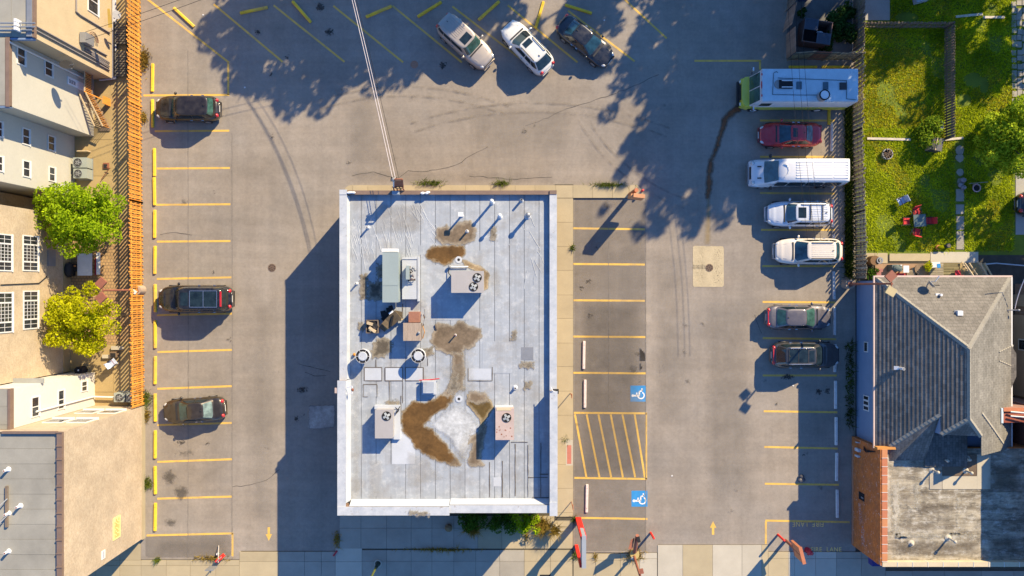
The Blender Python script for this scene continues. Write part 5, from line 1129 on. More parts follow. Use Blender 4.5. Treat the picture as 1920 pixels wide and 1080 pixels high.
tv(1759,886,.75,'white vent pipe beside the tan roof patch'); tv(1822,887,.75,'white vent pipe at the corner of the brown roof patch'); tv(1791,1016,.85,'white vent pipe in the southern part of the tar roof'); tv(1777,864,.4,'western white vent in the shaded brown patch'); tv(1819,862,.4,'eastern white vent in the shaded brown patch'); tv(1710,1020,.15,'low pale roof drain on the tar roof')
X=G(1597,0).x
def on_wall(x0,y0,x1,y1,dx,name,m,par):
    "panel on the west wall X by photo pixels"
    a,b=on_x(x0,y0,X),on_x(x1,y1,X); ya,yb=sorted((a.y,b.y)); za,zb=sorted((a.z,b.z)); return MB().box(X-dx,X,ya,yb,za,zb).build(name,m,par)
w=on_wall(1611,921,1621,941,.04,'wall_vent',DARKM,ob); on_wall(1616,931,1620,936,.06,'vent_slats',GREYM,w)
for x0,y0,x1,y1 in ((1607,839,1614,848),(1607,852,1613,858),(1608,828,1612,831)): on_wall(x0,y0,x1,y1,.18,'meter_box',mat('pale_meter',(.5,.5,.52)),ob)
mb=MB()
for k_ in range(3): mb.tube([Vector((X-.05,on_x(1609+k_,832+k_*3,X).y,2.0)),Vector((X-.08,on_x(1622,842+k_*2,X).y,2.4)),Vector((X-.06,on_x(1640,846,X).y,3.7))],.03)
mb.build('cables',DARKM,ob)
GRF=decal_mat('scrubbed_paint',(.66,.52,.50),(.6,.4,.34),.1,.5,3,.1,.9,.75,speck=.50)
def wdecal(pts,m):
    q=[on_x(x,y,X) for x,y in pts]; poly=[Vector((p.y,p.z,0)) for p in q]; o=decal('scrubbed_patch',poly,m,None,.2,.08)
    for v in o.data.vertices: y,z=v.co.x,v.co.y; v.co=(X-.012-ob.location.x,y-ob.location.y,z)
    o.data.flip_normals(); o.parent=ob
wdecal([(1609,943),(1615,943),(1616,985),(1610,985)],GRF); wdecal([(1612,955),(1617,958),(1622,1000),(1622,1026),(1615,1024),(1614,985)],GRF); wdecal([(1610,860),(1616,865),(1616,910),(1610,905)],decal_mat('faint_scrub',(.6,.4,.3),(.6,.4,.3),.3,.8,5,.1,.9,.5,speck=.6))
gb(1597,1021,1616,1032,2.6,3.2).build('blue_awning',mat('blue_awning',(.015,.02,.16),.7),ob)
on_wall(1598.5,836,1600,1020,.02,'damp_course',mat('dirty_band',(.36,.2,.13)),ob)
# ------------------------------------------------------------------ trees and plants
LEAFG = leaf_mat('leaf_green',(.12,.21,.008),(.48,.64,.02),.45)
LEAFY = leaf_mat('leaf_yellow_green',(.24,.27,.006),(.74,.72,.02),.45)
LEAFD = leaf_mat('leaf_dark',(.02,.05,.012),(.055,.11,.025),.3)
LEAFS = leaf_mat('leaf_shade_tree',(.04,.06,.012),(.10,.14,.02),.25)
LEAFB = leaf_mat('leaf_shrub',(.03,.075,.01),(.10,.19,.02),.3)
BARK = mat('bark',(.12,.09,.06),.95,.25,4,.2,20)
def tree(label, x, y, hh, R, n, size, m, seed, nb=34, base=.35, ground_z=0, flat=.75, shell=.6, clump=.34, group=None):
    rnd = random.Random(seed); t = thing('tree', label, 'tree', (x,y,ground_z), 0, group); zc_ = ground_z+hh*(1-(1-base)/2)
    cl = []
    for i in range(nb):
        th = rnd.uniform(0,2*math.pi); ph = math.acos(rnd.uniform(-.55,1)); rr = R*rnd.uniform(.30,1.0)
        cl.append((x+rr*math.sin(ph)*math.cos(th), y+rr*math.sin(ph)*math.sin(th), zc_+rr*math.cos(ph)*flat*(hh*(1-base)/2/R)/.75, R*clump*rnd.uniform(.6,1.15)))
    tr = MB().cyl((x,y,ground_z-.1),(x,y,zc_-R*.2),.05*hh*.6,.03*hh*.6,10).build('trunk', BARK, t)
    for i in range(0,nb,3):
        c = cl[i]; MB().cyl((x,y,zc_-R*.45),(x+(c[0]-x)*.9,y+(c[1]-y)*.9,c[2]),.013*hh*.6,.005*hh,6).build('limb', BARK, t)
    leaves('crown', cl, n, size, m, t, shell)
    return t
c = G(199,413); tree('round green tree with gaps, the northern of two between pallet fence and brick building', c.x, c.y, 5.5, 2.8, 17500, .10, LEAFG, 2, 120, .25, 0, .75, .75, .22)
c = G(192,599); tree('yellow-green tree, the southern of two between pallet fence and brick building', c.x, c.y, 4.9, 2.5, 12500, .095, LEAFY, 5, 110, .22, 0, .75, .75, .21)
c = G(1845,285); tree('bright green loose-branched tree at the right edge of the lawn', c.x+.4, c.y+.6, 5.0, 2.9, 15000, .11, leaf_mat('leaf_lime',(.13,.21,.01),(.60,.72,.05),.45), 9, 90, .2, 0, .8, .7, .2)
# the tall trees just beyond the top of the frame, whose shade falls into the car park
TALL = [(815,-275,14,3.6,4600,60,'round-crowned'),(925,-292,14.5,4.4,5600,70,'broad'),(1035,-292,14,4.0,4800,64,'spreading'),(765,-340,14,3.0,3000,50,'narrow'),(1130,-330,14,3.2,2900,48,'loose'),(1225,-345,14,2.7,2200,40,'thin'),(1385,-335,14.5,2.5,2000,36,'slim'),(1465,-385,14,2.9,2200,40,'upright'),
    (1612,-318,13.5,5.4,6000,84,'wide'),(1545,-262,14.5,3.1,2500,44,'oval'),(1622,-195,14.7,4.0,3900,62,'dense'),(1725,-262,14.7,4.4,4300,66,'leaning'),(1728,-205,18,2.6,2300,42,'tall'),(1640,-245,17.5,2.0,1500,34,'spindly'),(1800,-222,18,2.9,2900,46,'high-crowned'),(1745,-128,15,3.6,4200,60,'bushy'),(1690,-240,17,3.0,2600,46,'open-crowned'),(1680,-168,19,2.5,1900,40,'slender'),(1742,-142,19,2.7,2000,40,'ragged'),(1632,-222,19,1.9,1200,30,'small-headed')]
for i,(px,py,hh,R,n,nb,adj) in enumerate(TALL):
    c = G(px,py); tree(adj+' tall leafy tree beyond the top edge of the car park', c.x, c.y, hh, R, int(n*(1.15 if px<1100 else .92)), .235, LEAFS, 20+i, nb, .5 if hh<17 else .62, 0, .8, .5, .21, group='tall trees beyond the top edge')
for i,(px,py,hh,R,n) in enumerate([(1985,-60,9,3.4,3000),(1990,120,7.5,2.6,2200),(2010,330,8,3.0,2600),(1925,-190,10,3.5,3000)]):
    c = G(px,py); tree(['northern','middle','southern','far northern'][i]+' leafy tree beyond the right edge of the lawn', c.x, c.y, hh, R, n, .24, LEAFS, 40+i, 26, .25, 0, .8, .5, .33, group='trees beyond the right edge')
def shrub(label, px, py, r, hh, n, m, size=.09, seed=1, name='shrub', z=0, nb=9):
    c = G(px,py); rnd = random.Random(seed); t = thing(name,label,'shrub',(c.x,c.y,z))
    cl=[(c.x+rnd.uniform(-.7,.7)*r,c.y+rnd.uniform(-.7,.7)*r,z+hh*rnd.uniform(.25,.8),r*rnd.uniform(.3,.55)) for _ in range(nb)]
    for k in range(4): q=cl[k]; MB().cyl((c.x,c.y,z),(q[0],q[1],q[2]),.03,.012,5).build('stem',BARK,t)
    leaves('foliage',cl,n,size,m,t,.5); return t
shrub('sprawling lime shrub at the south-east corner of the enclosed lawn',1733,250,1.15,1.2,1100,leaf_mat('leaf_lime2',(.08,.15,.01),(.28,.38,.03),.35),.11,3)
for i,(x,y,r,lab) in enumerate([(872,975,.75,'bluish dark shrub, westernmost under the south wall'),(893,976,.8,'dark green shrub second from the west under the south wall'),(920,974,.8,'dark green shrub in the middle of the bed under the south wall'),(946,975,.85,'dark green shrub fourth from the west under the south wall'),(972,977,.8,'sunlit-edged shrub fifth from the west under the south wall'),(997,977,.75,'bright green shrub near the east end of the bed under the south wall')]):
    shrub(lab,x,y,r,1.1,900,LEAFB if i<4 else LEAFG,.08,50+i)
for i,(x,y,r,lab) in enumerate([(886,990,.5,'straw-coloured grass clump below the second shrub of the bed'),(1015,985,.7,'straw-green grass clump at the east end of the bed')]):
    c=G(x,y); pts=RNG.normal(size=(500,2))*r*.35+np.array([c.x,c.y]); t=thing('grass_clump',lab,'grass clump',(c.x,c.y,0)); blades('foliage',pts,.55,.03,STRAW,0.03,t,.7)
c=G(842,987); solo(MB().cyl((c.x,c.y,.03),(c.x,c.y,.35),.2,.27,16).ell((c.x,c.y,.38),(.3,.3,.2)),'dry_planter',mat('dry_brown',(.17,.12,.06),.95,.3,6,.2,20),'round dry brown planter at the west end of the shrub bed','planter')
pl=thing('planter','white-rimmed round planter with dry grass at the building corner','planter',G(1039,988)); c=G(1039,988); MB().cyl((c.x,c.y,.03),(c.x,c.y,.75),.24,.34,20).build('pot',PALE,pl); MB().ring((c.x,c.y),.29,.36,.72,.78,20).build('rim',TRIMW,pl); MB().cyl((c.x,c.y,.7),(c.x,c.y,.72),.29,None,20).build('soil',SOIL,pl); blades('plant',RNG.normal(size=(350,2))*.13+np.array([c.x,c.y]),.5,.025,STRAW,.72,pl,.7)
def weeds(label, px, py, rx, ry, n, m, hgt=.22, z=0):
    c=G(px,py); pts=RNG.normal(size=(n,2))*np.array([rx/S,ry/S])*.55+np.array([c.x,c.y]); t=thing('weed_tuft',label,'weeds',(c.x,c.y,z)); blades('foliage',pts,hgt,.028,m,z,t,.7); return t
for a in [('dry yellow weed patch beside the pallet fence, near the top',272,113,8,20,420,STRAW),('small dry weed beside the pallet fence by the parked black car',270,222,6,10,160,STRAW),('bright green weed at the south end of the pallet fence',275,747,9,14,260,WEED),('olive weed below the end of the pallet fence',276,780,6,12,200,STRAW),('weed tuft at the foot of the brick corner building',277,906,8,10,220,WEED),('weed tuft at the kerb north of the building, western',808,343,22,4,320,WEED),('weed tuft at the kerb north of the building, eastern',942,344,16,3,200,WEED),('weed tuft on the top edge of the walk east of the building',1140,347,26,3,360,WEED),('small weed at the edge of the eastern walk',1073,465,3,4,60,WEED),('weed at the top of the pink tactile plate',1060,824,7,4,90,WEED),('weed beside the red sign pylon',1076,973,5,5,80,WEED),('weed tuft round the foot of the southern pylon post',1080,1040,6,7,110,WEED),('dry weed strip by the exit line, bottom left',395,1046,28,4,240,STRAW),('green weed at the edge of the bottom left pavement',296,1049,5,4,90,WEED),('dry weeds round the base of the brown sign pole',1190,1040,14,10,360,STRAW),('weed on the pavement west of the sign pylon',987,1005,4,8,90,STRAW),('weed in a pavement joint below the sign pylon',1117,1043,3,6,60,STRAW),('dark weed at the south-west corner of the building',632,1010,5,12,160,STRAW),('weed strip in the joint below the shrub bed',830,1030,60,2.2,380,STRAW)]:
    weeds(*a, z=.12 if 'building, ' in a[0] or 'walk' in a[0] else .03 if a[2]>1020 else 0)
# undergrowth along the board fence
c=G(1592,330); ug=blades('undergrowth', np.concatenate([area_points([(1584,135,1597,520)],5200),area_points([(1585,640,1600,800)],400)]), .42,.035,leaf_mat('undergrowth_leaf',(.025,.04,.008),(.09,.13,.02),.3),0,None,.6)
ug['kind']='stuff'
for i,(x,y,r,n,lab) in enumerate([(1585,60,.9,900,'dark bush in the middle of the bin enclosure'),(1565,80,.8,700,'dark bush south-west in the bin enclosure'),(1590,30,.8,700,'dark bush against the slatted wall of the bin enclosure'),(1508,30,.4,260,'small bush above the dumpster in the bin enclosure'),(1575,50,.7,600,'low dark bush beside the dumpster')]): shrub(lab,x-12,y,r,1.2,n,LEAFD,.12,70+i)

# ------------------------------------------------------------------ wheel stops
def stop_proto(m,label,group):
    t=thing('wheel_stop',label,'wheel stop',(0,0,0),0,group); L=2.1
    mb=MB(); prof=[(-.11,0),(-.11,.06),(-.07,.13),(.07,.13),(.11,.06),(.11,0)]
    v=[]
    for s_ in (-1,-.96,.96,1): k=.86 if abs(s_)==1 else 1; v+=[(x*k,s_*L/2,z*(.9 if abs(s_)==1 else 1)) for x,z in prof]
    f=[]
    for r in range(3):
        for i in range(6): f.append((r*6+i,r*6+(i+1)%6,(r+1)*6+(i+1)%6,(r+1)*6+i))
    f+=[tuple(range(5,-1,-1)),tuple(range(18,24))]; mb.add(v,[tuple(reversed(q)) for q in f][:-2]+f[-2:]); mb.build('block',m,t,local=True)
    for y in (-.75,.75): MB().cyl((0,y,.125),(0,y,.138),.025,None,8).build('anchor_bolt',RUST,t,local=True)
    return t
ORD=['first','second','third','fourth','fifth','sixth','seventh','eighth','ninth','tenth','eleventh','twelfth','thirteenth']
ys_l=[(286.5,146),(286.5,213),(290,304.5),(290,359),(290.5,420),(291,487.5),(291.5,559),(291.5,626.5),(291.5,694),(291.5,764),(291.5,833),(291.5,900),(291.5,969)]
yst=None
def place(lst,proto,labf,rzs=None):
    p0=None
    for i,(x,y) in enumerate(lst):
        p=G(x,y); rz=(rzs[i] if rzs else random.uniform(-.02,.02)); lab=labf(i)
        if p0 is None: p0=stop_proto(proto[0],lab,proto[1]); p0.location=(p.x,p.y,0); p0.rotation_euler.z=rz
        else: dup(p0,(p.x,p.y,0),rz,lab)
random.seed(14)
place(ys_l,(YSTOP,'yellow wheel stops along the pallet fence'),lambda i:'yellow wheel stop along the pallet fence, '+ORD[i]+' from the top')
tops=[((345.5,33),math.atan2(31,35)),((475,19.5),None)]
def ang(x0,y0,x1,y1): return math.atan2(-(y1-y0),x1-x0)-math.pi/2
tl=[(325,14,366,52),(450,25,503,14),(549,3,583,42),(687,32,734,12),(783,32,828,4),(897,38,936,3),(1004,54,1019,3),(1061,10,1108,25)]
tn=['leftmost loose yellow wheel stop at the top, lying diagonally','yellow wheel stop second from the left at the top, nearly level','yellow wheel stop third from the left at the top, steeply slanted','yellow wheel stop left of the tan SUV touching a bay line','yellow wheel stop just left of the tan SUV','yellow wheel stop between tan SUV and white crossover','nearly upright yellow wheel stop between white crossover and black sedan','yellow wheel stop behind the black sedan at the top']
place([((a+c_)/2,(b+d)/2) for a,b,c_,d in tl],(YSTOP,'loose yellow wheel stops at the top'),lambda i:tn[i],[ang(*q) for q in tl])
place([(1505,126),(1566,126),(1554,208)],(YSTOP,'yellow wheel stops round the food truck'),lambda i:['yellow wheel stop above the middle of the food truck','yellow wheel stop above the rear of the food truck','upright yellow wheel stop sticking out below the food truck'][i],[math.pi/2,math.pi/2,0])
rw=[258,327,400,466,535,602,671,740,808,875,944]
place([(1559+i*1.05,y) for i,y in enumerate(rw)],(WSTOP,'white wheel stops along the board fence'),lambda i:'white wheel stop along the right side of the car park, '+ORD[i]+' from the top')
place([(1094.5,665.5),(1096.5,738),(1100,934)],(mat('pinkish_white_stop',(.60,.50,.46),.7,.14,3,.12,18),'white wheel stops of the accessible bays'),lambda i:['white wheel stop north of the upper accessible bay','white wheel stop at the head of the upper accessible bay','white wheel stop at the head of the lower accessible bay'][i])

# ------------------------------------------------------------------ vehicles
TYRE=BLACKR; RIM=mat('alloy_rim',(.42,.42,.43),.35,.1,4,.05,20,metal=.8); CHROME=mat('chrome_trim',(.6,.6,.6),.2,.05,3,.03,20,metal=.9)
REDL=paint('red_lamp',(.45,.01,.015),0,.2); CLEARL=paint('clear_lamp',(.55,.56,.55),.2,.15); BLACKT=mat('black_trim',(.02,.02,.021),.5,.2,4,.1,20); CGLASS=glass('car_glass',(.010,.018,.022),.05); CGLASSG=glass('car_glass_green',(.03,.075,.062),.06); CGLASSB=glass('car_glass_blue',(.014,.045,.065),.05)
def pw_lin(ctrl,x):
    for (a,va),(b,vb) in zip(ctrl[:-1],ctrl[1:]):
        if x<=b: t=(x-a)/(b-a); t=t*t*(3-2*t); return va+(vb-va)*t
    return ctrl[-1][1]
def car(name,label,cx,cy,deg,L,W,Ht,prof,m,barm=None,gl=None,rails=None,sun=None,tail='strip',roofglass=False,ridges=0,cross=0,nose=5.0,group='parked cars',cat='car',roofm=None,rear_low=False,railm=None):
    p=G(cx,cy); t=thing(name,label,cat,(p.x,p.y,0),math.radians(deg),group); gl=gl or CGLASS
    hood_z,cowl_z,belt_z,tail_z=prof['hood'],prof['cowl'],prof['belt'],prof['tail']
    xf,xr_=L/2,-L/2; xc=xf-prof['hl']; xR1=xc-prof['ws']; xR0=xr_+prof['rr']; xB=xr_+prof['rb']
    top=[(xr_-.01,tail_z-.30),(xr_+.10,tail_z-.06),(xr_+.32,tail_z),(xB+.05,max(tail_z,belt_z-.05)),(xB+.6,belt_z),(xc-.2,cowl_z),(xc+.15,cowl_z),(xf-.55,hood_z),(xf-.16,hood_z-.09),(xf+.01,hood_z-.34)]
    def hw(x):
        u=(x/(L/2)); n_=nose if u>0 else nose*1.7; u=min(abs(u),.985); w=W/2*(1-u**n_)**(1/2.6)
        return max(w,W*.30)
    st=np.concatenate([np.linspace(xr_,xr_+.5,9),np.linspace(xr_+.62,xf-.75,16),np.linspace(xf-.62,xf,11)])
    v=[]; nC=15
    for x in st:
        w=hw(x); zt=pw_lin(top,x); lo=.20 if abs(x)<L/2-.25 else .30
        half=[(0,zt+.035),(.35*w,zt+.03),(.62*w,zt+.012),(.82*w,zt-.03),(.93*w,zt-.10),(.985*w,(zt*.62+.2)),(w,.55),(.95*w,lo)]
        ring=[(x,-y,z) for y,z in half[:0:-1]]+[(x,y,z) for y,z in half]; v+=ring
    nS=len(st); mb=MB(); f=[]
    for i in range(nS-1):
        for k in range(nC-1): f.append((i*nC+k,(i+1)*nC+k,(i+1)*nC+k+1,i*nC+k+1))
        f.append((i*nC+nC-1,(i+1)*nC+nC-1,(i+1)*nC,i*nC))
    f.append(tuple(range(nC-1,-1,-1))); f.append(tuple((nS-1)*nC+k for k in range(nC)))
    mb.add(v,f); body=mb.build('body',m,t,smooth=True,local=True)
    # cabin: rounded rings from belt to roof
    wb=W/2*.90; wr=W/2*prof.get('rw',.72); cr=.05; nn=5.5
    def lv(s): 
        return ((xB+(xR0-xB)*s+xc+(xR1-xc)*s)/2,((xc+(xR1-xc)*s)-(xB+(xR0-xB)*s))/2,wb+(wr-wb)*s,(belt_z-.04)+(Ht-belt_z+.04-cr)*s)
    def rp(s,th,k=1.0):
        xm,hx,hy,z=lv(s); c_,s2=math.cos(th),math.sin(th); e=2/nn
        return (xm+k*hx*math.copysign(abs(c_)**e,c_), k*hy*math.copysign(abs(s2)**e,s2), z)
    M=40; mb=MB(); v=[]
    rows=[(0,1,0),(.35,1,0),(.7,1,0),(1,1,0),(1,.97,.022),(1,.85,.035),(1,.5,.048),(1,.15,.05)]
    for s,k,dz in rows:
        for i in range(M): q=rp(s,2*math.pi*i/M,k); v.append((q[0],q[1],q[2]+dz))
    f=[]
    for r in range(len(rows)-1):
        for i in range(M): f.append((r*M+i,r*M+(i+1)%M,(r+1)*M+(i+1)%M,(r+1)*M+i))
    f.append(tuple((len(rows)-1)*M+i for i in range(M))); mb.add(v,f); cab=mb.build('cabin',roofm or m,t,smooth=True,local=True)
    def patch(nm,fn,us,vs_,mm,par):
        pts=[fn(u,w_) for u in us for w_ in vs_]; n2=len(vs_); ff=[]
        for i in range(len(us)-1):
            for j in range(n2-1): ff.append((i*n2+j,i*n2+j+1,(i+1)*n2+j+1,(i+1)*n2+j))
        o=MB().add(pts,ff).build(nm,mm,par,smooth=True,local=True); return o
    def front(s,fy,sg): 
        xm,hx,hy,z=lv(s); return (xm+sg*(hx*(1-abs(fy)**nn)**(1/nn)+.014), hy*fy, z+.012)
    patch('windscreen',lambda s,fy: front(s,fy,1),np.linspace(.07,1.0,7),np.linspace(-.86,.86,9),gl,t)
    patch('rear_window',lambda s,fy: front(s,fy,-1),np.linspace(.30 if not rear_low else .1,.96,6),np.linspace(-.82,.82,9),prof.get('rgl',gl),t)
    def side(s,gx,sg):
        xm,hx,hy,z=lv(s); return (xm+hx*gx, sg*(hy*(1-abs(gx)**nn)**(1/nn)+.012), z+.006)
    for sg in (-1,1):
        cuts=[(-.88,-.52),(-.48,-.02),(.03,.72)] if prof.get('three') else [(-.78,-.04),(.02,.78)]
        for g0,g1 in cuts: patch('side_window',lambda s,gx: side(s,gx,sg),np.linspace(.22,.90,5),np.linspace(g0,g1,6),CGLASS,t)
    def roofz(x,y):
        xm,hx,hy,z=lv(1); u=min(1,abs((x-xm)/hx)); w_=min(1,abs(y/hy)); return z+.05-.03*max(u,w_)**2
    xm,hx,hy,zr_=lv(1)
    def roofpatch(nm,x0,x1,y0,y1,mm,dz,par=t): return patch(nm,lambda u,w_:(u,w_,roofz(u,w_)+dz),np.linspace(x0,x1,6),np.linspace(y0,y1,6),mm,par)
    if sun: roofpatch('sunroof',xm+hx*sun[0],xm+hx*sun[1],-hy*.55,hy*.55,CGLASS,.016)
    if roofglass:
        roofpatch('panoramic_roof',xm-hx*.82,xm+hx*.42,-hy*.72,hy*.72,CGLASS,.016); roofpatch('sunroof',xm+hx*.5,xm+hx*.84,-hy*.6,hy*.6,CGLASS,.016)
        for q in (-.82,-.2,.42): MB().box(xm+hx*q-.02,xm+hx*q+.02,-hy*.74,hy*.74,zr_+.055,zr_+.075).build('roof_bar',barm or CHROME,t,local=True)
        for sg in (-1,1): MB().box(xm-hx*.82,xm+hx*.42,sg*hy*.75-.02,sg*hy*.75+.02,zr_+.045,zr_+.07).build('roof_rail',barm or CHROME,t,local=True)
    if rails:
        for sg in (-1,1): MB().tube([(xm-hx*.8,sg*hy*.86,zr_+.03),(xm-hx*.7,sg*hy*.86,zr_+.10),(xm+hx*.6,sg*hy*.86,zr_+.10),(xm+hx*.72,sg*hy*.86,zr_+.03)],.03).build('roof_rail',railm or BLACKT,t,local=True)
    for k in range(cross): q=-.55+.7*k; MB().box(xm+hx*q-.03,xm+hx*q+.03,-hy*.86,hy*.86,zr_+.09,zr_+.12).build('crossbar',BLACKT,t,local=True)
    if ridges:
        mb=MB(); x0,x1=xm-hx*.85,xm+hx*(.25 if sun else .7)
        for k in range(ridges): y=-hy*.62+hy*1.24*k/(ridges-1); mb.add([(x0,y-.02,roofz(x0,y)),(x1,y-.02,roofz(x1,y)),(x1,y,roofz(x1,y)+.035),(x0,y,roofz(x0,y)+.035),(x0,y+.02,roofz(x0,y)),(x1,y+.02,roofz(x1,y))],[(0,1,2,3),(3,2,5,4)])
        mb.build('roof_ribs',m,t,local=True)
    # hood creases and shut lines
    mb=MB()
    for sg in (-1,1):
        a=(xc+.06,sg*W*.33); b=(xf-.32,sg*W*.24); mb.tube([(a[0],a[1],cowl_z-.0),( (a[0]+b[0])/2,(a[1]+b[1])/2,pw_lin(top,(a[0]+b[0])/2)+.012),(b[0],b[1],pw_lin(top,b[0])+.0)],.018,5)
    mb.build('bonnet_crease',m,t,local=True)
    MB().box(xc+.02,xc+.13,-W*.34,W*.34,cowl_z+.02,cowl_z+.045).build('wiper_cowl',BLACKT,t,local=True)
    for sg in (-1,1):
        yl=hw(xf-.26)-.13; MB().ell((xf-.27,sg*yl,pw_lin(top,xf-.27)-.10),(.20,.13,.085),10,6,-sg*.35).build('headlight',CLEARL,t,smooth=True,local=True)
        yl=hw(xr_+.14)-.12
        MB().ell((xr_+.14,sg*yl,max(tail_z-.16,.8)),(.13,.17,.16),10,6,sg*.3).build('tail_light',REDL,t,smooth=True,local=True)
        mi=MB().ell((xc-.32,sg*(W/2+.09),belt_z+.03),(.09,.13,.085),10,6,sg*.25).build('mirror',m,t,smooth=True,local=True); MB().ell((xc-.375,sg*(W/2+.09),belt_z+.03),(.05,.10,.06),8,5).build('mirror_glass',CGLASS,mi,local=True)
        for wx in (xf-prof.get('fo',.92),xr_+prof.get('ro',1.0)):
            w_=MB().cyl((wx,sg*(W/2-.20),.34),(wx,sg*(W/2+.012),.34),.34,.33,20).build('wheel',TYRE,t,local=True); MB().cyl((wx,sg*(W/2),.34),(wx,sg*(W/2+.022),.34),.22,.20,14).build('rim',RIM,w_,local=True)
        for q in (.15,-.55): MB().box(xm+hx*q,xm+hx*q+.18,sg*(W/2-.01)-.02,sg*(W/2-.01)+.02,belt_z-.16,belt_z-.12).build('door_handle',CHROME if m is not None else m,t,local=True)
    MB().box(xf-.10,xf-.03,-W*.27,W*.27,hood_z-.34,hood_z-.19).build('grille',BLACKT if prof.get('dark_grille',True) else CHROME,t,local=True)
    MB().box(xf-.055,xf+.005,-.25,.25,.42,.54).build('number_plate',TRIMW,t,local=True); MB().box(xr_-.005,xr_+.06,-.25,.25,tail_z-.38,tail_z-.27).build('number_plate',TRIMW,t,local=True)
    if tail=='bar': MB().box(xr_+.06,xr_+.13,-hw(xr_+.15)*.85,hw(xr_+.15)*.85,tail_z-.09,tail_z-.03).build('light_bar',REDL,t,local=True)
    if tail=='roofbar': MB().box(xm-hx*1.02,xm-hx*.95,-hy*.7,hy*.7,zr_-.02,zr_+.05).build('light_bar',REDL,t,local=True)
    if tail=='spoiler': MB().box(xm-hx*1.08,xm-hx*.9,-hy*.8,hy*.8,zr_+.0,zr_+.04).build('spoiler',m,t,local=True)
    MB().ell((xm-hx*.78,0,zr_+.06),(.08,.03,.05),8,5).build('antenna',BLACKT,t,local=True)
    return t
SUV=dict(hood=.98,cowl=1.10,belt=1.10,tail=1.05,hl=1.30,ws=.55,rr=.55,rb=.18,three=True,rw=.74)
BIGSUV=dict(hood=1.08,cowl=1.18,belt=1.18,tail=1.12,hl=1.35,ws=.50,rr=.42,rb=.16,three=True,rw=.78)
SED=dict(hood=.80,cowl=.98,belt=.96,tail=1.0,hl=1.25,ws=.85,rr=1.38,rb=.55,rw=.66)
CUV=dict(hood=.92,cowl=1.05,belt=1.06,tail=1.02,hl=1.25,ws=.75,rr=.85,rb=.22,three=True,rw=.70)
BLK=paint('black_brown_paint',(.022,.016,.012),.3,.25); BLK2=paint('black_paint',(.010,.010,.011),.2,.2); BRN_=paint('dark_bronze_paint',(.05,.038,.025),.5,.28); TANP=paint('tan_paint',(.40,.35,.295),.35,.35); WHP=paint('white_paint',(.62,.62,.58),.0,.3); BLU=paint('blue_black_paint',(.014,.016,.022),.3,.22); REDC=paint('red_car_paint',(.42,.016,.026),.3,.25); WHV=paint('van_white_paint',(.62,.63,.64),.0,.35); SILV=paint('silver_white_paint',(.55,.58,.62),.2,.3); CRM=paint('cream_white_paint',(.60,.55,.475),.0,.33); GRYS=paint('grey_silver_paint',(.10,.092,.105),.3,.35); DGRY=paint('dark_grey_paint',(.055,.055,.058),.5,.28)
car('suv','black-brown SUV parked alone near the top of the left row',360,208,180,4.72,1.88,1.72,SUV,BLK,gl=CGLASSG,tail='strip',group='cars parked on the left side',roofglass=False)
car('suv','large black SUV with glass roof and chrome rails in the middle of the left row',375,560,180,5.45,2.02,1.92,BIGSUV,BLK2,roofglass=True,tail='roofbar',group='cars parked on the left side')
car('sedan','dark bronze sedan, southernmost car of the left row',371,766,184,4.65,1.80,1.46,dict(SED,rgl=glass('pale_rear_glass',(.14,.19,.17),.08)),BRN_,gl=CGLASSG,group='cars parked on the left side')
car('suv','tan SUV with ribbed roof and sunroof at the top, nose down to the right',874,85,-42.5,4.80,1.90,1.80,dict(BIGSUV,hl=1.35),TANP,gl=CGLASSG,sun=(.42,.88),ridges=7,tail='spoiler',group='cars parked at the top')
car('suv','white crossover with dark sunroof at the top, nose up to the left',988,94,133,4.62,1.86,1.66,CUV,WHP,sun=(.40,.88),rails=True,rear_low=True,group='cars parked at the top')
car('sedan','black sedan with paper on its windscreen at the top, nose down to the right',1096,83,-39,4.75,1.82,1.46,SED,BLU,gl=CGLASSB,group='cars parked at the top')
car('sedan','red sedan below the food truck',1475,256,180,4.60,1.80,1.45,dict(SED,rgl=glass('pale_rear_glass2',(.12,.16,.18),.08)),REDC,gl=CGLASSB,sun=(.15,.75),group='cars parked on the right side')
car('suv','silvery white SUV with roof crossbars between van and cream wagon',1491,403,180,4.88,1.88,1.74,SUV,SILV,gl=CGLASSB,sun=(.40,.86),rails=True,cross=2,ridges=6,group='cars parked on the right side',railm=GREYM)
car('suv','cream white wagon-like SUV, lowest of the white vehicles on the right',1508,472,180,5.05,1.92,1.72,dict(CUV,hl=1.35),CRM,gl=CGLASSB,rails=True,ridges=7,group='cars parked on the right side')
car('sedan','grey silver sedan with red tail lamps facing the fence',1491,594,0,4.85,1.82,1.46,dict(SED,rr=1.25,rb=.45),GRYS,gl=CGLASSG,tail='bar',group='cars parked on the right side')
car('suv','dark grey SUV with dark glass roof facing the fence, below the silver sedan',1503,664,0,5.05,1.92,1.70,dict(CUV,hl=1.3,rr=.75),DGRY,roofglass=True,rails=True,tail='bar',rear_low=True,group='cars parked on the right side',railm=CHROME,barm=BLACKT)
car('sedan','dark car almost wholly outside the right edge beside the lawn',1955,384,0,4.7,1.8,1.46,SED,BLU,group='cars parked on the right side')
p=bpy.data.objects
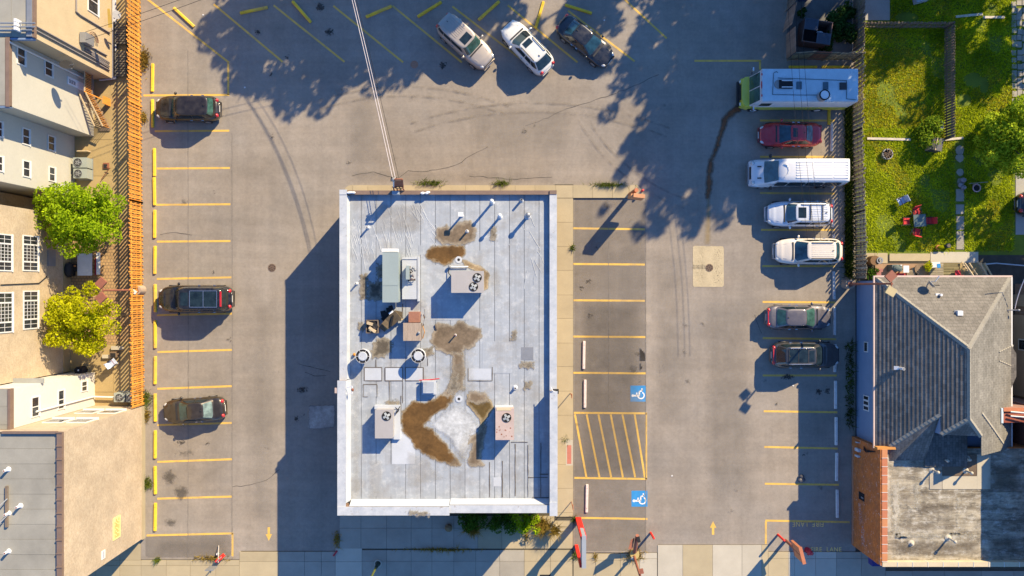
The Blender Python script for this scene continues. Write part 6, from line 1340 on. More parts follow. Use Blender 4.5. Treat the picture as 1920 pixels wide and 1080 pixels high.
# paper on the black sedan's windscreen
# ---- van
def van():
    p=G(1484,328); t=thing('van','long white passenger van with ribbed roof','van',(p.x,p.y,0),math.pi,'vehicles on the right side'); L,W,Ht=6.85,2.05,2.45
    prof=[(L/2,.45,.55,.86),(L/2-.10,.40,.95,.93),(L/2-.45,.35,1.12,.98),(L/2-.95,.32,1.28,1.0),(L/2-1.75,.30,2.18,.97),(L/2-2.2,.30,2.40,.93),(0,.30,Ht,.92),(-L/2+.5,.30,Ht,.92),(-L/2+.12,.32,Ht-.06,.91),(-L/2,.45,Ht-.5,.90)]
    v=[];nC=13
    for x,zb,zt,k in prof:
        w=W/2; tw=w*(.80 if zt>1.6 else .82)
        half=[(0,zt),(tw*.5,zt-.005),(tw*.9,zt-.03),(tw,zt-.09),(w*.97*k,zt*.55+.1),(w*k,.75 if zt>.8 else .5),(w*k*.97,zb)]
        v+=[(x,-y,z) for y,z in half[:0:-1]]+[(x,y,z) for y,z in half]
    f=[]
    for i in range(len(prof)-1):
        for q in range(nC): f.append((i*nC+q,i*nC+(q+1)%nC,(i+1)*nC+(q+1)%nC,(i+1)*nC+q))
    f+=[tuple(range(nC-1,-1,-1)),tuple((len(prof)-1)*nC+q for q in range(nC))]; MB().add(v,f).build('body',WHV,t,local=True,smooth=True)
    # windscreen between profile 3 and 4
    x0,z0,x1,z1=L/2-.98,1.33,L/2-1.72,2.15; MB().add([(x0+.03,-.80,z0),(x0+.10,0,z0+.02),(x0+.03,.80,z0),(x1+.03,.70,z1+.02),(x1+.06,0,z1+.035),(x1+.03,-.70,z1+.02)],[(0,1,4,5),(1,2,3,4)]).build('windscreen',CGLASSB,t,local=True)
    for sg in (-1,1):
        for a,b in ((L/2-2.4,L/2-1.6),(L/2-3.7,L/2-2.5),(L/2-5.0,L/2-3.8),(L/2-6.3,L/2-5.1)): MB().add([(a,sg*1.005,1.35),(b,sg*1.005,1.35),(b,sg*.90,2.1),(a,sg*.90,2.1)],[(0,1,2,3) if sg<0 else (3,2,1,0)]).build('side_window',CGLASS,t,local=True)
        MB().ell((L/2-.22,sg*.72,.95),(.16,.16,.16)).build('headlight',CLEARL,t,local=True,smooth=True); MB().box(-L/2-.01,-L/2+.06,sg*.80-.08,sg*.80+.08,.9,1.5).build('tail_light',REDL,t,local=True)
        m_=MB().ell((L/2-1.35,sg*1.18,1.4),(.09,.16,.16)).build('mirror',BLACKT,t,local=True); MB().box(L/2-1.42,L/2-1.40,sg*1.18-.12,sg*1.18+.12,1.28,1.52).build('mirror_glass',CGLASS,m_,local=True)
        for wx in (L/2-1.05,-L/2+1.45): w=MB().cyl((wx,sg*.82,.36),(wx,sg*1.035,.36),.36,.35,20).build('wheel',TYRE,t,local=True); MB().cyl((wx,sg*1.03,.36),(wx,sg*1.05,.36),.22,.2,14).build('rim',RIM,w,local=True)
        for y in (.15,): MB().box(L/2-.75,L/2-.45,sg*.42-.04,sg*.42+.04,1.24,1.28).build('bonnet_vent',BLACKT,t,local=True)
    for x0,x1 in ((-3.2,-2.15),(-2.05,-.75),(-.6,.55)):
        for k in range(7): y=-.55+k*1.1/6; MB().box(x0,x1,y-.035,y+.035,Ht-.02,Ht+.010).build('roof_rib',WHV,t,local=True)
    MB().tube([(1.35,-.5,2.38),(1.15,-.25,Ht),(1.08,0,Ht+.01),(1.15,.25,Ht),(1.35,.5,2.38)],.02).build('roof_crease',WHV,t,local=True)
    MB().box(L/2-.06,L/2+.05,-.75,.75,.42,.62).build('bumper',GREYM,t,local=True); MB().box(-L/2-.05,-L/2+.03,-.85,.85,.42,.60).build('bumper',GREYM,t,local=True); MB().box(L/2-.12,L/2-.02,-.45,.45,.72,.95).build('grille',BLACKT,t,local=True)
van()
# ---- food truck
def truck():
    p=G(1478,180); t=thing('food_truck','yellow-nosed step-van food truck with pale blue-white roof','food truck',(p.x,p.y,0),math.pi,'vehicles on the right side'); L=7.75; W=2.36; xb=2.95; Ht=3.05
    YT=paint('lime_yellow_paint',(.55,.55,.05),0,.4); WT=mat('truck_roof_white',(.40,.51,.57),.55,.12,1.2,.08,18,bmp=.1); WS=mat('truck_side_white',(.55,.55,.56),.5)
    v=[]; 
    MB().box(-L/2+.05,xb,-W/2,W/2,.55,1.35).build('lower_body',YT,t,local=True); MB().box(-L/2+.05,xb-.0,-W/2+.01,W/2-.01,1.35,Ht-.08).build('upper_body',WS,t,local=True)
    rf=MB().prism([(-L/2+.05,-W/2+.06),(xb-.05,-W/2+.06),(xb+.02,-W/2+.22),(xb+.02,W/2-.22),(xb-.05,W/2-.06),(-L/2+.05,W/2-.06)],Ht-.08,Ht).build('roof',WT,t,local=True)
    # sloping screen and nose
    zc_=1.55
    MB().add([(xb,-W/2+.02,1.3),(xb,W/2-.02,1.3),(xb,W/2-.06,Ht-.12),(xb,-W/2+.06,Ht-.12),(xb+.38,-W/2+.12,1.3),(xb+.38,W/2-.12,1.3),(xb+.05,W/2-.14,Ht-.12),(xb+.05,-W/2+.14,Ht-.12)],[(0,4,7,3),(1,2,6,5),(3,7,6,2),(4,5,6,7)]).build('cab_front',WS,t,local=True)
    for y0,y1 in ((-W/2+.18,-.04),(.04,W/2-.18)): MB().add([(xb+.40,y0,1.38),(xb+.40,y1,1.38),(xb+.105,y1,Ht-.28),(xb+.105,y0,Ht-.28)],[(0,1,2,3)]).build('windscreen',CGLASSG,t,local=True)
    nose=MB().prism([(xb,-W/2+.05),(xb+.70,-W/2+.12),(L/2-.08,-W/2+.40),(L/2,-.5),(L/2,.5),(L/2-.08,W/2-.40),(xb+.70,W/2-.12),(xb,W/2-.05)],.6,1.28).build('bonnet',YT,t,local=True)
    MB().box(L/2-.02,L/2+.16,-W/2+.3,W/2-.3,.45,.70).build('bumper',BLACKT,t,local=True); MB().box(L/2-.01,L/2+.05,-.55,.55,.75,1.15).build('grille',BLACKT,t,local=True)
    for sg in (-1,1):
        MB().prism([(xb+.35,sg*(W/2-.02)),(L/2-.02,sg*(W/2-.18)),(L/2-.02,sg*(W/2-.5)),(xb+.35,sg*(W/2-.5))],.45,1.02).build('wing',YT,t,local=True)
        MB().ell((L/2,sg*(W/2-.36),.86),(.08,.14,.12)).build('headlight',CLEARL,t,local=True,smooth=True)
        MB().tube([(xb+.3,sg*(W/2-.02),1.6),(xb+.35,sg*(W/2+.22),1.9)],.025).build('mirror_arm',DARKM,t,local=True); MB().box(xb+.28,xb+.38,sg*(W/2+.24)-.12,sg*(W/2+.24)+.12,1.7,2.1).build('mirror',CHROME,t,local=True)
        for wx in (L/2-1.1,-L/2+1.9): w=MB().cyl((wx,sg*(W/2-.30),.42),(wx,sg*(W/2+.012),.42),.42,.41,20).build('wheel',TYRE,t,local=True); MB().cyl((wx,sg*W/2,.42),(wx,sg*(W/2+.025),.42),.25,.22,14).build('rim',WHITEM,w,local=True)
        MB().box(-L/2-.03,-L/2+.06,sg*(W/2-.2)-.08,sg*(W/2-.2)+.08,1.0,1.3).build('tail_light',REDL,t,local=True)
    MB().add([(xb-.9,W/2+.004,1.75),(xb-.1,W/2+.004,1.75),(xb-.1,W/2+.004,2.5),(xb-.9,W/2+.004,2.5)],[(3,2,1,0)]).build('side_window',CGLASS,t,local=True)
    # roof furniture (local: +x is the nose, +y the side towards the bottom of the picture)
    def lx(px): return 3.45-(px-1425)*(7.15/185)*1.0
    def ly(py): return (py-159)*(W/62)
    def rbx(x0,y0,x1,y1,h,nm,m): 
        a,b=sorted((lx(x0),lx(x1))); c_,d=sorted((ly(y0),ly(y1))); return MB().box(a,b,c_,d,Ht,Ht+h).build(nm,m,t,local=True)
    flip=lambda y:-y
    k=rbx(1467,150,1492,166,.12,'fan_curb',DARKM); 
    for yy_ in (152,164): rbx(1472,yy_-1,1492,yy_+.6,.16,'curb_rail',WHITEM)
    MB().cyl((lx(1468),ly(158),Ht),(lx(1468),ly(158),Ht+.10),.34,.30,18).build('fan_dome',mat('dome_grey',(.2,.2,.2),.6),t,local=True)
    rbx(1500,153,1509.5,167,.06,'roof_hatch',mat('hatch_teal',(.04,.09,.12),.3)); rbx(1548.5,154,1558,168,.06,'roof_hatch',mat('hatch_teal',(.04,.09,.12),.3))
    rbx(1579,155,1592,168,.08,'square_vent',BLACKT)
    c_=(lx(1546),ly(181)); MB().cyl((c_[0],c_[1],Ht),(c_[0],c_[1],Ht+.55),.36,.33,22).build('exhaust_stack',GREYM,t,local=True); MB().ring(c_,.30,.37,Ht+.5,Ht+.58,24).build('stack_rim',DARKM,t,local=True); MB().cyl((c_[0],c_[1],Ht+.54),(c_[0],c_[1],Ht+.565),.29,None,22).build('stack_lid',WHITEM,t,local=True)
    q=lambda x,y:(lx(x),ly(y),Ht+.02); DG=mat('roof_conduit_grey',(.08,.13,.15)); MB().tube([q(1466,136),q(1463,134),q(1458,137),q(1456,177),q(1515,178),q(1540,178)],.022).build('roof_conduit',DG,t,local=True); MB().tube([q(1466,146),q(1592,151),q(1592,185),q(1610,187)],.022).build('roof_conduit',DG,t,local=True)
    for y in (-.75,0,.75): MB().ell((3.0 if y else 3.02,y,Ht+.01),(.05,.10 if y else .3,.03)).build('marker_lamp',REDD,t,local=True)
    MB().box(-L/2-.12,-L/2+.05,.5,.85,1.4,2.4).build('rear_box',WS,t,local=True); MB().box(-L/2-.12,-L/2+.05,-.85,-.5,1.4,2.4).build('rear_box',WS,t,local=True); MB().box(-L/2-.14,-L/2+.06,-1.05,1.05,.42,.55).build('bumper',DARKM,t,local=True)
truck()

# ------------------------------------------------------------------ light poles, signs, bollards, street furniture
def lightpole(px,py,top,h,label,sg,rot,headm):
    b=G(px,py); t=thing('light_pole',label,'light pole',(b.x,b.y,0)); tp=Vector((b.x,b.y,h))
    MB().cyl((b.x,b.y,0),(b.x,b.y,.85),.36,.34,20).build('concrete_base',mat('pole_base',(.34,.26,.19),.9,.15,2,.15,16),t)
    MB().cyl((b.x,b.y,.85),(b.x,b.y,h),.085,.065,12).build('pole',BROWNP,t); MB().obox((b.x,b.y,.88),(.34,.34,.05),.4).build('base_plate',BROWNP,t)
    for k,s_ in enumerate((-1,1)):
        c=Vector((b.x-sg*.10,b.y+s_*.50,h+.02)); MB().tube([(b.x,b.y,h-.05),(c.x,c.y,h-.02)],.04).build('arm',BROWNP,t); hd=MB().obox(c,(.62,.54,.16),rot[k]).build('lamp_head',headm[k],t); MB().obox((c.x,c.y,c.z-.09),(.5,.42,.02),rot[k]).build('lens',TRIMW,hd)
    return t
l1=lightpole(266,544,0,5.35,'rust-brown twin-headed light pole rising over the pallet fence on the left',1,(.75,-.75+math.pi/2),(BROWNP,BROWNP)); MB().obox(P(250,546,1.4),(.5,.25,.06),-.6).build('small_sign',TRIMW,l1)
lightpole(1585,533,0,6.9,'rust-brown twin-headed light pole over the shingled house corner',1,(-.55,.75),(mat('lamp_head_glint_tone',(.42,.34,.18)),BROWNP))  # one head coloured pale to paint in the light its top reflects
# red sign pylon
b=G(1084,997); py_=thing('sign_pylon','tall pylon sign on two red posts at the southern entrance','sign pylon',(b.x,b.y,0))
gb(1079,969.5,1089,976,0,4.25).build('post',REDP,py_); gb(1077.5,1021,1083.5,1026,0,4.1).build('post',REDP,py_)
x0,x1=G(1081.5,0).x,G(1087.5,0).x; ya,yb=G(0,1024).y,G(0,969).y; poly=[]
n=10; prof=[(yb,4.32),(ya,4.32),(ya,2.6)]+[(ya+(yb-ya)*i/n,2.6+.55*math.sin(math.pi*i/n)) for i in range(1,n)]+[(yb,2.6)]
m_=len(prof); MB().add([(x0,y,z) for y,z in prof]+[(x1,y,z) for y,z in prof],[tuple(range(m_)),tuple(range(2*m_-1,m_-1,-1))]+[(i,m_+i,m_+(i+1)%m_,(i+1)%m_) for i in range(m_)]).build('cabinet',mat('cabinet_grey',(.27,.30,.33),.5,.06,2,.04,20),py_)
MB().box(x0-.03,x1+.03,ya-.03,yb+.03,4.33,4.37).build('cabinet_cap',mat('cabinet_grey',(.3,.3,.3)),py_)
# brown pole sign with diagonal brace, south of the entrance
b=G(1189,1037); bp=thing('pole_sign','rust-brown leaning pole with a sign arm and round footing at the southern entrance','sign pole',(b.x,b.y,0))
MB().cyl((b.x,b.y,0),(b.x,b.y,.32),.36,.34,20).build('footing',mat('footing_tan',(.42,.33,.13),.9),bp); MB().cyl((b.x-.05,b.y-.15,.3),P(1204,1092,4.8),.10,.08,10).build('pole',BROWNP,bp); MB().cyl((b.x,b.y+.2,.3),P(1195,1004,1.7),.15,.13,10).build('brace',BROWNP,bp)
MB().obox(P(1197,1011,1.75),(.22,.4,.25),.2).build('bracket',DARKM,bp); MB().obox(P(1203,1071,3.9),(.25,.3,.2),.2).build('junction_box',BROWNP,bp); MB().ell(P(1187,1047,.5),(.2,.12,.1)).build('cover',GREYM,bp)
MB().add([P(1190,1008,1.2),P(1183,1012,2.2),P(1178,1030,2.2),P(1186,1030,1.2)],[(0,1,2,3)]).build('sign_plate',BROWNP,bp)
def bollard(x0,y0,x1,y1,h,label,m=REDP,r=.085):
    a=G(x0,y0); t=thing('bollard',label,'bollard',(a.x,a.y,0),0,'red bollards'); MB().cyl((a.x,a.y,0),(a.x,a.y,h),r,r,14).build('tube',m,t); MB().ell((a.x,a.y,h),(r,r,.05),12,6).build('cap',m,t,smooth=True)
bollard(1220,999,0,0,1.25,'red bollard right of the brown pole sign'); bollard(1458.5,1002.5,0,0,1.3,'red bollard left of the orange sign at the fire lane'); bollard(1203,358.5,0,0,.6,'red bollard at the east tip of the walk',mat('pink_red_paint',(.65,.06,.06)))
def roadsign(px,py,h,sw,sh,ang_,label,pole,face,z0=1.2,name='pole_sign',tilt=0):
    b=G(px,py); t=thing(name,label,'sign',(b.x,b.y,0),ang_); MB().cyl((-.0,0,0),(0,0,h),.12,.11,12).build('post',pole,t,local=True)
    MB().box(-.09,.09,-sw/2,sw/2,z0,z0+sh).build('sign_box',face,t,local=True); MB().box(-.12,.12,-sw/2-.04,sw/2+.04,z0+sh,z0+sh+.05).build('top_cap',face,t,local=True); MB().box(-.10,.10,-sw/2+.1,sw/2-.1,z0+.1,z0+.14).build('trim',mat('purple_trim',(.25,.07,.12)),t,local=True); return t
roadsign(1473,1013,3.0,1.15,1.6,.25,'orange-brown entrance sign on a dark post beside the fire lane',BROWNP,ORSIGN,1.6)
b=G(1181,365); t=thing('pole_sign','tan-orange sign on a post at the tip of the eastern walk','sign',(b.x,b.y,0),0); MB().cyl((b.x,b.y,0),(b.x+.05,b.y,2.7),.16,.15,12).build('post',ORSIGN,t); a=P(1203,367,2.9); MB().obox((a.x-.25,a.y,2.1),(1.0,.22,1.5),-.12).build('sign_box',mat('light_orange_sign',(.50,.24,.11),.6),t); MB().obox((a.x-.2,a.y-.02,2.95),(.8,.28,.3),-.12).build('top_box',mat('light_orange_sign',(.5,.24,.11)),t)
# entrance sign with red foot, bottom left
b=G(411,1046); t=thing('post_sign','thin pale sign post with a red barrier block at its foot, bottom left exit','sign',(b.x,b.y,0)); MB().tube([G(411,1022,.1),G(418,1047,.9)],.03).build('rail',mat('dull_white_rail',(.42,.38,.34)),t); MB().obox((G(418,1042).x,G(418,1042).y,.55),(.72,.24,.3),.75,0).build('barrier_block',REDP,t); MB().cyl(G(422,1038,0),G(422,1038,1.6),.04,.04,10).build('post',GREYM,t); MB().ell(G(410,1037,.2),(.10,.10,.18)).build('white_cap',WHITEM,t); MB().box(b.x-.05,b.x+.55,b.y-.03,b.y+.03,1.7,2.5).build('sign_plate',GREYM,t)
c=G(629,1037); solo(MB().obox((c.x,c.y,.08),(.46,.12,.10),.95),'red_reflector_block',REDD,'small red block lying on the pavement near the building corner','block')
# fire hydrant
c=G(1513,1031); t=thing('fire_hydrant','dark red fire hydrant beside the fire lane lettering','hydrant',(c.x,c.y,0)); MB().cyl((c.x,c.y,0),(c.x,c.y,.6),.15,.14,16).build('barrel',REDD,t); MB().cyl((c.x,c.y,0),(c.x,c.y,.08),.22,.22,16).build('flange',REDD,t); MB().ell((c.x,c.y,.62),(.19,.19,.15),14,8).build('bonnet',REDD,t,smooth=True)
for dx,dy,r in ((.26,-.16,.12),(-.10,-.24,.08),(.1,.22,.08)): MB().cyl((c.x,c.y,.42),(c.x+dx,c.y+dy,.42),r,r,12).build('outlet',REDD,t)
# street lamp base at the bottom
c=G(709,1056); t=thing('street_lamp','dark green street lamp post leaning out of the bottom edge, round pale footing','street lamp',(c.x,c.y,0)); MB().ring((c.x,c.y),.2,.30,.03,.10,24).build('footing_ring',PALE,t); MB().cyl((c.x,c.y,.03),(c.x,c.y,.09),.2,None,20).build('footing_soil',DARKM,t); MB().cyl((c.x,c.y,.05),(c.x,c.y,.9),.17,.11,14).build('base',mat('dark_green_iron',(.012,.035,.028),.5),t); MB().cyl((c.x,c.y,.9),(c.x,c.y,5),.08,.06,12).build('post',mat('yellow_green_iron',(.10,.12,.03),.5),t)
for (x,y,x2,y2,lab) in ((1046,769,1069,737,'thin rust-brown sign post on the walk near the flood light'),(1045,974,1071,940,'thin rust-brown sign post on the walk near the planter')):
    b=G(x2,y2); t=thing('sign_post',lab,'sign post',(b.x,b.y,.12)); MB().cyl((b.x,b.y,.12),(b.x,b.y,1.7),.03,.03,8).build('post',BROWNP,t); MB().box(b.x-.02,b.x+.02,b.y-.15,b.y+.15,1.3,1.75).build('sign_plate',ORSIGN,t)
# cat-sized things on the right lot
c=G(1502,896); solo(MB().ell((c.x-.1,c.y-.15,.12),(.2,.18,.12)).ell((c.x+.12,c.y-.12,.10),(.18,.16,.10)).ell((c.x,c.y+.12,.12),(.2,.16,.12)),'rubbish_bags',mat('black_white_bag',(.06,.06,.07),.5,.8,6,.2,20),'small heap of black and white rubbish bags by a bay line','rubbish')
for x,y,lab in ((381,28,'tiny white scrap of paper at the top of the left bays'),(459,164,'tiny white scrap of paper in the shade at the top left'),(1133,38,'tiny white scrap of paper near the black sedan'),(1260,892,'tiny pale scrap on the sunny asphalt'),(1487,723,'white scrap of paper at the edge of the house shade')):
    c=G(x,y); solo(MB().obox((c.x,c.y,.015),(.11,.10,.012),.5),'paper_scrap',TRIMW,lab,'litter')

# ------------------------------------------------------------------ garden things on the lawn
b=G(1715,415); t=thing('garden_table','square grey-green glass-topped garden table on the lawn','table',(b.x,b.y,0),.08); MB().box(-.44,.44,-.44,.44,.70,.72).build('table_top',mat('table_glass',(.11,.15,.14),.25),t,local=True); MB().box(-.46,.46,-.46,-.44,.69,.73).box(-.46,.46,.44,.46,.69,.73).box(-.46,-.44,-.44,.44,.69,.73).box(.44,.46,-.44,.44,.69,.73).build('rim',mat('rim_green',(.06,.09,.08)),t,local=True)
for x in (-.38,.38):
    for y in (-.38,.38): MB().cyl((x,y,0),(x,y,.7),.02,.02,6).build('leg',DARKM,t,local=True)
def chair(px,py,deg,label,m,group='chairs on the lawn'):
    b=G(px,py); t=thing('folding_chair',label,'chair',(b.x,b.y,0),math.radians(deg),group); MB().box(-.24,.24,-.25,.25,.40,.43).build('seat',m,t,local=True); MB().add([(-.24,-.25,.42),(-.24,.25,.42),(-.40,.25,.86),(-.40,-.25,.86),(-.27,-.25,.42),(-.27,.25,.42),(-.43,.25,.86),(-.43,-.25,.86)],[(0,1,2,3),(7,6,5,4),(3,2,6,7),(0,3,7,4),(1,5,6,2)]).build('backrest',m,t,local=True)
    for y in (-.26,.26):
        MB().tube([(.24,y,0),(-.2,y,.55)],.015).build('leg',GREYM,t,local=True); MB().tube([(-.24,y,0),(.22,y,.42)],.015).build('leg',GREYM,t,local=True); MB().box(-.28,.22,y-.03,y+.03,.58,.61).build('armrest',DARKM,t,local=True)
    MB().box(-.015,.015,-.25,.25,.43,.436).build('seam',mat('dark_cloth_seam',(.2,.02,.02)),t,local=True); return t
chair(1713,398,-75,'red folding chair north of the garden table, turned slightly',CLOTHR); chair(1694,416,0,'red folding chair west of the garden table',CLOTHR); chair(1735,415,180,'red folding chair pushed under the east side of the garden table',CLOTHR); chair(1713,435,80,'red folding chair south of the garden table',CLOTHR)
chair(1684,378,-152,'blue and white folding chair alone on the lawn',mat('pale_blue_cloth',(.40,.46,.60),.8,.2,5,.1,20))
b=G(1661,290); t=thing('fire_pit','round dark fire pit with criss-crossed sticks on the lawn','fire pit',(b.x,b.y,0)); MB().ring((b.x,b.y),.34,.40,.0,.3,20).build('rim',GREYM,t); MB().cyl((b.x,b.y,.02),(b.x,b.y,.1),.34,None,18).build('ash',DARKM,t)
for i in range(6): a_=i*.9; MB().tube([(b.x+.4*math.cos(a_),b.y+.4*math.sin(a_),.32),(b.x-.3*math.cos(a_),b.y-.35*math.sin(a_),.34+.03*i)],.025).build('stick',WOODB,t)
b=G(1746,274); t=thing('storage_bin','dark garden storage bin with slatted front at the corner of the enclosed lawn','storage bin',(b.x,b.y,0),-.2); MB().box(-.38,.38,-.45,.45,0,.8).build('casing',mat('bin_dark',(.045,.045,.045)),t,local=True)
for i in range(6): MB().box(-.42,-.385,-.45+i*.15,-.32+i*.15,.05,.8).build('slat',WOODG,t,local=True)
MB().box(-.10,-.02,-.47,.47,.8,.84).build('strap',WOODL,t,local=True); MB().box(-.0,.40,-.47,.47,.8,.83).build('lid',mat('lid_grey',(.10,.10,.105)),t,local=True)
b=G(1801,346); solo(MB().ell((b.x+.1,b.y+.3,.18),(.22,.2,.18)).ell((b.x-.1,b.y-.05,.15),(.18,.2,.15)).ell((b.x+.1,b.y-.25,.2),(.2,.18,.2)),'ornament_group',mat('ornament_grey',(.20,.19,.22),.7,.7,6,.2,20),'cluster of grey garden ornaments on the stepping path','ornament')
b=G(1824,354); t=thing('pink_hoop','pinkish hoop on a post with a crossboard in the shaded lawn','hoop',(b.x,b.y,0)); MB().ring((b.x,b.y),.24,.31,.45,.5,22).build('hoop',mat('pink_metal',(.50,.30,.31)),t); MB().tube([(b.x,b.y+.28,0),(b.x,b.y+.28,.55)],.05).build('post',bpy.data.materials['pink_metal'],t); MB().obox((b.x+.1,b.y+.38,.5),(1.35,.05,.12),.08).build('crossboard',WOODG,t); MB().cyl((b.x,b.y,.40),(b.x,b.y,.44),.24,.2,16).build('basket',DARKM,t)
for x0,y0,x1,y1,lab in ((1791,32,1841,27,'bleached plank lying on the grass, the western of two'),(1842,33,1882,33,'bleached plank lying on the grass, the eastern of two'),(1625,260,1706,262,'long bleached timber edging the enclosed lawn'),(1762,263,1805,259,'short bleached timber at the gate of the enclosed lawn')):
    a,b=G(x0,y0),G(x1,y1); d=b-a; solo(MB().obox(((a.x+b.x)/2,(a.y+b.y)/2,.07),(d.length,.17,.06),math.atan2(d.y,d.x)),'plank',mat('bleached_plank',(.50,.45,.38),.9,.15,3,.15,25),lab,'plank')
b=G(1763,238); solo(MB().tube([(b.x-.05,b.y-.4,.1),(b.x+.05,b.y+.4,.14)],.03).tube([(b.x+.1,b.y-.35,.1),(b.x+.14,b.y+.3,.14)],.03).obox((b.x+.05,b.y-.1,.12),(.2,.12,.05),.3),'bicycle_part',WHITEM,'white metal frame leaning in the shade of the enclosed lawn','frame')
b=G(1722,1); solo(MB().obox((b.x,b.y,.35),(1.0,.5,.5),.25).obox((b.x+.1,b.y-.1,.62),(1.0,.06,.04),.25).obox((b.x+.1,b.y+.05,.62),(1.0,.06,.04),.25),'slatted_bench',mat('pale_bench',(.40,.42,.44)),'pale slatted bench cut off by the top edge','bench')
c=G(1715,8); a=G(1671,-90); bk=thing('green_shed','dark green shed mostly beyond the top edge','shed',(c.x,c.y,0)); MB().box(G(1690,0).x,G(1745,0).x,G(0,-6).y,G(0,-90).y,0,2.2).build('wall',mat('shed_green',(.03,.06,.04)),bk); MB().box(G(1688,0).x,G(1747,0).x,G(0,-5).y,G(0,-91).y,2.2,2.3).build('roof',mat('shed_roof',(.12,.12,.11)),bk)
# patio clutter along the north wall of the shingled house
def lump(name,label,cat,parts_):
    t=thing(name,label,cat,(0,0,0)); first=None
    for nm,mb,m in parts_:
        if first is None: a=np.array(mb.v); t.location=(a[:,0].mean(),a[:,1].mean(),0)
        first=mb.build(nm,m,t)
    return t
def cy(px,py,r,h,z0=.05,r1=None): c=G(px,py); return MB().cyl((c.x,c.y,z0),(c.x,c.y,h),r,r1 or r,16)
def bx(px,py,w,d,h,z0=.05,rz=0): c=G(px,py); return MB().obox((c.x,c.y,(h+z0)/2),(w,d,h-z0),rz)
lump('barrel','brown barrel with a tangle of hose on it in the patio corner','barrel',[('barrel',cy(1632,489,.36,.75),mat('barrel_brown',(.16,.085,.035))),('hose',MB().ring(G(1640,489)[:2],.16,.24,.75,.82,16),GREYM),('hose',MB().ring(G(1641,488)[:2],.06,.12,.78,.86,14),GREYM)])
lump('potted_shrub','pale green potted shrub beside the patio fence','plant',[('pot',cy(1631,512,.2,.3),RUST)]); shrub('leafy green shrub at the north-west corner of the shingled house',1629,514,.5,.7,420,LEAFB,.08,91)
lump('grill','dark covered grill on the patio','grill',[('body',bx(1672,503,.75,.5,.8),mat('grill_green',(.09,.12,.115))),('lid',MB().ell((G(1672,503).x,G(1672,503).y,.82),(.36,.25,.18)),mat('grill_green',(.1,.1,.1))),('handle',bx(1677,498,.12,.08,1.0,.95),TRIMW)])
lump('side_table','small pale table beside the grill','table',[('top',bx(1690,505,.42,.52,.7,.66),WHITEM),('leg',bx(1690,505,.08,.08,.66),GREYM)])
lump('gas_bottles','two red gas bottles by the house wall','gas bottle',[('bottle',cy(1681,516,.15,.45),REDD),('bottle',cy(1688,516,.15,.45),REDD)])
lump('wicker_pots','pale round flower pots by the house wall','pots',[('pot',cy(1703,514,.28,.4),mat('pale_pot',(.34,.27,.18))),('soil',cy(1703,514,.22,.41,.40),SOIL),('pot',cy(1711,506,.2,.35),mat('pale_pot',(.3,.3,.2))),('pot',cy(1720,517,.17,.3),mat('pale_pot',(.3,.3,.2)))])
lump('log_round','round brown table top on the patio','table',[('top',cy(1719,505,.42,.5,.44),WOODB),('leg',cy(1719,505,.08,.44),WOODB)]); shrub('yellowish potted plant on the round patio table',1727,501,.42,.6,300,LEAFY,.07,92,'potted_plant',.5)
lump('cooler','white and blue cool box on the deck','cooler',[('body',bx(1742,497,.62,.38,.85,.45,.05),WHITEM),('lid',bx(1742,497,.64,.40,.92,.85,.05),TRIMW),('trim',bx(1747,499,.25,.3,.94,.90,.05),BLUEP)])
dk=thing('wooden_deck','small weathered deck with steps and railings behind the shingled house','deck',G(1790,508))
for i in range(6): gb(1737,494.2+i*4.4,1763,498+i*4.4,.36,.42).build('plank',WOODG,dk)
for i in range(5): gb(1764,494.2+i*5.2,1795,499+i*5.2,.30-.03*i,.36-.03*i).build('plank',mat('olive_deck',(.19,.16,.075),.9,.18,3,.15,25,rnd=.2),dk)
for (x0,y0,x1,y1) in ((1795,494,1812,519),(1824,494,1838,519)):
    a,b=G(x0,y0,.9),G(x1,y1,.9); MB().tube([a,b],.06).build('handrail',WOODL,dk); a2,b2=G(x0+8,y0,.9),G(x1+8,y1,.9); MB().tube([a2,b2],.06).build('handrail',WOODL,dk)
    for i in range(6): q=a.lerp(b,i/5); MB().obox((q.x+.16,q.y,.5),(.38,.09,.05),-.5).build('tread',WOODL if x0<1800 else WOODG,dk)
lump('red_chair','dark red chair under the deck railing','chair',[('seat',bx(1789,512,.4,.4,.5,.42),REDD),('backrest',bx(1789,517,.4,.06,.9,.5),REDD)])
solo(MB().tube([G(1838,496,.5),G(1860,494,.5),G(1918,499,.5)],.05),'metal_rail',mat('bluish_rail',(.34,.40,.46)),'long bluish rail running east from the deck','rail')
lump('brick_planter','pinkish brick planter in the patio corner','planter',[('box',bx(1643,515,.35,.4,.4),mat('pink_brick',(.30,.12,.11))),('box',bx(1648,507,.3,.25,.3),mat('pink_brick',(.3,.1,.1)))])
lump('bright_pots','small bright orange flower pot at the lawn edge','pot',[('pot',cy(1757,464,.18,.25),mat('orange_pot',(.5,.2,.05))),('flowers',MB().ell((G(1760,464).x,G(1760,464).y,.3),(.25,.15,.1)),LEAFY)])
lump('blue_pot','dark blue pot at the lawn edge','pot',[('pot',cy(1774,461,.16,.35),mat('navy_pot',(.02,.03,.07),.3)),('soil',cy(1774,461,.12,.36,.35),SOIL)])

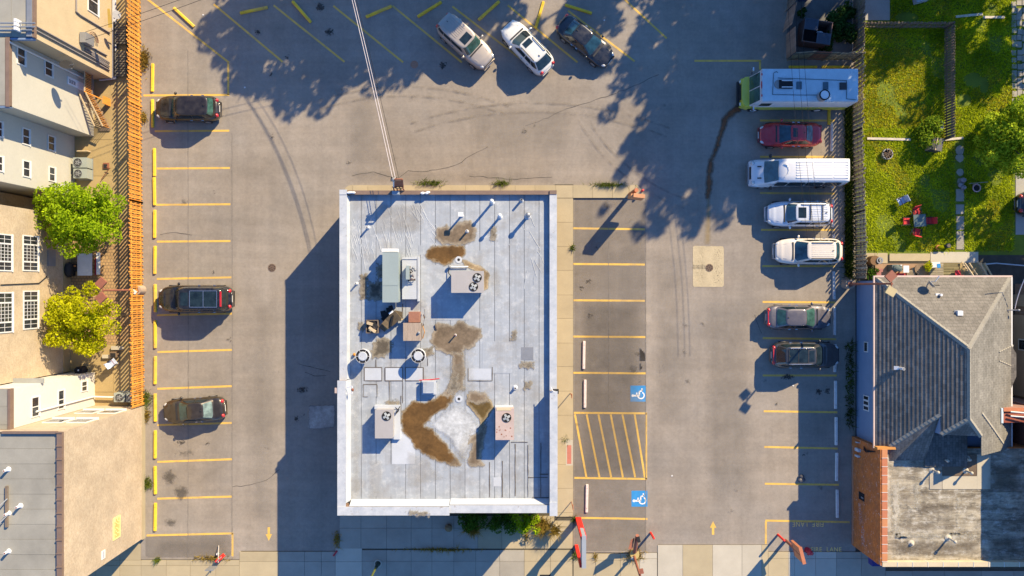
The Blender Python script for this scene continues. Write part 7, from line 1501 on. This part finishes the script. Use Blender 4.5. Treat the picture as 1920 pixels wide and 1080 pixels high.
# ------------------------------------------------------------------ things in the left yard
t=thing('patio_table','white patio table with a bench beneath the green tree','table',G(168,495)); gb(158,476,183,517,.72,.77).build('table_top',WHITEM,t); gb(156,476,157.6,517,.70,.76).build('edge',TRIMW,t)
for x in (161,181):
    for y in (479,514): c=G(x,y); MB().cyl((c.x,c.y,0),(c.x,c.y,.72),.03,.03,6).build('leg',GREYM,t)
t=thing('patio_bench','narrow white bench east of the patio table','bench',G(190,495)); gb(187,474,194,515,.42,.46).build('seat',WHITEM,t); gb(183.7,484,186.4,516,.40,.44).build('plank',REDD,t)
for y in (478,511): c=G(191,y); MB().cyl((c.x,c.y,0),(c.x,c.y,.42),.03,.03,6).build('leg',RUST,t)
lump('covered_grill','black covered grill against the brick building','grill',[('cover',MB().ell((G(137,506).x,G(137,506).y,.5),(.28,.6,.45),12,8),BLACKR),('base',bx(137,506,.4,.9,.3),DARKM)]); lump('fire_bowl','small black fire bowl beside the patio table','fire bowl',[('bowl',cy(148,502,.26,.5,.1,.3),DARKM),('ember_plate',cy(148,499,.08,.55,.5),mat('orange_pot',(.5,.2,.05)))])
lump('black_barrel','round black bin south of the yellow-green tree','bin',[('body',cy(158,693,.30,.8),BLACKR),('lid',cy(158,693,.27,.83,.8),DARKM),('knob',MB().ell((G(159,692).x,G(159,692).y,.85),(.07,.07,.05)),WHITEM)])
lump('wooden_box','small brown wooden box in the left yard','box',[('casing',bx(217,664,.5,.42,.4),WOODB),('opening',bx(217,665,.38,.3,.41,.40),DARKM)]); lump('concrete_block','pale kerb block in the left yard','block',[('block',bx(222,652,.85,.28,.25),PALE),('block',bx(203,668,.7,.26,.22),PALE)])
chair(218,679,40,'blue and white folding chair in the left yard',mat('pale_blue_cloth',(.4,.4,.6)),'chairs in the left yard')
lump('yard_hatch','rusty open hatch with a rod in the sunny left yard','hatch',[('frame',bx(200,311,.42,.42,.12,.02),RUST),('opening',bx(199,312,.28,.3,.125,.12),DARKM),('rod',MB().tube([G(210,316,.3),G(192,337,.15)],.03),RUST),('rod',MB().tube([G(204,314,.3),G(211,317,.3)],.03),RUST)])
gb(149,284,171,286,.0,.5).build('low_wall',STUCCO,thing('low_wall','short low stucco wall stub below the sided house','wall',G(160,285)))
